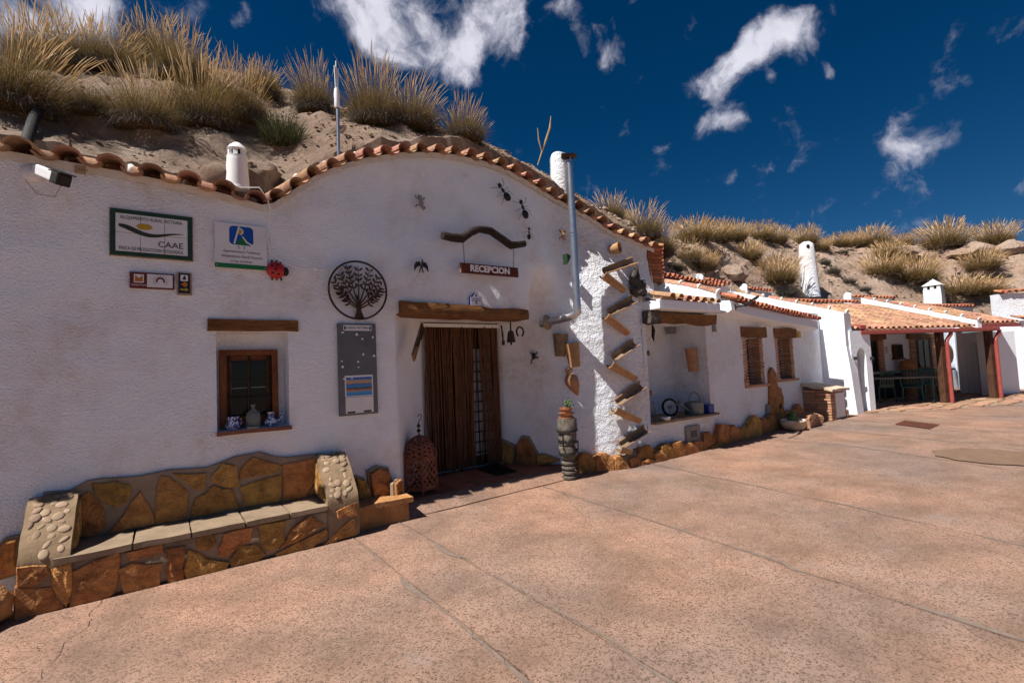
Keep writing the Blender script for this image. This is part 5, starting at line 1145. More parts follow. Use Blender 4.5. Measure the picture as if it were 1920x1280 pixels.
dm.build('pierced_dome', 'rust', lt, smooth=40)
MB().lathe([(Rl*.98,z0+Hb-.01),(Rl*1.0,z0+Hb+.015),(Rl*.9,z0+Hb+.03)], (c.x,c.y,0), 6, phase=ph).build('rim', 'rust', lt)
MB().lathe([(Rl*.98,z0-.02),(Rl*1.0,z0),(Rl*.9,z0+.01)], (c.x,c.y,0), 6, phase=ph).build('base', 'rust', lt)
zt = z0+Hb+.262
MB().lathe([(.006,0),(.010,.012),(.006,.025),(.03,.05),(.006,.075),(.006,.085),(.026,.108),(.006,.13),(.005,.145)], (c.x,c.y,zt), 8).build('finial', 'rust_dark', lt, smooth=40)
MB().tube([(c.x,c.y,zt+.14),(c.x+.010,c.y,zt+.16),(c.x+.03,c.y,zt+.185),(c.x+.042,c.y,zt+.215),(c.x+.028,c.y,zt+.24),(c.x+.005,c.y,zt+.236),(c.x,c.y,zt+.215)], .005, 6).build('hook', 'rust_dark', lt, smooth=60)
# --- mat
q = [Vector((3.585,0.810,0.106)),Vector((4.009,0.944,0.106)),Vector((3.885,0.272,0.106)),Vector((3.549,0.263,0.106))]
mt = empty('doormat', tuple((q[0]+q[2])/2), 'black rubber doormat lying before the right half of the door', 'doormat')
MB().prism(q, (0,0,.008)).build('base', 'rubber', mt)
for i in range(9):
    for k, (p, r_) in enumerate(((q[0],q[3]),(q[0],q[1]))):
        o1, o2 = (q[1],q[2]) if k == 0 else (q[3],q[2]); s = (i+.5)/9
        MB().tube([p.lerp(r_,s)+Vector((0,0,.012+.004*k)), o1.lerp(o2,s)+Vector((0,0,.012+.004*k))], .006, 4).build('rib', 'rubber', mt)
# --- carved press-screw post with a pot
c = Vector((4.384,-.223,0))
ps = empty('screw_post', tuple(c), 'weathered wooden press screw standing as a post, bound with iron straps', 'post')
prof = [(.075,0)]
for k in range(4): z = .02+k*.062; prof += [(.098,z),(.10,z+.022),(.075,z+.034),(.073,z+.056)]
prof += [(.085,.275),(.088,.30)]
MB().lathe(prof, c, 18).build('thread', 'grey_wood', ps, smooth=35)
b = rough_bm(MB().lathe([(.092,.29),(.112,.32),(.115,.42),(.10,.45),(.115,.47),(.12,.58),(.112,.61),(.122,.63),(.128,.78),(.12,.80)], c, 14), .022, 9, 3, 1); b.build('head', 'grey_wood', ps, smooth=40)
for z, r_, tl in ((.36,.118,.02),(.50,.122,-.012),(.645,.131,.012)):
    m = MB(); vs = []; N = 24
    for rr in (r_+.008, r_-.004):
        for dz in (-.016,.016):
            for k in range(N): a = 2*math.pi*k/N; vs.append((c.x+rr*math.cos(a), c.y+rr*math.sin(a), z+dz+tl*math.cos(a)))
    m.add(vs, [(k,(k+1)%N,N+(k+1)%N,N+k) for k in range(N)]+[(2*N+k,3*N+k,3*N+(k+1)%N,2*N+(k+1)%N) for k in range(N)]+[(N+k,N+(k+1)%N,3*N+(k+1)%N,3*N+k) for k in range(N)]); m.build('iron_strap', 'iron_black', ps)
MB().tube([c+Vector((-.122,-.045,.40)), c+Vector((-.13,-.05,.62))], .007, 5).build('iron_rod', 'iron_black', ps); MB().tube([c+Vector((.10,-.08,.34)), c+Vector((.11,-.085,.50))], .007, 5).build('iron_rod', 'iron_black', ps)
MB().lathe([(.10,.80),(.105,.805),(.105,.822),(.02,.822)], c, 18).build('cap_tile', 'floor_tile', ps)
pt = empty('flower_pot', (c.x,c.y,.823), 'small terracotta pot and saucer with succulent on top of the screw post', 'flower pot')
MB().lathe([(.045,.824),(.07,.83),(.105,.865),(.11,.875),(.10,.872),(.06,.84)], c, 20).build('saucer', 'clay', pt, smooth=40)
MB().lathe([(.055,.845),(.075,.915),(.086,.92),(.088,.945),(.078,.945),(.07,.925),(.02,.92)], c, 20).build('pot', 'terracotta_red', pt, smooth=40)
m = MB(); rnd = random.Random(3)
for k in range(26):
    a = rnd.uniform(0,6.28); p = Vector((c.x+.03+rnd.uniform(-.03,.03), c.y+rnd.uniform(-.03,.03), .93)); e = p+Vector((rnd.uniform(-.02,.06), rnd.uniform(-.04,.04), rnd.uniform(.03,.10)))
    m.tube([p,e],[.003,.003],4); blob(m, e, (.011,.011,.014), 6, 4)
m.build('succulent', 'plant_green', pt, smooth=60)
# ---------------------------------------------------------------- on the reception roof
c = Vector((.637,.36,3.42))
ch = empty('clay_chimney', tuple(c), 'small ribbed white chimney with slotted conical cap above the left eave', 'chimney')
prof = [(.115,0)]
for k in range(11): z = .01+k*.027; prof += [(.113-.0018*k,z),(.110-.0018*k,z+.02)]
MB().lathe(prof+[(.092,.315),(.094,.33)], c, 22).build('shaft', 'white_paint', ch, smooth=40)
for k in range(6):
    a = k*math.pi/3+.2; MB().obox(c+Vector((.068*math.cos(a),.068*math.sin(a),.365)), Vector((math.cos(a),math.sin(a),0))*.012, Vector((-math.sin(a),math.cos(a),0))*.02, (0,0,.036)).build('cap_post', 'white_paint', ch)
MB().lathe([(.05,.331),(.05,.398)], c, 12).build('flue', 'dark_inside', ch)
MB().lathe([(.088,.398),(.092,.405),(.07,.44),(.03,.475),(.004,.485)], c, 20).build('cap', 'white_paint', ch, smooth=40)
c = Vector((5.19,.55,4.0))
wc = empty('stub_chimney', tuple(c), 'round-topped whitewashed chimney with dark flue mouth behind the stovepipe top', 'chimney')
b = rough_bm(MB().lathe([(.15,0),(.142,.5),(.135,.80),(.115,.88),(.06,.91),(.005,.915)], c, 20), .012, 8, 2, 0); b.build('shaft', 'plaster', wc, smooth=50)
MB().obox(c+Vector((.01,-.125,.80)), (.062,-.0,0), (0,.03,0), (0,0,.05)).build('flue_mouth', 'dark_inside', wc, bevel=.02)
p = Vector((1.645,.35,3.5)); an = empty('antenna_mast', tuple(p), 'thin grey mast with white wrapped joint and three prongs on the eave', 'antenna')
MB().tube([p, p+Vector((.006,0,1.13))], .019, 10).build('pole', 'galvanised', an, smooth=60)
MB().lathe([(.024,1.05),(.032,1.08),(.030,1.15),(.034,1.2),(.026,1.27)], p, 10).build('wrapping', 'white_paint', an, smooth=50)
for dx, h_ in ((-.018,1.54),(.0,1.60),(.022,1.52)): MB().tube([p+Vector((dx*.5,0,1.22)), p+Vector((dx,0,h_))], .007, 5).build('prong', 'white_paint', an)
a, b = Vector((-0.897,0.900,4.067)), Vector((-0.881,0.300,3.490))
tag(MB().tube([b, a.lerp(b,.4)+Vector((0,0,.03)), a], .042, 12).build('drain_pipe', 'rubber', smooth=60), 'dark grey pipe leaning out of the slope at the far left', 'pipe')
s = Vector((4.788,0.600,4.643)); st = empty('dead_flower_stalk', tuple(s), 'tall dry forked flower stalk standing on the roof left of the stub chimney', 'plant')
q1 = [s, Vector((4.889,0.600,4.880)), Vector((4.991,0.600,5.103)), Vector((5.083,0.600,5.319)), Vector((5.119,0.600,5.523))]
MB().tube(q1, [.008,.012,.018,.017,.006], 7).build('stem', 'esparto_head', st, smooth=60)
MB().tube([q1[1], Vector((4.836,0.600,5.065)), Vector((4.826,0.600,5.252))], [.008,.013,.005], 7).build('side_stem', 'esparto_head', st, smooth=60)

# ---------------------------------------------------------------- the low house to the right: niche and two brick windows
low = empty('low_house', (9.5,0,0), 'low whitewashed cave house with open niche and two brick-framed windows', 'house')
NX0, NX1, NZ0, NZ1 = 6.09, 7.78, .575, 2.13
WN = []
for (l, r_, t_, b_) in (((9.119,-0.115,1.402),(10.033,-0.022,1.378),(9.595,-0.068,1.903),(9.558,-0.072,0.956)), ((10.748,0.054,1.360),(11.734,0.147,1.333),(11.306,0.107,1.906),(11.374,0.113,0.985))):
    WN.append((l[0]+.13, r_[0]-.13, b_[2], t_[2]))
def low_y(X, z):
    y = wally(X)
    if NX0 < X < NX1 and NZ0 < z < NZ1: return y+.72
    for x0, x1, z0, z1 in WN:
        if x0 < X < x1 and z0 < z < z1: return y+.30
    q = Vector((X, z, 3)); return y - noise.noise(q*1.4)*.016 - noise.noise(q*6)*.005 - (noise.fractal(q*11,1,2,3)*.009 if X < 7.6 and z < .6 or X < 6.2 else 0)
xs = [6.0+i*.055 for i in range(142)]; zs = [-.05+i*.055 for i in range(48)]
for e in [NX0, NX1]+[v for w_ in WN for v in w_[:2]]: xs = [q for q in xs if abs(q-e) > .012]+[e-.001, e+.001]
for e in [NZ0, NZ1]+[v for w_ in WN for v in w_[2:]]: zs = [q for q in zs if abs(q-e) > .010]+[e-.001, e+.001]
xs.sort(); zs.sort(); nz = len(zs); vs = [(X, low_y(X, z), z) for X in xs for z in zs]
MBf = MB(); MBf.add(vs, [(i*nz+k, (i+1)*nz+k, (i+1)*nz+k+1, i*nz+k+1) for i in range(len(xs)-1) for k in range(nz-1)])
wall2 = MBf.build('wall', 'plaster', low, smooth=50)
# niche sill, beam, roof box
rough_bm(MB().box((NX0-.01,-.345,NZ0-.03),(NX1+.03,.40,NZ0+.004)), .008, 6, 3, 3).build('niche_sill', 'seat_slab', low, smooth=40)
bm_ = MB(); bm_.add([], [])
rough_bm(MB().box((6.28,-.40,2.10),(7.85,-.18,2.26)), .03, 4, 9, 4).build('niche_beam', 'beam_wood', low, smooth=40)
rough_bm(MB().box((6.02,-.42,2.09),(6.27,-.17,2.28)), .03, 6, 2, 3).build('beam_end', 'driftwood', low, smooth=40)
MB().box((6.06,-.56,2.29),(7.70,-.20,2.44)).build('niche_cornice', 'plaster_smooth', low, bevel=.02)
MB().add([(6.04,-.5,2.44),(8.05,-.42,2.44),(8.05,.9,2.8),(6.04,.9,2.8)], [(0,1,2,3)]).build('niche_roof', 'mortar_white', low)
eave_row([(6.22,-.5,2.43),(7.72,-.47,2.40)], (0,1,.25), .205, T_sm, C_sm, low, over=.10)
m_ = frame_mat((6.10,-.50,2.50), (0,1,.25), (1,0,0)); inst('verge_tile', T_cap, low, m_)
# back wall above the niche roof, its shade put into a greyer plaster
MB().add([(6.6,.9,2.3),(8.1,.9,2.3),(8.1,.9,3.05),(6.6,.9,3.05)], [(0,1,2,3)]).build('back_wall', 'shaded_plaster', low)
# windows
for i, (x0, x1, z0, z1) in enumerate(WN):
    yc = wally((x0+x1)/2); wnd = MB().box((x0-.005,yc+.262,z0),(x1+.005,yc+.29,z1)).build('window', 'door_wood', low)
    MB().box((x0+.05,yc+.255,z0+.05),(x1-.05,yc+.268,z1-.05)).build('pane', 'dark_glass', wnd)
    rough_bm(MB().box((x0-.16,wally(x0)-.03,z1-.005),(x1+.16,wally(x1)+.05,z1+.20)), .014, 6, i+4, 3).build('window_lintel', 'beam_wood', low, smooth=40)
    n = 15; st = (z1-z0-.015)/n
    for k in range(n):
        z = z0+.012+k*st
        for xa, xb in ((x0-.13+random.uniform(-.012,.012), x0+.012), (x1-.012, x1+.13+random.uniform(-.012,.012))):
            ya = wally((xa+xb)/2)-.022+random.uniform(-.006,.006)
            MB().box((xa,ya,z),(xb,ya+.27,z+st-.016)).build('brick', 'brick', low, bevel=.006, bseg=1)
        for ydep in (): pass
    for k in range(n):
        for xr in ((x1-.02),):
            pass
    MB().box((x0-.12,wally(x0)-.005,z0+.01),(x0-.0,wally(x0)+.27,z1-.01)).build('brick_mortar', 'mortar_grey', low); MB().box((x1+.0,wally(x1)-.005,z0+.01),(x1+.12,wally(x1)+.27,z1-.01)).build('brick_mortar', 'mortar_grey', low)
    rough_bm(MB().box((x0-.13,wally(x0)-.035,z0-.045),(x1+.13,wally(x1)+.25,z0+.004)), .006, 7, 5, 2).build('window_sill', 'brick', low, smooth=40)
# bottles in the windows
for (x0, x1, z0, z1), lab in zip(WN, ('dark blue bottle standing in the nearer brick window', 'light blue bottle standing in the farther brick window')):
    yb = wally(x0)+.09; bo = empty('bottle', (x0+.09,yb,z0+.004), lab, 'bottle'); m = 'blue_glaze' if 'dark' in lab else 'sign_blue'
    MB().lathe([(.035,0),(.04,.02),(.04,.16),(.018,.22),(.016,.28)], (x0+.09,yb,z0+.005), 12).build('body', m, bo, smooth=60); MB().lathe([(.02,.28),(.02,.31)], (x0+.09,yb,z0+.005), 10).build('cap', 'white_paint', bo)
# eave over the windows
EB = [(7.803,-0.498,2.512),(8.803,-0.425,2.449),(10.055,-0.299,2.383),(11.592,-0.136,2.330),(12.740,-0.019,2.281)]
EB[0] = (8.12, EB[0][1], EB[0][2])
fas = MB(); vs = []
for x, y, z in EB:
    for dy, dz in ((0,0),(-.02,-.16),(.05,-.20),(.5,-.20),(.5,.05)): vs.append((x, y+dy, z+dz))
fas.add(vs, [(i*5+k, i*5+(k+1) % 5, (i+1)*5+(k+1) % 5, (i+1)*5+k) for i in range(4) for k in range(5)]+[(4,3,2,1,0),(20,21,22,23,24)])
fas.build('cornice', 'plaster_smooth', low, smooth=40)
eave_row(EB, (.05,1,.3), .17, T_red, C_red, low, over=.10)
MB().add([(8.1,-.25,EB[0][2]+.02),(13.6,.25,EB[4][2]+.02),(13.6,1.7,2.75),(8.1,1.6,3.0)], [(0,1,2,3)]).build('roof_bed', 'terracotta', low)
# sloping verge wall at the near end of that roof, lit from the left
def verge(parent, X, thick, pts, mat='plaster_smooth', name='verge_wall', caps=True, low_z=None):
    """pts: (Y, ztop, zbottom) along the slope"""
    mb = MB(); n = len(pts); vs = []
    for (y, zt, zb) in pts: vs += [(X,y,zb),(X,y,zt),(X+thick,y,zt),(X+thick,y,zb)]
    mb.add(vs, [(i*4+k, i*4+(k+1) % 4, (i+1)*4+(k+1) % 4, (i+1)*4+k) for i in range(n-1) for k in range(4)]+[(3,2,1,0), tuple((n-1)*4+k for k in range(4))])
    o = mb.build(name, mat, parent, bevel=.015)
    if caps:
        path = []
        for (a, b) in zip(pts, pts[1:]):
            for k in range(12): t = k/12; path.append((X+thick/2, a[0]+(b[0]-a[0])*t, a[1]+(b[1]-a[1])*t+.01))
        path.append((X+thick/2, pts[-1][0], pts[-1][1]+.01)); cap_row(path, parent)
    return o
verge(low, 8.02, .16, [(-.30,2.66,2.44),(.2,2.86,2.5),(.95,3.10,2.6)])
# a plastered lean-to parapet with tiles: wall, end cap, row of tiles
def parapet(p, q, z, hgt, label, disc_end=True, cov=None, ch=None, period=.19):
    p, q = Vector(p), Vector(q); d = (q-p).normalized(); bk = Vector((-d.y, d.x, 0)); t = empty('tiled_parapet', (p.x,p.y,z-hgt), label, 'parapet', 'tiled parapets at the foot of the hill')
    MB().prism([(p.x,p.y,z-hgt),(q.x,q.y,z-hgt),(q.x,q.y,z),(p.x,p.y,z)], bk*.25).build('wall', 'plaster_smooth', t)
    eave_row([(p.x,p.y,z),(q.x,q.y,z)], bk+Vector((0,0,.25)), period, cov or T_red, ch or C_red, t, over=.10)
    if disc_end:
        mb = MB(); pr = [(-.13,-.25),(.13,-.25),(.13,.05)]+[(.13*math.cos(a), .05+.14*math.sin(a)) for a in [math.pi*k/8 for k in range(1,8)]]+[(-.13,.05)]
        base = p-d*.06; mb.prism([base+bk*(.12+a)+Vector((0,0,z+.05+b)) for a, b in pr], d*.09); mb.build('end_cap', 'plaster_smooth', t, bevel=.01)
    return t
parapet((8.25,1.3,0), (11.7,1.75,0), 3.30, .7, 'long low tiled parapet running behind the niche roof', False)
a = (11.430,2.050,3.472); b = (12.689,2.050,3.393); parapet((a[0],2.05,0),(b[0],2.15,0), a[2]+.03, .45, 'short tiled parapet with rounded white end, nearest of the row on the slope')
a = (16.148,3.400,3.759); b = (17.782,3.400,3.699); parapet((a[0],3.4,0),(b[0],3.4,0), a[2]+.02, .45, 'short tiled parapet with rounded white end left of the tall chimney')
# ---------------------------------------------------------------- porch house with buttress wall
por = empty('porch_house', (17,0,0), 'whitewashed house with deep tiled porch on red posts and sloping buttress wall', 'house')
verge(por, 13.72, .42, [(-.24,2.50,-.02),(.35,2.71,-.02),(1.5,3.09,-.02),(3.35,3.73,2.2)], name='buttress_wall')
b = MB().prism([(13.72,-.22,0),(13.72,-.36,0),(13.72,-.30,1.0),(13.72,-.22,1.9)], (.42,0,0)).build('buttress_foot', 'plaster_smooth', por)
# front panel with a shallow arched niche
def archwall(p, q, ztop, ax0, ax1, spring, dep, mat, parent, name='arch_wall', inner='shaded_plaster', thick=.2):
    p, q = Vector(p), Vector(q); d = (q-p).normalized(); nrm = Vector((d.y,-d.x,0)); L_ = (q-p).length; r = (ax1-ax0)/2; cxx = (ax0+ax1)/2
    arc = [(ax1, 0), (ax1, spring)] + [(cxx+r*math.cos(a), spring+r*1.35*math.sin(a)) for a in [math.pi*k/10 for k in range(1, 10)]] + [(ax0, spring), (ax0, 0)]
    P2 = lambda s, z, dd: p+d*s+Vector((0,0,z))-nrm*dd
    mb = MB()
    left = [(0,0),(ax0,0),(ax0,spring)]
    n = len(arc)
    for dd in (0, thick):
        vs = [P2(s, z, dd) for s, z in arc] + [P2(0,0,dd), P2(0,ztop,dd), P2(cxx,ztop,dd), P2(L_,ztop,dd), P2(L_,0,dd)]
        mid = n//2
        f = [tuple([n+4]+[0]+list(range(1, mid+1))+[n+2, n+3]), tuple([n]+[n+1, n+2]+list(range(mid, n)))]
        mb.add(vs, f)
    k = n+5
    mb.f += [(i, i+1, k+i+1, k+i) for i in range(n-1)] + [(n+a_, n+a_+1, k+n+a_+1, k+n+a_) for a_ in range(4)]
    w_ = mb.build(name, mat, parent, bevel=.0)
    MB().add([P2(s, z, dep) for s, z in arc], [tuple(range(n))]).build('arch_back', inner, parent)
    return w_
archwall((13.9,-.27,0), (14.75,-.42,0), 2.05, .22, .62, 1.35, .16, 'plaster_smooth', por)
tag(MB().box((13.96,-.36,1.32),(14.0,-.29,1.40)).build('door_hook', 'iron_black'), 'small black hook on the arch panel beside the buttress, left one', 'hook')
tag(MB().box((14.66,-.49,1.30),(14.70,-.41,1.38)).build('door_hook', 'iron_black'), 'small black hook on the arch panel beside the porch opening, right one', 'hook')
# porch walls
Pa, Pb = Vector((14.6,1.95,0)), Vector((24.3,-.2,0)); pd = (Pb-Pa).normalized(); pn = Vector((pd.y,-pd.x,0))
def onb(px_s, z, off=0): return Pa+pd*px_s+Vector((0,0,z))+pn*off
MB().prism([Pa-Vector((0,0,.05)), Pb-Vector((0,0,.05)), Pb+Vector((0,0,2.6)), Pa+Vector((0,0,3.0))], -pn*.2).build('porch_back_wall', 'plaster_smooth', por)
MB().prism([(14.3,-.2,-.05),(14.6,1.95,-.05),(14.6,1.95,2.9),(14.3,-.2,2.1)], (-.15,0,0)).build('porch_side_wall', 'plaster_smooth', por)
MB().prism([(24.3,-.2,-.05),(21.3,-.9,-.05),(21.3,-.9,2.1),(24.3,-.2,2.4)], (.05,.15,0)).build('porch_side_wall', 'plaster_smooth', por)
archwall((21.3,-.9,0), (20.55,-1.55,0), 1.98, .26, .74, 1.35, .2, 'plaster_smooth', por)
MB().prism([(20.55,-1.55,-.05),(21.6,-2.05,-.05),(21.6,-2.05,1.95),(20.55,-1.55,1.95)], (.1,.2,0)).build('end_wall', 'plaster_smooth', por)
# roof C and D
G0 = Vector((14.45,-.28,2.0)); ge = Vector((.949,-.316,0)).normalized(); gn = Vector((.316,.949,0)).normalized(); SL = .34
def rp(s, t, up=0): return G0+ge*s+gn*t+Vector((0,0,.10+t*SL+up))
MB().add([rp(-.35,.0,-.03), rp(4.5,0,-.03), rp(4.5,3.3,-.03), rp(-.35,3.3,-.03)], [(0,1,2,3)]).build('roof_bed', 'terracotta', por)
MB().add([rp(4.5,.0,.05), rp(6.6,0,.05), rp(6.6,3.2,.05), rp(4.5,3.3,.05)], [(0,1,2,3)]).build('roof_bed', 'terracotta', por)
bkv = gn+Vector((0,0,SL))
for (s0, s1, up, rows, t0) in ((-.2, 4.45, .0, 8, -.05), (4.75, 6.5, .08, 8, .02)):
    nc = int((s1-s0)/.21)
    for c_ in range(nc):
        for r_ in range(rows):
            p = rp(s0+(c_+.5)*(s1-s0)/nc, t0+r_*.37, up+.005)
            if p.x < 14.15 and p.y > .0: continue
            inst('roof_tile', T_sm, por, jit(frame_mat(p, ge, bkv), .03))
# verge between the two roofs
vw = MB(); a, b = rp(4.5,-.05), rp(4.5,3.2); z_ = Vector((0,0,1))
vw.prism([a-z_*.15, b-z_*.15, b+z_*.2, a+z_*.17], ge*.2).build('verge_wall', 'plaster_smooth', por, bevel=.012)
cap_row([tuple((a+ge*.1+z_*.18).lerp(b+ge*.1+z_*.21, k/40)) for k in range(41)], por)
# gutter, fascia, downpipes, posts
gm = MB(); ga, gb = G0+ge*-.05+gn*-.06+Vector((0,0,.0)), G0+ge*5.35+gn*-.06
gm.obox((ga+gb)/2, ge*((gb-ga).length/2), gn*.055, (0,0,.05)); gm.build('gutter', 'red_paint', por, bevel=.015)
MB().obox(G0+ge*5.6+gn*.02+Vector((0,0,.11)), ge*.95, gn*.025, (0,0,.05)).build('fascia', 'red_paint', por)
MB().obox(G0+ge*.05+gn*.25+Vector((0,0,.20)), ge*.10, gn*.35+Vector((0,0,.06)), (0,0,.05)).build('side_gutter', 'red_paint', por, bevel=.01)
MB().tube([G0+ge*.15+gn*.0+Vector((0,0,.18)), G0+ge*.15+Vector((0,0,.0))], .045, 8).build('side_downpipe', 'red_paint', por)
for s in (3.05, 5.1):
    q = G0+ge*s+gn*.05; q.z = 0
    MB().obox(q+Vector((0,0,1.0)), ge*.075, gn*.075, (0,0,.98)).build('post', 'post_wood', por, bevel=.01)
    t = q+ge*.12-gn*.10
    MB().tube([G0+ge*(s+.30)+gn*-.06-Vector((0,0,.02)), G0+ge*(s+.30)+gn*-.06-Vector((0,0,.10)), t+Vector((0,0,1.72)), t+Vector((0,0,1.6)), t+Vector((0,0,.03))], .048, 10).build('downpipe', 'red_paint', por, smooth=50)
MB().obox(G0+ge*2.6+gn*.1+Vector((0,0,-.0)), ge*2.8, gn*.05, (0,0,.05)).build('wall_plate', 'post_wood', por)
# porch windows with brick jambs
for i, (l, r_) in enumerate((((18.363,1.142,1.517),(19.680,0.848,1.479)),((21.180,0.513,1.436),(22.698,0.173,1.392)))):
    s0, s1 = (Vector((l[0],l[1],0))-Pa).dot(pd), (Vector((r_[0],r_[1],0))-Pa).dot(pd); z0, z1 = .83, 1.9
    w_ = MB().prism([onb(s0+.3,z0,.02), onb(s1-.3,z0,.02), onb(s1-.3,z1,.02), onb(s0+.3,z1,.02)], pn*.02).build('window', 'frame_wood', por)
    MB().prism([onb(s0+.36,z0+.06,.042), onb(s1-.36,z0+.06,.042), onb(s1-.36,z1-.06,.042), onb(s0+.36,z1-.06,.042)], pn*.006).build('pane', 'dark_glass', w_)
    for k in range(3): MB().tube([onb(s0+.42+k*(s1-s0-.84)/2,z0+.02,.06), onb(s0+.42+k*(s1-s0-.84)/2,z1-.02,.06)], .01, 5).build('grille_bar', 'iron_black', w_)
    MB().prism([onb(s0-.12,z1,.0), onb(s1+.12,z1,.0), onb(s1+.12,z1+.17,.0), onb(s0-.12,z1+.17,.0)], pn*.10).build('window_lintel', 'beam_wood', por, bevel=.012)
    n = 15
    for k in range(n):
        za, zb = z0+k*(z1-z0)/n+.005, z0+(k+1)*(z1-z0)/n-.006
        for sa, sb in ((s0,s0+.3),(s1-.3,s1)): MB().prism([onb(sa+random.uniform(-.015,.015),za,-.01), onb(sb,za,-.01), onb(sb,zb,-.01), onb(sa,zb,-.01)], pn*.07).build('brick', 'brick', por)
    MB().prism([onb(s0-.05,z0-.05,0), onb(s1+.05,z0-.05,0), onb(s1+.05,z0,0), onb(s0-.05,z0,0)], pn*.12).build('window_sill', 'plaster_smooth', por)
# porch floor of flagstones
pf = tag(MB().add([(14.2,-.45,.004),(15.5,-1.45,.004),(17.6,-2.35,.004),(19.8,-2.75,.004),(21.2,-2.2,.004),(24.2,-.3,.004),(14.5,2.0,.004)], [(0,1,2,3,4,5,6)]).build('porch_floor', 'mortar_grey'), kind='structure')
rnd = random.Random(9)
poly_ = [(14.2,-.45),(15.5,-1.45),(17.6,-2.35),(19.8,-2.75),(21.2,-2.2),(23.6,-.5),(14.6,1.8)]
def inside(x, y, P):
    r = False; j = len(P)-1
    for i in range(len(P)):
        if (P[i][1] > y) != (P[j][1] > y) and x < (P[j][0]-P[i][0])*(y-P[i][1])/(P[j][1]-P[i][1])+P[i][0]: r = not r
        j = i
    return r
for i in range(22):
    for k in range(12):
        cx_, cy_ = 14.3+i*.44+(k % 2)*.2+rnd.uniform(-.05,.05), -2.7+k*.38+rnd.uniform(-.04,.04)
        if not inside(cx_, cy_, poly_): continue
        m = MB(); n = rnd.choice((5,6,6)); ph_ = rnd.uniform(0,6)
        m.prism([(cx_+.235*math.cos(ph_+2*math.pi*j/n)*rnd.uniform(.85,1.05), cy_+.2*math.sin(ph_+2*math.pi*j/n)*rnd.uniform(.85,1.05), .006) for j in range(n)], (0,0,.022)); m.build('flagstone', 'flagstone', pf)
# upper parapets behind the porch
a, b = Vector((16.2,2.35,0)), Vector((20.6,1.35,0)); parapet(a, b, 3.22, .6, 'long tiled parapet running above the porch roof below the tall chimney', False)
a, b = Vector((20.6,1.9,0)), Vector((23.0,1.35,0)); parapet(a, b, 3.50, .6, 'short tiled parapet with white end above the right half of the porch')
a, b = Vector((23.4,.6,0)), Vector((26.3,-.3,0)); parapet(a, b, 3.1, .7, 'tiled parapet beyond the square-capped chimney at the right', False)
# far right house
fr_h = empty('far_house', (25,-2,0), 'whitewashed house with tiled coping cut by the right edge', 'house')
fa, fb2_ = Vector((24.2,-1.35,0)), Vector((27.5,-4.6,0)); fd = (fb2_-fa).normalized(); fn = Vector((-fd.y, fd.x, 0))
fn = fn if fn.x > 0 else -fn
MB().prism([fa, fb2_, fb2_+Vector((0,0,3.35)), fa+Vector((0,0,3.35))], fn*.3).build('wall', 'plaster', fr_h)
eave_row([fb2_+Vector((0,0,3.36)), fa+Vector((0,0,3.36))] if False else [fa+Vector((0,0,3.36)), fb2_+Vector((0,0,3.36))], fn+Vector((0,0,.25)), .2, T_red, C_red, fr_h, over=.12)
MB().prism([fa+fd*.15+Vector((0,0,0)), fa+fd*1.6, fa+fd*1.6+Vector((0,0,2.35)), fa+fd*.15+Vector((0,0,2.35))], -fn*.5).build('porch_block', 'plaster_smooth', fr_h)
eave_row([fa+fd*.1-fn*.5+Vector((0,0,2.36)), fa+fd*1.7-fn*.5+Vector((0,0,2.36))], fn+Vector((0,0,.3)), .2, T_sm, C_sm, fr_h, over=.12)
for i in range(4):
    p = fa+fd*(1.75+i*.42)-fn*.25; stone([p+Vector((0,0,0)), p+fd*.40, p+fd*.36+Vector((0,0,.32)), p+fd*.1+Vector((0,0,.38))], -fn, .12, fr_h, seed=400+i)
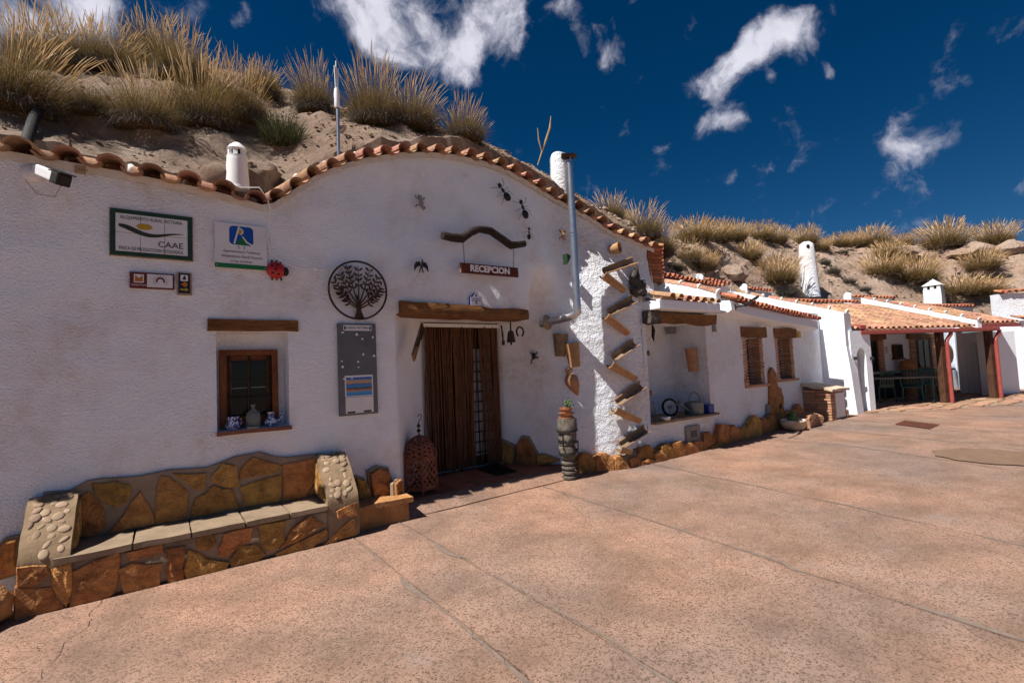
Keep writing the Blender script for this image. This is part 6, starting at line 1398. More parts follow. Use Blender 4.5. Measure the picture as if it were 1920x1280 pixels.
# ---------------------------------------------------------------- foot stones of the low house
RS = [[(4.706,-0.034,-0.047),(4.894,-0.147,-0.054),(4.910,-0.156,0.137),(4.857,-0.124,0.259),(4.780,-0.078,0.279),(4.718,-0.041,0.210)], [(4.901,-0.151,-0.054),(5.170,-0.261,-0.067),(5.168,-0.260,0.172),(5.056,-0.219,0.257),(4.933,-0.170,0.217)], [(5.178,-0.263,-0.068),(5.433,-0.345,-0.060),(5.368,-0.333,0.077),(5.288,-0.304,0.205),(5.208,-0.275,0.183)], [(5.457,-0.325,-0.059),(5.679,-0.325,-0.063),(5.668,-0.325,0.077),(5.532,-0.325,0.143),(5.437,-0.325,0.111)],
 [(5.563,-0.305,0.090),(5.732,-0.305,0.252),(5.916,-0.305,0.260),(6.068,-0.304,0.144),(6.179,-0.304,-0.048),(5.704,-0.305,-0.055)], [(5.678,-0.345,-0.060),(6.098,-0.344,-0.063),(6.029,-0.345,0.011),(5.811,-0.345,0.074),(5.689,-0.345,0.061)], [(5.985,-0.355,-0.044),(6.270,-0.353,-0.047),(6.230,-0.353,0.079),(6.133,-0.354,0.157),(5.989,-0.355,0.129)], [(6.230,-0.343,-0.051),(6.527,-0.341,-0.054),(6.460,-0.341,0.095),(6.313,-0.342,0.246),(6.151,-0.344,0.202)], [(6.513,-0.351,-0.051),(6.828,-0.345,-0.056),(6.756,-0.346,0.089),(6.642,-0.349,0.238),(6.404,-0.352,0.219)],
 [(6.814,-0.335,-0.055),(7.209,-0.326,-0.060),(7.100,-0.328,0.076),(6.898,-0.333,0.171),(6.749,-0.337,0.157)], [(7.089,-0.299,-0.029),(7.387,-0.292,-0.036),(7.343,-0.293,0.129),(7.065,-0.299,0.164)], [(7.277,-0.304,-0.020),(7.719,-0.284,-0.028),(7.700,-0.285,0.102),(7.510,-0.297,0.279),(7.344,-0.303,0.271)], [(7.448,-0.330,-0.058),(8.069,-0.291,-0.054),(8.039,-0.293,0.005),(7.787,-0.309,0.075),(7.530,-0.326,0.038)], [(7.721,-0.303,-0.008),(8.172,-0.275,-0.013),(8.244,-0.270,0.223),(8.103,-0.279,0.323),(7.882,-0.293,0.366),(7.767,-0.301,0.196)], [(8.072,-0.291,-0.036),(8.507,-0.264,-0.038),(8.501,-0.264,0.194),(8.316,-0.276,0.310),(8.154,-0.286,0.271)],
 [(8.487,-0.255,-0.036),(8.820,-0.234,-0.040),(8.810,-0.235,0.177),(8.651,-0.245,0.234),(8.517,-0.253,0.172)], [(8.758,-0.248,-0.032),(9.104,-0.226,-0.036),(9.095,-0.227,0.186),(8.930,-0.237,0.254),(8.769,-0.247,0.183)], [(9.016,-0.232,-0.035),(9.395,-0.199,-0.033),(9.421,-0.196,0.252),(9.195,-0.220,0.397),(8.981,-0.234,0.298)], [(9.369,-0.202,-0.040),(9.789,-0.157,-0.041),(9.809,-0.155,0.210),(9.587,-0.179,0.307),(9.396,-0.199,0.254)], [(9.761,-0.160,-0.048),(10.263,-0.107,-0.045),(10.286,-0.105,0.214),(9.998,-0.135,0.340),(9.764,-0.160,0.257)], [(10.235,-0.110,-0.042),(10.803,-0.050,-0.043),(10.824,-0.048,0.215),(10.569,-0.075,0.307),(10.264,-0.107,0.249)], [(10.770,-0.043,-0.040),(11.262,0.003,-0.038),(11.286,0.005,0.227),(11.057,-0.016,0.329),(10.801,-0.040,0.262)], [(11.201,-0.003,-0.032),(11.786,0.052,-0.037),(11.812,0.054,0.237),(11.583,0.033,0.413),(11.231,0.000,0.267)],
 [(10.088,-0.046,0.154),(10.186,-0.035,0.822),(10.216,-0.032,1.129),(10.383,-0.014,1.256),(10.564,0.005,1.137),(10.570,0.006,0.865),(10.769,0.027,0.808),(10.879,0.037,0.606),(10.813,0.031,0.417),(10.982,0.047,0.057)]]
for i, p in enumerate(RS): stone(grow(p,1.04), (-.05,-1,.15), .036, wall2, seed=100+i, bed=.09, sharp=22, i0=.88, i1=.97)
sk = MB(); vs = []; N = 60
for i in range(N+1):
    X = 4.75+(12.2-4.75)*i/N; y = wally(X); hh = .20+.10*noise.noise(Vector((X*2,0,0)))
    for (dy, z) in ((.05,-.01),(-.09,-.01),(-.075,hh*.7),(-.02,hh),(.05,hh)): vs.append((X, y+dy, z))
sk.add(vs, [(i*5+k, i*5+k+1, (i+1)*5+k+1, (i+1)*5+k) for i in range(N) for k in range(4)]); sk.build('stone_bed', 'mortar_grey', wall2, smooth=60)
# black star-shaped lizard on the tall stone
c = Vector((10.267,-0.197,0.481)); sl = MB()
for k in range(5): a = 2*math.pi*k/5+.3; sl.tube([c, c+Vector((.07*math.cos(a),-.02,.07*math.sin(a)))], [.02,.006], 6)
tag(sl.build('iron_star', 'iron_black'), 'small black iron star ornament on the tall foot stone', 'ornament')
# ---------------------------------------------------------------- things at the low house
a = (6.928,-0.272,0.420); b = (7.314,-0.263,0.148)
lv_ = empty('louvre_vent', (a[0],a[1],b[2]), 'square grey metal louvre vent below the niche', 'vent'); yv = wally((a[0]+b[0])/2)
MB().box((a[0],yv-.05,b[2]),(b[0],yv+.0,a[2])).build('plate', 'vent_grey', lv_, bevel=.006)
for k in range(4): z = b[2]+(a[2]-b[2])*(.34+.1*k); MB().box((a[0]+(b[0]-a[0])*.3,yv-.056,z),(a[0]+(b[0]-a[0])*.72,yv-.045,z+.014)).build('slot', 'ink', lv_)
a = (9.990,-0.056,0.520); b = (10.199,-0.034,0.295); tag(MB().box((a[0],wally(a[0])-.04,b[2]),(b[0],wally(a[0])+.02,a[2])).build('meter_box', 'vent_grey', bevel=.006), 'small grey meter box left of the tall foot stone', 'box')
# niche: watering can, wheel, blue tub, hung tile, jug, planks
zn = NZ0+.006
c = Vector((7.375,-0.144,0.580)); c.z = zn
wcn = empty('watering_can', tuple(c), 'old zinc watering can with hooped handle on the niche sill', 'watering can')
MB().lathe([(.155,0),(.16,.01),(.155,.20),(.145,.21),(.06,.225)], c, 22).build('body', 'zinc_dull', wcn, smooth=40)
MB().tube([c+Vector((-.12,0,.05)), c+Vector((-.26,-.01,.12)), c+Vector((-.42,-.02,.20))], [.035,.024,.018], 10).build('spout', 'zinc_dull', wcn, smooth=60)
MB().lathe([(.018,0),(.05,.04),(.045,.05)], c+Vector((-.42,-.02,.20)), 12, axis=Vector((-.9,-.05,.4))).build('rose', 'zinc_dull', wcn)
MB().tube([c+Vector((.16*math.cos(a)+.02,0,.20+.17*math.sin(a))) for a in [math.pi*k/14 for k in range(15)]], .009, 6).build('hoop_handle', 'zinc_dull', wcn, smooth=60)
MB().tube([c+Vector((.14,0,.17)), c+Vector((.22,0,.14)), c+Vector((.22,0,.05)), c+Vector((.15,0,.03))], .009, 6).build('side_handle', 'zinc_dull', wcn, smooth=60)
c = Vector((6.976,0.048,0.580)); c.z = zn+.14
wh = empty('spoked_wheel', tuple(c-Vector((0,0,.14))), 'pale spoked wheel with dark rim leaning in the niche', 'wheel'); ax = Vector((-.35,-.93,.15)).normalized(); e1 = ax.cross(Vector((0,0,1))).normalized(); e2 = e1.cross(ax)
MB().tube([c+(e1*math.cos(a)+e2*math.sin(a))*.135 for a in [2*math.pi*k/24 for k in range(25)]], .022, 8, cap=False).build('tyre', 'rubber', wh, smooth=60)
MB().tube([c+(e1*math.cos(a)+e2*math.sin(a))*.108 for a in [2*math.pi*k/24 for k in range(25)]], .012, 6, cap=False).build('rim', 'skin_white', wh, smooth=60)
for k in range(8): a = 2*math.pi*k/8; MB().tube([c+(e1*math.cos(a)+e2*math.sin(a))*.02, c+(e1*math.cos(a)+e2*math.sin(a))*.105], .012, 5).build('spoke', 'skin_white', wh)
MB().lathe([(.035,-.02),(.035,.025),(.015,.03)], c, 12, axis=ax).build('hub', 'zinc_dull', wh)
c = Vector((7.488,-0.352,0.580)); tag(MB().box((7.56,-.31,zn),(7.72,-.15,zn+.15)).build('blue_tub', 'blue_glaze', bevel=.015), 'small dark blue tub at the right end of the niche sill', 'tub')
c = Vector((6.837,0.126,0.580)); c.z = zn
j = empty('white_jug', tuple(c), 'dusty white jug among clutter at the left of the niche', 'jug'); MB().lathe([(.06,0),(.085,.05),(.08,.12),(.035,.19),(.03,.25),(.04,.26)], c+Vector((.05,.25,0)), 16).build('body', 'skin_white', j, smooth=60); MB().tube([c+Vector((.09,.25,.24)), c+Vector((.15,.25,.2)), c+Vector((.13,.25,.1))], .01, 6).build('handle', 'skin_white', j)
c = Vector((6.383,-0.315,0.580)); tag(MB().lathe([(.03,0),(.07,.01),(.09,.05),(.085,.055),(.06,.02)], (c.x,c.y+.02,zn), 16).build('white_bowl', 'skin_white', smooth=40), 'small white bowl before the wheel on the niche sill', 'bowl')
for k, (dx, h_, lb_) in enumerate(((.05,.50,'tallest weathered board leaning at the left side of the niche'),(.10,.40,'shorter weathered board leaning at the left side of the niche'))):
    tag(MB().obox((NX0+dx,-.05+k*.12,zn+h_/2), (.012,0,0), (0,.05,0), (.02,0,h_/2)).build('leaning_board', 'grey_wood', bevel=.003), lb_, 'board', 'boards in the niche')
tag(rough_bm(MB().box((NX0-.02,-.22,1.60),(NX0+.10,.2,1.68)), .015, 8, 3, 2).build('wood_bracket', 'beam_wood', smooth=40), 'short wooden peg high on the left side of the niche', 'bracket')
tag(rough_bm(MB().box((NX0-.02,-.22,.98),(NX0+.10,.2,1.06)), .015, 8, 5, 2).build('wood_bracket', 'beam_wood', smooth=40), 'short wooden peg low on the left side of the niche', 'bracket')
yb = .40
p, q = Vector((7.720,0.066,1.709)), Vector((7.720,0.053,1.298)); trough(p, q, .11, .085, (1,.15,0), 'wall_tile', 'single clay tile hung upright on the niche back wall', 'clay tile', 'clay')
c = Vector((7.640,0.420,2.087)); tag(rough_bm(MB().box((c.x-.09,.36,c.z-.08),(c.x+.09,.44,c.z+.08)), .03, 8, 7, 2).build('bird_box', 'vent_grey', smooth=50), 'small rough clay nest box high in the niche', 'ornament')
c = Vector((6.452,-0.100,1.958)); tag(MB().tube([c+Vector((0,0,.15)), c+Vector((.02,0,.05)), c+Vector((.0,0,-.05)), c+Vector((.02,0,-.13))], [.008,.03,.025,.006], 8).build('iron_hanging', 'iron_black', smooth=60), 'black iron ornament hanging at the top left of the niche', 'ornament')
# gas cabinet of thin bricks
gc = empty('brick_cabinet', (12.5,0,0), 'small brick meter cabinet with white metal door against the buttress', 'cabinet')
n = 11
for k in range(n):
    z0_ = .01+k*.062; 
    for (ya, yb_) in ((-.40,-.10),(-.09,.27)):
        off = random.uniform(-.012,.012); MB().box((12.16+off,ya,z0_),(12.42,yb_,z0_+.05)).build('brick', 'brick', gc, bevel=.006, bseg=1)
MB().box((12.19,-.385,.0),(12.40,.26,.69)).build('core', 'mortar_grey', gc); MB().box((12.40,-.37,.0),(12.98,.26,.66)).build('body', 'brick', gc)
MB().box((12.44,-.395,.04),(12.92,-.372,.60)).build('door', 'white_paint', gc, bevel=.006)
rough_bm(MB().add([(12.10,-.46,.66),(13.04,-.46,.64),(13.04,.28,.76),(12.10,.28,.80),(12.10,-.46,.715),(13.04,-.46,.70),(13.04,.28,.82),(12.10,.28,.86)], [(0,3,2,1),(4,5,6,7),(0,1,5,4),(1,2,6,5),(2,3,7,6),(3,0,4,7)]), .025, 6, 2, 3).build('stone_top', 'cream_stone', gc, smooth=40)
# cactus bowl and rock
c = Vector((10.341,-0.388,0.000)); c.z = 0
cp = empty('cactus_bowl', tuple(c), 'white-rimmed stone bowl with a small round cactus beside the wall', 'plant pot')
b = rough_bm(MB().lathe([(.14,0),(.20,.05),(.235,.13),(.24,.19),(.225,.20),(.18,.19),(.16,.16)], c, 20), .02, 8, 4, 0); b.build('bowl', 'cream_stone', cp, smooth=50)
MB().lathe([(.205,.188),(.222,.212),(.19,.205),(.175,.18)], c, 20, cap=False).build('rim', 'white_paint', cp, smooth=50)
MB().lathe([(.01,.17),(.185,.17)], c, 16).build('soil', 'joint_dirt', cp)
for (dx, dy, z, r_) in ((-.04,0,.22,.075),(.06,.02,.22,.07),(.0,-.05,.20,.06),(-.01,.0,.33,.06)):
    m = MB(); nn = 16
    vs = []; 
    for jj in range(9):
        f_ = math.pi*jj/8
        for k in range(nn): a = 2*math.pi*k/nn; rr = r_*(1+.10*(k % 2))*math.sin(f_); vs.append((c.x+dx+rr*math.cos(a), c.y+dy+rr*math.sin(a), z+r_*1.1*math.cos(f_)))
    m.add(vs, [(jj*nn+k, jj*nn+(k+1) % nn, (jj+1)*nn+(k+1) % nn, (jj+1)*nn+k) for jj in range(8) for k in range(nn)]); m.build('cactus_lobe', 'plant_green', cp, smooth=60)
a = Vector((11.021,-0.506,0.000)); b = rough_bm(MB().box((-.34,-.18,0),(.34,.22,.26)), .09, 4, 9, 4); b.v = [(v[0]+a.x, v[1]+a.y+.15, v[2]-.03) for v in b.v]
tag(b.build('rock', 'red_rock', smooth=45), 'flat-topped reddish rock on the ground before the brick cabinet', 'rock')
stone([(13.619,0.142,-0.098),(13.629,-0.156,-0.121),(13.629,-0.147,0.061),(13.624,-0.022,0.240),(13.620,0.114,0.288)], (-1,-.05,0), .10, por, seed=301, bed=.1)
# fittings on the eave
c = Vector((8.358,-0.613,2.398)); lf = empty('awning_arm', tuple(c), 'black metal lamp arm sticking out under the low eave', 'lamp arm')
p = Vector((9.535,-0.274,2.687)); q = Vector((8.210,-0.723,2.406)); r_ = Vector((7.735,-0.803,2.341))
MB().tube([p,q], .028, 6).build('lamp_head', 'iron_black', lf); MB().tube([q,r_], .014, 6).build('arm', 'iron_black', lf); MB().tube([r_+Vector((0,0,.05)), r_-Vector((0,0,.05))], .014, 6).build('plate', 'iron_black', lf)
c = Vector((10.441,-0.078,2.218)); wl = empty('wall_floodlight', tuple(c), 'white floodlight bracket on the wall between the brick windows', 'lamp'); MB().tube([c+Vector((-.2,.1,-.12)), c, c+Vector((.15,.12,-.08))], .02, 6).build('bracket', 'white_paint', wl); MB().obox(c+Vector((0,-.05,.01)), (.10,0,0), (0,.07,-.02), (0,.0,.03)).build('head', 'white_enamel', wl)
a = (12.131,0.164,2.061); b = (12.237,0.174,1.911); tag(MB().box((a[0],wally(a[0])-.03,b[2]),(b[0]+.03,wally(a[0])+.0,a[2])).build('wall_lizard', 'yellow_glaze', bevel=.01), 'small yellow ceramic ornament right of the farther brick window', 'ornament')
a = (8.012,-0.205,2.178); b = (8.119,-0.198,1.987); ia = tag(MB().box((a[0],wally(a[0])-.02,b[2]),(b[0],wally(a[0])+.0,a[2])).build('inscribed_tile', 'vent_grey', bevel=.004), 'narrow grey plaque right of the niche beam', 'plaque')
# drain grate, round patch
q = [Vector((12.100,-1.580,0.004)),Vector((12.832,-1.540,0.004)),Vector((12.477,-2.163,0.004)),Vector((11.729,-2.193,0.004))]
gt = empty('drain_grate', tuple((q[0]+q[2])/2), 'rusty iron drain grate set in the yard before the porch', 'grate'); MB().prism(q, (0,0,.006)).build('pit', 'dark_inside', gt)
for k in range(13):
    s = k/12; d_ = (q[1]-q[0])*.0; MB().tube([q[0].lerp(q[3],s)+Vector((0,0,.012)), q[1].lerp(q[2],s)+Vector((0,0,.012))], .012, 4).build('bar', 'rust', gt)
c = Vector((9.190,-3.471,-0.000)); 
m = MB(); N = 28; m.add([(c.x+.62*math.cos(2*math.pi*k/N)*(1+.06*math.sin(k*2.7)), c.y+.62*math.sin(2*math.pi*k/N)*(1+.05*math.cos(k*1.9)), .0125) for k in range(N)], [tuple(range(N))])
pm('patch_concrete', (.20, .125, .084), (.155, .095, .063), 6, .9, .5, 60, .004, world=True); m.build('repair_patch', 'patch_concrete', yard)
# ---------------------------------------------------------------- porch furniture
tb = empty('porch_table', (17.4,-.1,0), 'long dark garden table standing in the porch', 'table'); tu = Vector((.62,-.78,0)); tv_ = Vector((.78,.62,0)); tcn = Vector((17.45,-.05,0))
MB().obox(tcn+Vector((0,0,.72)), tu*.95, tv_*.42, (0,0,.018)).build('top', 'vent_grey', tb, bevel=.008)
for i in (-1,1):
    for k in (-1,1): MB().obox(tcn+tu*.8*i+tv_*.32*k+Vector((0,0,.365)), (.03,0,0), (0,.03,0), (0,0,.335)).build('leg', 'plastic_green', tb)
def chair(p, rz, label):
    t = empty('garden_chair', p, label, 'chair', 'green plastic chairs round the porch table')
    R_ = Matrix.Rotation(rz, 3, 'Z'); P_ = Vector(p); f = lambda v: P_+R_ @ Vector(v)
    def ob(c, a, b, d, nm): MB().obox(f(c), R_ @ Vector(a), R_ @ Vector(b), R_ @ Vector(d)).build(nm, 'plastic_green', t, bevel=.008)
    ob((0,0,.42), (.22,0,0), (0,.22,0), (0,0,.015), 'seat')
    for sx in (-1,1):
        for sy in (-1,1): MB().tube([f((sx*.2,sy*.19,.41)), f((sx*.24,sy*.24,0))], [.03,.022], 6).build('leg', 'plastic_green', t)
        MB().tube([f((sx*.22,-.22,.42)), f((sx*.25,-.2,.64)), f((sx*.25,.2,.66))], .022, 6).build('armrest', 'plastic_green', t)
    for k in range(6): ob((-.175+k*.07,.26,.66), (.02,0,0), (0,.008,0), (0,.035,.20), 'back_slat')
    ob((0,.295,.87), (.22,0,0), (0,.014,0), (0,.01,.03), 'back_rail'); ob((0,.235,.47), (.22,0,0), (0,.012,0), (0,.004,.03), 'back_rail')
CH = [((17.327,0.215,0.030), math.radians(140), 'green plastic garden chair at the near left end of the porch table'), ((17.573,-0.440,0.030), math.radians(-75), 'green plastic garden chair at the middle of the porch table'), ((18.480,-0.658,0.030), math.radians(-60), 'green plastic garden chair nearest the first porch post')]
for p, rz, lb_ in CH: chair((p[0],p[1],.03), rz, lb_)
tag(MB().obox(onb(4.2,.4,.35), pd*.9, pn*.28, (0,0,.38)).build('dark_settle', 'dark_inside', bevel=.03), 'dark upholstered settle against the porch back wall', 'settle')
bc = onb(7.0,0,.5); bb = empty('barbecue_block', tuple(bc), 'low brick counter with a pale panel beside the first porch post', 'counter')
MB().obox(bc+Vector((0,0,.4)), pd*.55, pn*.3, (0,0,.38)).build('body', 'brick', bb, bevel=.01); MB().obox(bc+Vector((0,0,.80)), pd*.62, pn*.36, (0,0,.03)).build('top', 'cream_stone', bb); MB().obox(bc+pd*.25+pn*.315+Vector((0,0,.38)), pd*.2, pn*.012, (0,0,.3)).build('panel', 'white_paint', bb)
p = Vector((20.404,0.686,1.477))+pn*.08; mr_ = empty('wall_cupboard', tuple(p), 'dark wooden wall cupboard between the two porch windows', 'cupboard'); MB().obox(p, pd*.22, pn*.06, (0,0,.24)).build('case', 'post_wood', mr_, bevel=.01); MB().obox(p-Vector((0,0,.25)), pd*.27, pn*.09, (0,0,.02)).build('shelf', 'post_wood', mr_); MB().obox(p+pn*.062, pd*.17, pn*.003, (0,0,.19)).build('panel', 'dark_inside', mr_)
p = Vector((19.890,0.801,1.546))+pn*.03; tag(MB().obox(p, pd*.07, pn*.02, (0,0,.11)).build('porch_picture', 'skin_white', bevel=.01), 'small pale framed tile beside the left porch window', 'picture')
p = Vector((23.149,0.073,1.301))+pn*.12; m = MB(); m.lathe([(.02,0),(.34,.02),(.38,.06),(.36,.07),(.05,.04)], p, 24, axis=pn); tag(m.build('wicker_tray', 'cane', smooth=40), 'large round wicker tray hung on the porch wall behind the first post', 'tray')
p = Vector((20.278,0.325,0.726)); p.z = 0; b = rough_bm(MB().lathe([(.18,0),(.2,.5),(.22,.8),(.24,1.0),(.18,1.15),(.05,1.2)], p, 12), .05, 4, 5, 0); tag(b.build('carved_stump', 'block_stone', smooth=50), 'tall ochre stump standing behind the porch table', 'stump')
# ---------------------------------------------------------------- chimneys on the slope
c = Vector((20.465,3.228,3.855))+Vector((0,0,-.15))
tc1 = empty('tall_chimney', tuple(c), 'tall slender whitewashed chimney with dark flue holes on the hillside', 'chimney')
b = rough_bm(MB().lathe([(.36,0),(.33,.5),(.30,1.2),(.275,1.8),(.26,2.0),(.22,2.12),(.12,2.19),(.01,2.21)], c, 24), .007, 7, 3, 1); b.build('shaft', 'plaster', tc1, smooth=60)
for dx, dy in ((-.20,-.14),(.08,-.24)): 
    m = MB(); blob(m, c+Vector((dx,dy,1.97)), (.075,.06,.085), 12, 8); m.build('flue_hole', 'dark_inside', tc1, smooth=60)
c = Vector((26.938,0.988,3.242))+Vector((0,0,-.15))
tc2 = empty('capped_chimney', tuple(c), 'squat whitewashed chimney with slotted pyramid cap right on the hillside', 'chimney')
rough_bm(MB().box((c.x-.30,c.y-.30,c.z),(c.x+.30,c.y+.30,c.z+.95)), .02, 6, 2, 3).build('shaft', 'plaster', tc2, smooth=40)
for i in (-1,0,1):
    for k in (-1,0,1):
        if (i, k) != (0, 0): MB().box((c.x+i*.22-.06,c.y+k*.22-.06,c.z+.95),(c.x+i*.22+.06,c.y+k*.22+.06,c.z+1.12)).build('cap_post', 'white_paint', tc2)
MB().box((c.x-.15,c.y-.15,c.z+.94),(c.x+.15,c.y+.15,c.z+1.13)).build('flue', 'dark_inside', tc2)
MB().add([(c.x-.33,c.y-.33,c.z+1.12),(c.x+.33,c.y-.33,c.z+1.12),(c.x+.33,c.y+.33,c.z+1.12),(c.x-.33,c.y+.33,c.z+1.12),(c.x,c.y,c.z+1.42)], [(3,2,1,0),(0,1,4),(1,2,4),(2,3,4),(3,0,4)]).build('cap', 'white_paint', tc2)
# ---------------------------------------------------------------- esparto grass
def strands(name, n, r, h0, h1, spread, width, mat, seed, head=0, droop=.5, seg=4, wind=0):
    rnd = random.Random(seed); vs = []; fs = []; at = []
    for i in range(n):
        a = rnd.uniform(0, 2*math.pi); d = r*math.sqrt(rnd.random())*.55; bx, by = d*math.cos(a), d*math.sin(a)
        a2 = a+rnd.gauss(0, .6); h = rnd.uniform(h0,h1)*(1-.35*(d/(r*.55))**2); lean = spread*(.10+.9*(d/(r*.55)))*rnd.uniform(.4,1.25); tone = rnd.random()
        cv = droop*rnd.uniform(.3,1.5); kx = rnd.gauss(0,.10); fa_ = rnd.uniform(0, 3.14); wx, wy = math.cos(fa_), math.sin(fa_); k0 = len(vs)
        ca, sa = math.cos(a2), math.sin(a2); x, y, z = bx, by, -.06; th = lean*.55; N_ = seg*(3 if head else 1); ring = []
        for k in range(N_+1):
            t = k/N_; w = width*(1-t*.8)*.5
            if head and t > .74: w = width*head*max(.08, 1-abs(t-.86)/.14)**.6*.5
            vs += [(x-wx*w,y-wy*w,z),(x+wx*w,y+wy*w,z)]; at += [tone, tone]; ring.append((x,y,z,w))
            ang = min(th+cv*t*lean*1.3+(t**2)*.25*cv, 2.5); st = h/N_
            x += (math.sin(ang)*ca-kx*sa*t+wind*t*t)*st; y += (math.sin(ang)*sa+kx*ca*t)*st; z += math.cos(ang)*st
        fs += [(k0+2*k,k0+2*k+1,k0+2*k+3,k0+2*k+2) for k in range(N_)]
        if head:
            k1 = len(vs)
            for (x_, y_, z_, w) in ring: vs += [(x_+wy*w,y_-wx*w,z_),(x_-wy*w,y_+wx*w,z_)]; at += [tone, tone]
            fs += [(k1+2*k,k1+2*k+1,k1+2*k+3,k1+2*k+2) for k in range(N_)]
    me = bpy.data.meshes.new(name); me.from_pydata(vs, [], fs); me.materials.append(M[mat])
    A_ = me.attributes.new('Col', 'FLOAT', 'POINT'); A_.data.foreach_set('value', at); me.shade_smooth(); return me
GV = []
for v in range(4):
    GV.append((strands('blades', 2600, .64, .40, .92, 1.0, .0062, 'esparto_blade', 10+v, droop=1.0), strands('dead_skirt', 1700, .70, .22, .55, 1.9, .008, 'esparto_dead', 20+v, droop=1.3), strands('seed_stalks', 135, .60, .85, 1.38, .62, .0036, 'esparto_head', 30+v, head=4.2, droop=.45, wind=.22)))
SH = [strands('twigs', 1300, .5, .2, .62, 1.0, .012, 'shrub_green', 50, droop=.5), strands('twigs', 1000, .5, .15, .5, 1.2, .012, 'shrub_grey', 51, droop=.6)]
FAR = []
for v in range(3):
    FAR.append((strands('blades', 1700, .66, .35, .70, 1.15, .011, 'esparto_blade', 60+v, droop=.8), strands('dead_skirt', 500, .66, .16, .40, 1.8, .016, 'esparto_dead', 70+v, droop=1.2), strands('seed_stalks', 330, .62, .72, 1.15, .95, .006, 'esparto_head', 80+v, head=3.4, droop=.4, seg=3, wind=.12)))
def tuft(p, w, h, label, var, kind='esparto', stalks=True, lean=(0,0), far=False):
    p = Vector(p); t = empty('esparto_tuft' if kind == 'esparto' else 'shrub', tuple(p), label, 'grass tuft' if kind == 'esparto' else 'shrub', 'esparto tufts on the hillside' if kind == 'esparto' else 'low shrubs on the hillside')
    rz = random.uniform(0, 6.28); S = Matrix.Diagonal((w, w, h, 1)); Sh = Matrix.Identity(4); Sh[0][2] = lean[0]; Sh[1][2] = lean[1]
    mw = Matrix.Translation(p) @ Sh @ S @ Matrix.Rotation(rz, 4, 'Z')
    if kind == 'esparto':
        V_ = (FAR if far else GV)[var % (3 if far else 4)]
        for nm, me in zip(('blades', 'dead_skirt', 'seed_stalks'), V_):
            if nm == 'seed_stalks' and not stalks: continue
            o = inst(nm, me, t, mw); o['kind'] = 'stuff'
    else:
        o = inst('twigs', SH[0 if kind == 'green' else 1], t, mw); o['kind'] = 'stuff'
LEFT = [((-1.096,1.103,4.106),1.15,1.0,'big drooping esparto tuft cut by the left edge above the dark pipe',(.1,-.1)), ((-0.839,2.644,5.357),1.1,.75,'golden esparto tuft on the skyline, second from the left edge',(0,0)), ((-0.554,1.136,4.221),.55,.5,'dark dried-out tuft with no seed heads hanging from the slope',(0,0)), ((-0.125,0.960,4.130),.8,.75,'golden tuft lowest on the left slope, leaning left',(-.12,0)),
 ((0.403,1.276,4.395),1.05,1.0,'largest esparto tuft in the middle of the left slope',(0,0)), ((0.793,1.376,4.639),.8,.85,'esparto tuft merging with the right side of the largest one',(.1,0)), ((-0.046,2.894,5.852),1.0,.85,'tall tuft against the sky behind the largest one',(0,0)), ((1.176,2.293,5.523),.7,.55,'low pale tuft on the skyline right of the largest one',(.15,0)), ((1.717,1.648,5.141),.72,.85,'upright tuft left of the antenna mast',(0,0)),
 ((2.306,0.986,4.822),.95,1.0,'tall tuft right of the antenna mast, over the arch',(-.02,0)), ((2.820,0.855,4.841),.9,.75,'spreading tuft at the crest right of the mast, leaning right',(.2,0)), ((3.450,0.544,4.701),.75,.62,'small tuft with loose stalks above the arch top, farthest right there',(.22,0)), ((-1.161,2.897,5.440),1.0,.8,'pale tuft high at the upper left corner',(0,0)), ((-0.494,2.407,5.372),.8,.7,'thin tuft on the skyline between two larger ones',(0,0)), ((0.229,2.017,5.293),.9,.75,'tuft close behind the largest one, on its left',(0,0))]
for i, (p, w, h, lb_, ln) in enumerate(LEFT): tuft(p, w*.76, h*.84, lb_, i, lean=ln, stalks=i != 2)
tuft((1.189,0.992,4.267), .72, .80, 'rounded dark green shrub on the bare slope left of the mast', 0, 'green')
tuft((1.299,2.609,5.823), .4, .5, 'small green shrub on the skyline above the bare slope', 0, 'green')
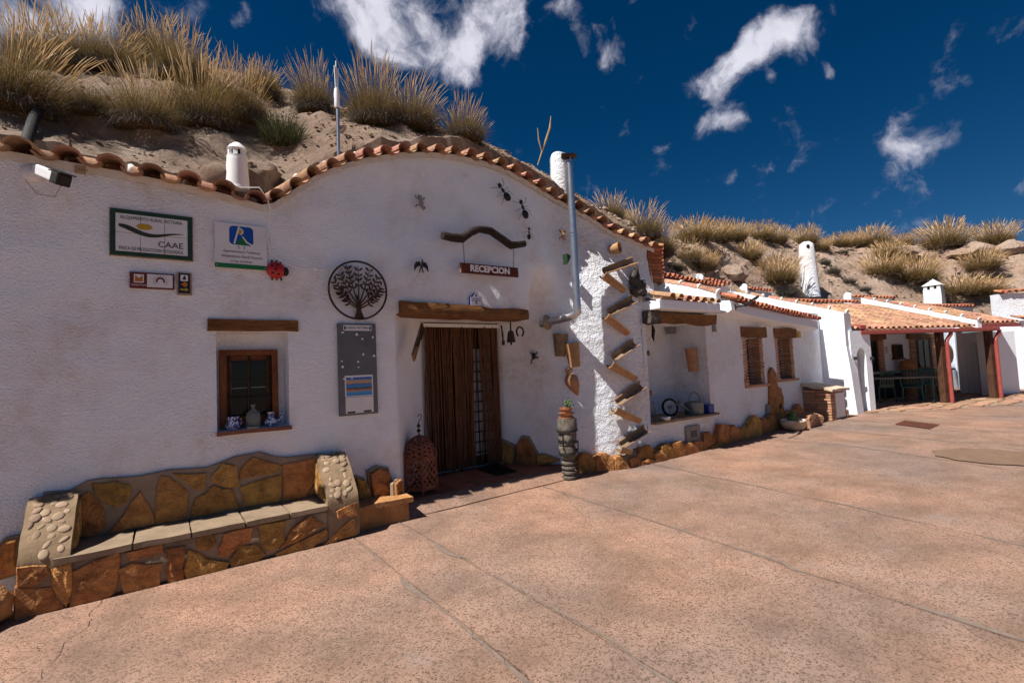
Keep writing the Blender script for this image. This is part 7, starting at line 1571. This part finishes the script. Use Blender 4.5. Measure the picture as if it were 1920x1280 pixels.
RIGHT = [((9.211,3.202,5.143),1.1,.95,'golden tuft just right of the arch end behind the eave'),((9.688,2.536,4.584),1.3,1.15,'golden tuft rising behind the descending corner eave'),((10.509,2.707,4.263),1.2,1.2,'tuft with dark base close to the corner eave'),((12.671,3.298,4.387),1.1,.9,'pale tuft low on the slope above the long low parapet'),((10.411,3.810,5.290),.9,.7,'small tuft tucked behind the right end of the arch'),
 ((15.328,4.792,5.704),1.5,1.0,'skyline tuft, first of the long pale row'),((17.507,5.277,6.079),1.5,.95,'skyline tuft, second of the long pale row'),((19.068,5.383,6.335),1.3,.9,'skyline tuft, third of the long pale row'),((21.746,5.627,6.715),1.4,.95,'skyline tuft above the small parapets'),((23.101,5.574,6.740),1.2,.9,'skyline tuft left of the tall chimney top'),((25.106,5.155,6.796),1.3,1.1,'skyline tuft right behind the tall chimney top'),
 ((18.654,4.564,5.346),1.1,.8,'mid-slope tuft above the small parapets'),((19.117,3.845,4.309),1.7,1.25,'large tuft left of the tall chimney foot'),((27.474,4.662,6.843),1.2,.8,'skyline tuft with dark left side right of the tall chimney'),((29.629,3.870,6.957),1.6,1.2,'broad skyline tuft midway between the two chimneys'),((28.788,4.413,6.933),1.1,.9,'skyline tuft squeezed left of a broader one'),((30.182,2.813,6.773),1.2,.7,'low pale skyline tuft between two larger ones'),((30.572,1.319,6.416),2.1,1.55,'largest round tuft on the right skyline'),((32.127,-0.164,6.349),1.8,1.25,'rightmost round tuft on the skyline'),
 ((28.152,2.828,5.978),1.4,1.0,'mid-slope tuft left of centre on the right hill'),((26.207,2.532,4.925),1.7,1.2,'wide mid-slope tuft on the right hill, lower left'),((27.415,1.784,4.566),2.1,1.4,'wide tuft directly above the square-capped chimney'),((29.843,-0.027,4.978),1.6,1.1,'tuft under the rightmost skyline tuft'),((28.010,0.374,3.783),2.0,1.0,'low dark tuft right of the square-capped chimney'),((28.424,-0.305,3.703),1.6,.9,'low tuft farthest right at the foot of the hill'),((13.105,3.067,4.172),.9,.7,'small pale tuft low on the near slope'),((25.400,4.598,6.442),.8,.6,'small skyline tuft right of the tall chimney')]
for i, (p, w, h, lb_) in enumerate(RIGHT): tuft(p, w*(.92 if i > 4 else .8), h*(.95 if i > 4 else .70), lb_, i, far=i > 3)
SHR = [((23.506,3.536,4.970),1.0,.9,'grey shrub right of the tall chimney foot'),((23.859,3.951,5.482),.8,.8,'small dark shrub beside the tall chimney shaft'),((23.698,3.036,4.480),.9,.7,'low grey shrub midway down the right slope'),((18.858,3.469,3.765),1.3,1.0,'rounded grey shrub at the foot of the slope left of the tall chimney'),((26.427,4.092,6.258),.7,.6,'tiny grey shrub under the skyline'),((24.051,2.599,4.089),.8,.6,'small grey shrub above the porch roof'),((29.838,-0.710,4.492),.9,.6,'small grey shrub near the right edge')]
for p, w, h, lb_ in SHR: tuft(p, w, h, lb_, 1, 'grey')
tuft((11.382,2.870,3.945), .7, .6, 'green shrub low on the near slope behind the parapet', 0, 'green')
# loose rocks on the slope
RK = [((16.232,4.009,4.426),.55,.30,'flat pale rock outcrop on the near right slope'),((28.918,2.514,6.091),.8,.35,'grey rock outcrop below the skyline tufts'),((30.703,0.579,5.852),1.0,.5,'large grey rock outcrop near the right edge'),((31.723,-0.695,5.878),.8,.4,'grey rock at the far right skyline'),((0.844,0.620,3.691),.22,.12,'pale rock lying on the bare slope above the left eave'),((0.487,0.495,3.575),.18,.10,'dark rock on the bare slope above the small chimney')]
for i, (p, r_, h_, lb_) in enumerate(RK):
    b = rough_bm(MB().lathe([(r_*.8,-.2),(r_,0),(r_*.8,h_*.6),(r_*.35,h_)], p, 10), r_*.35, 1.6/r_, i, 1); tag(b.build('rock', 'earth', smooth=40), lb_, 'rock', 'rocks on the hillside')
random.seed(5)
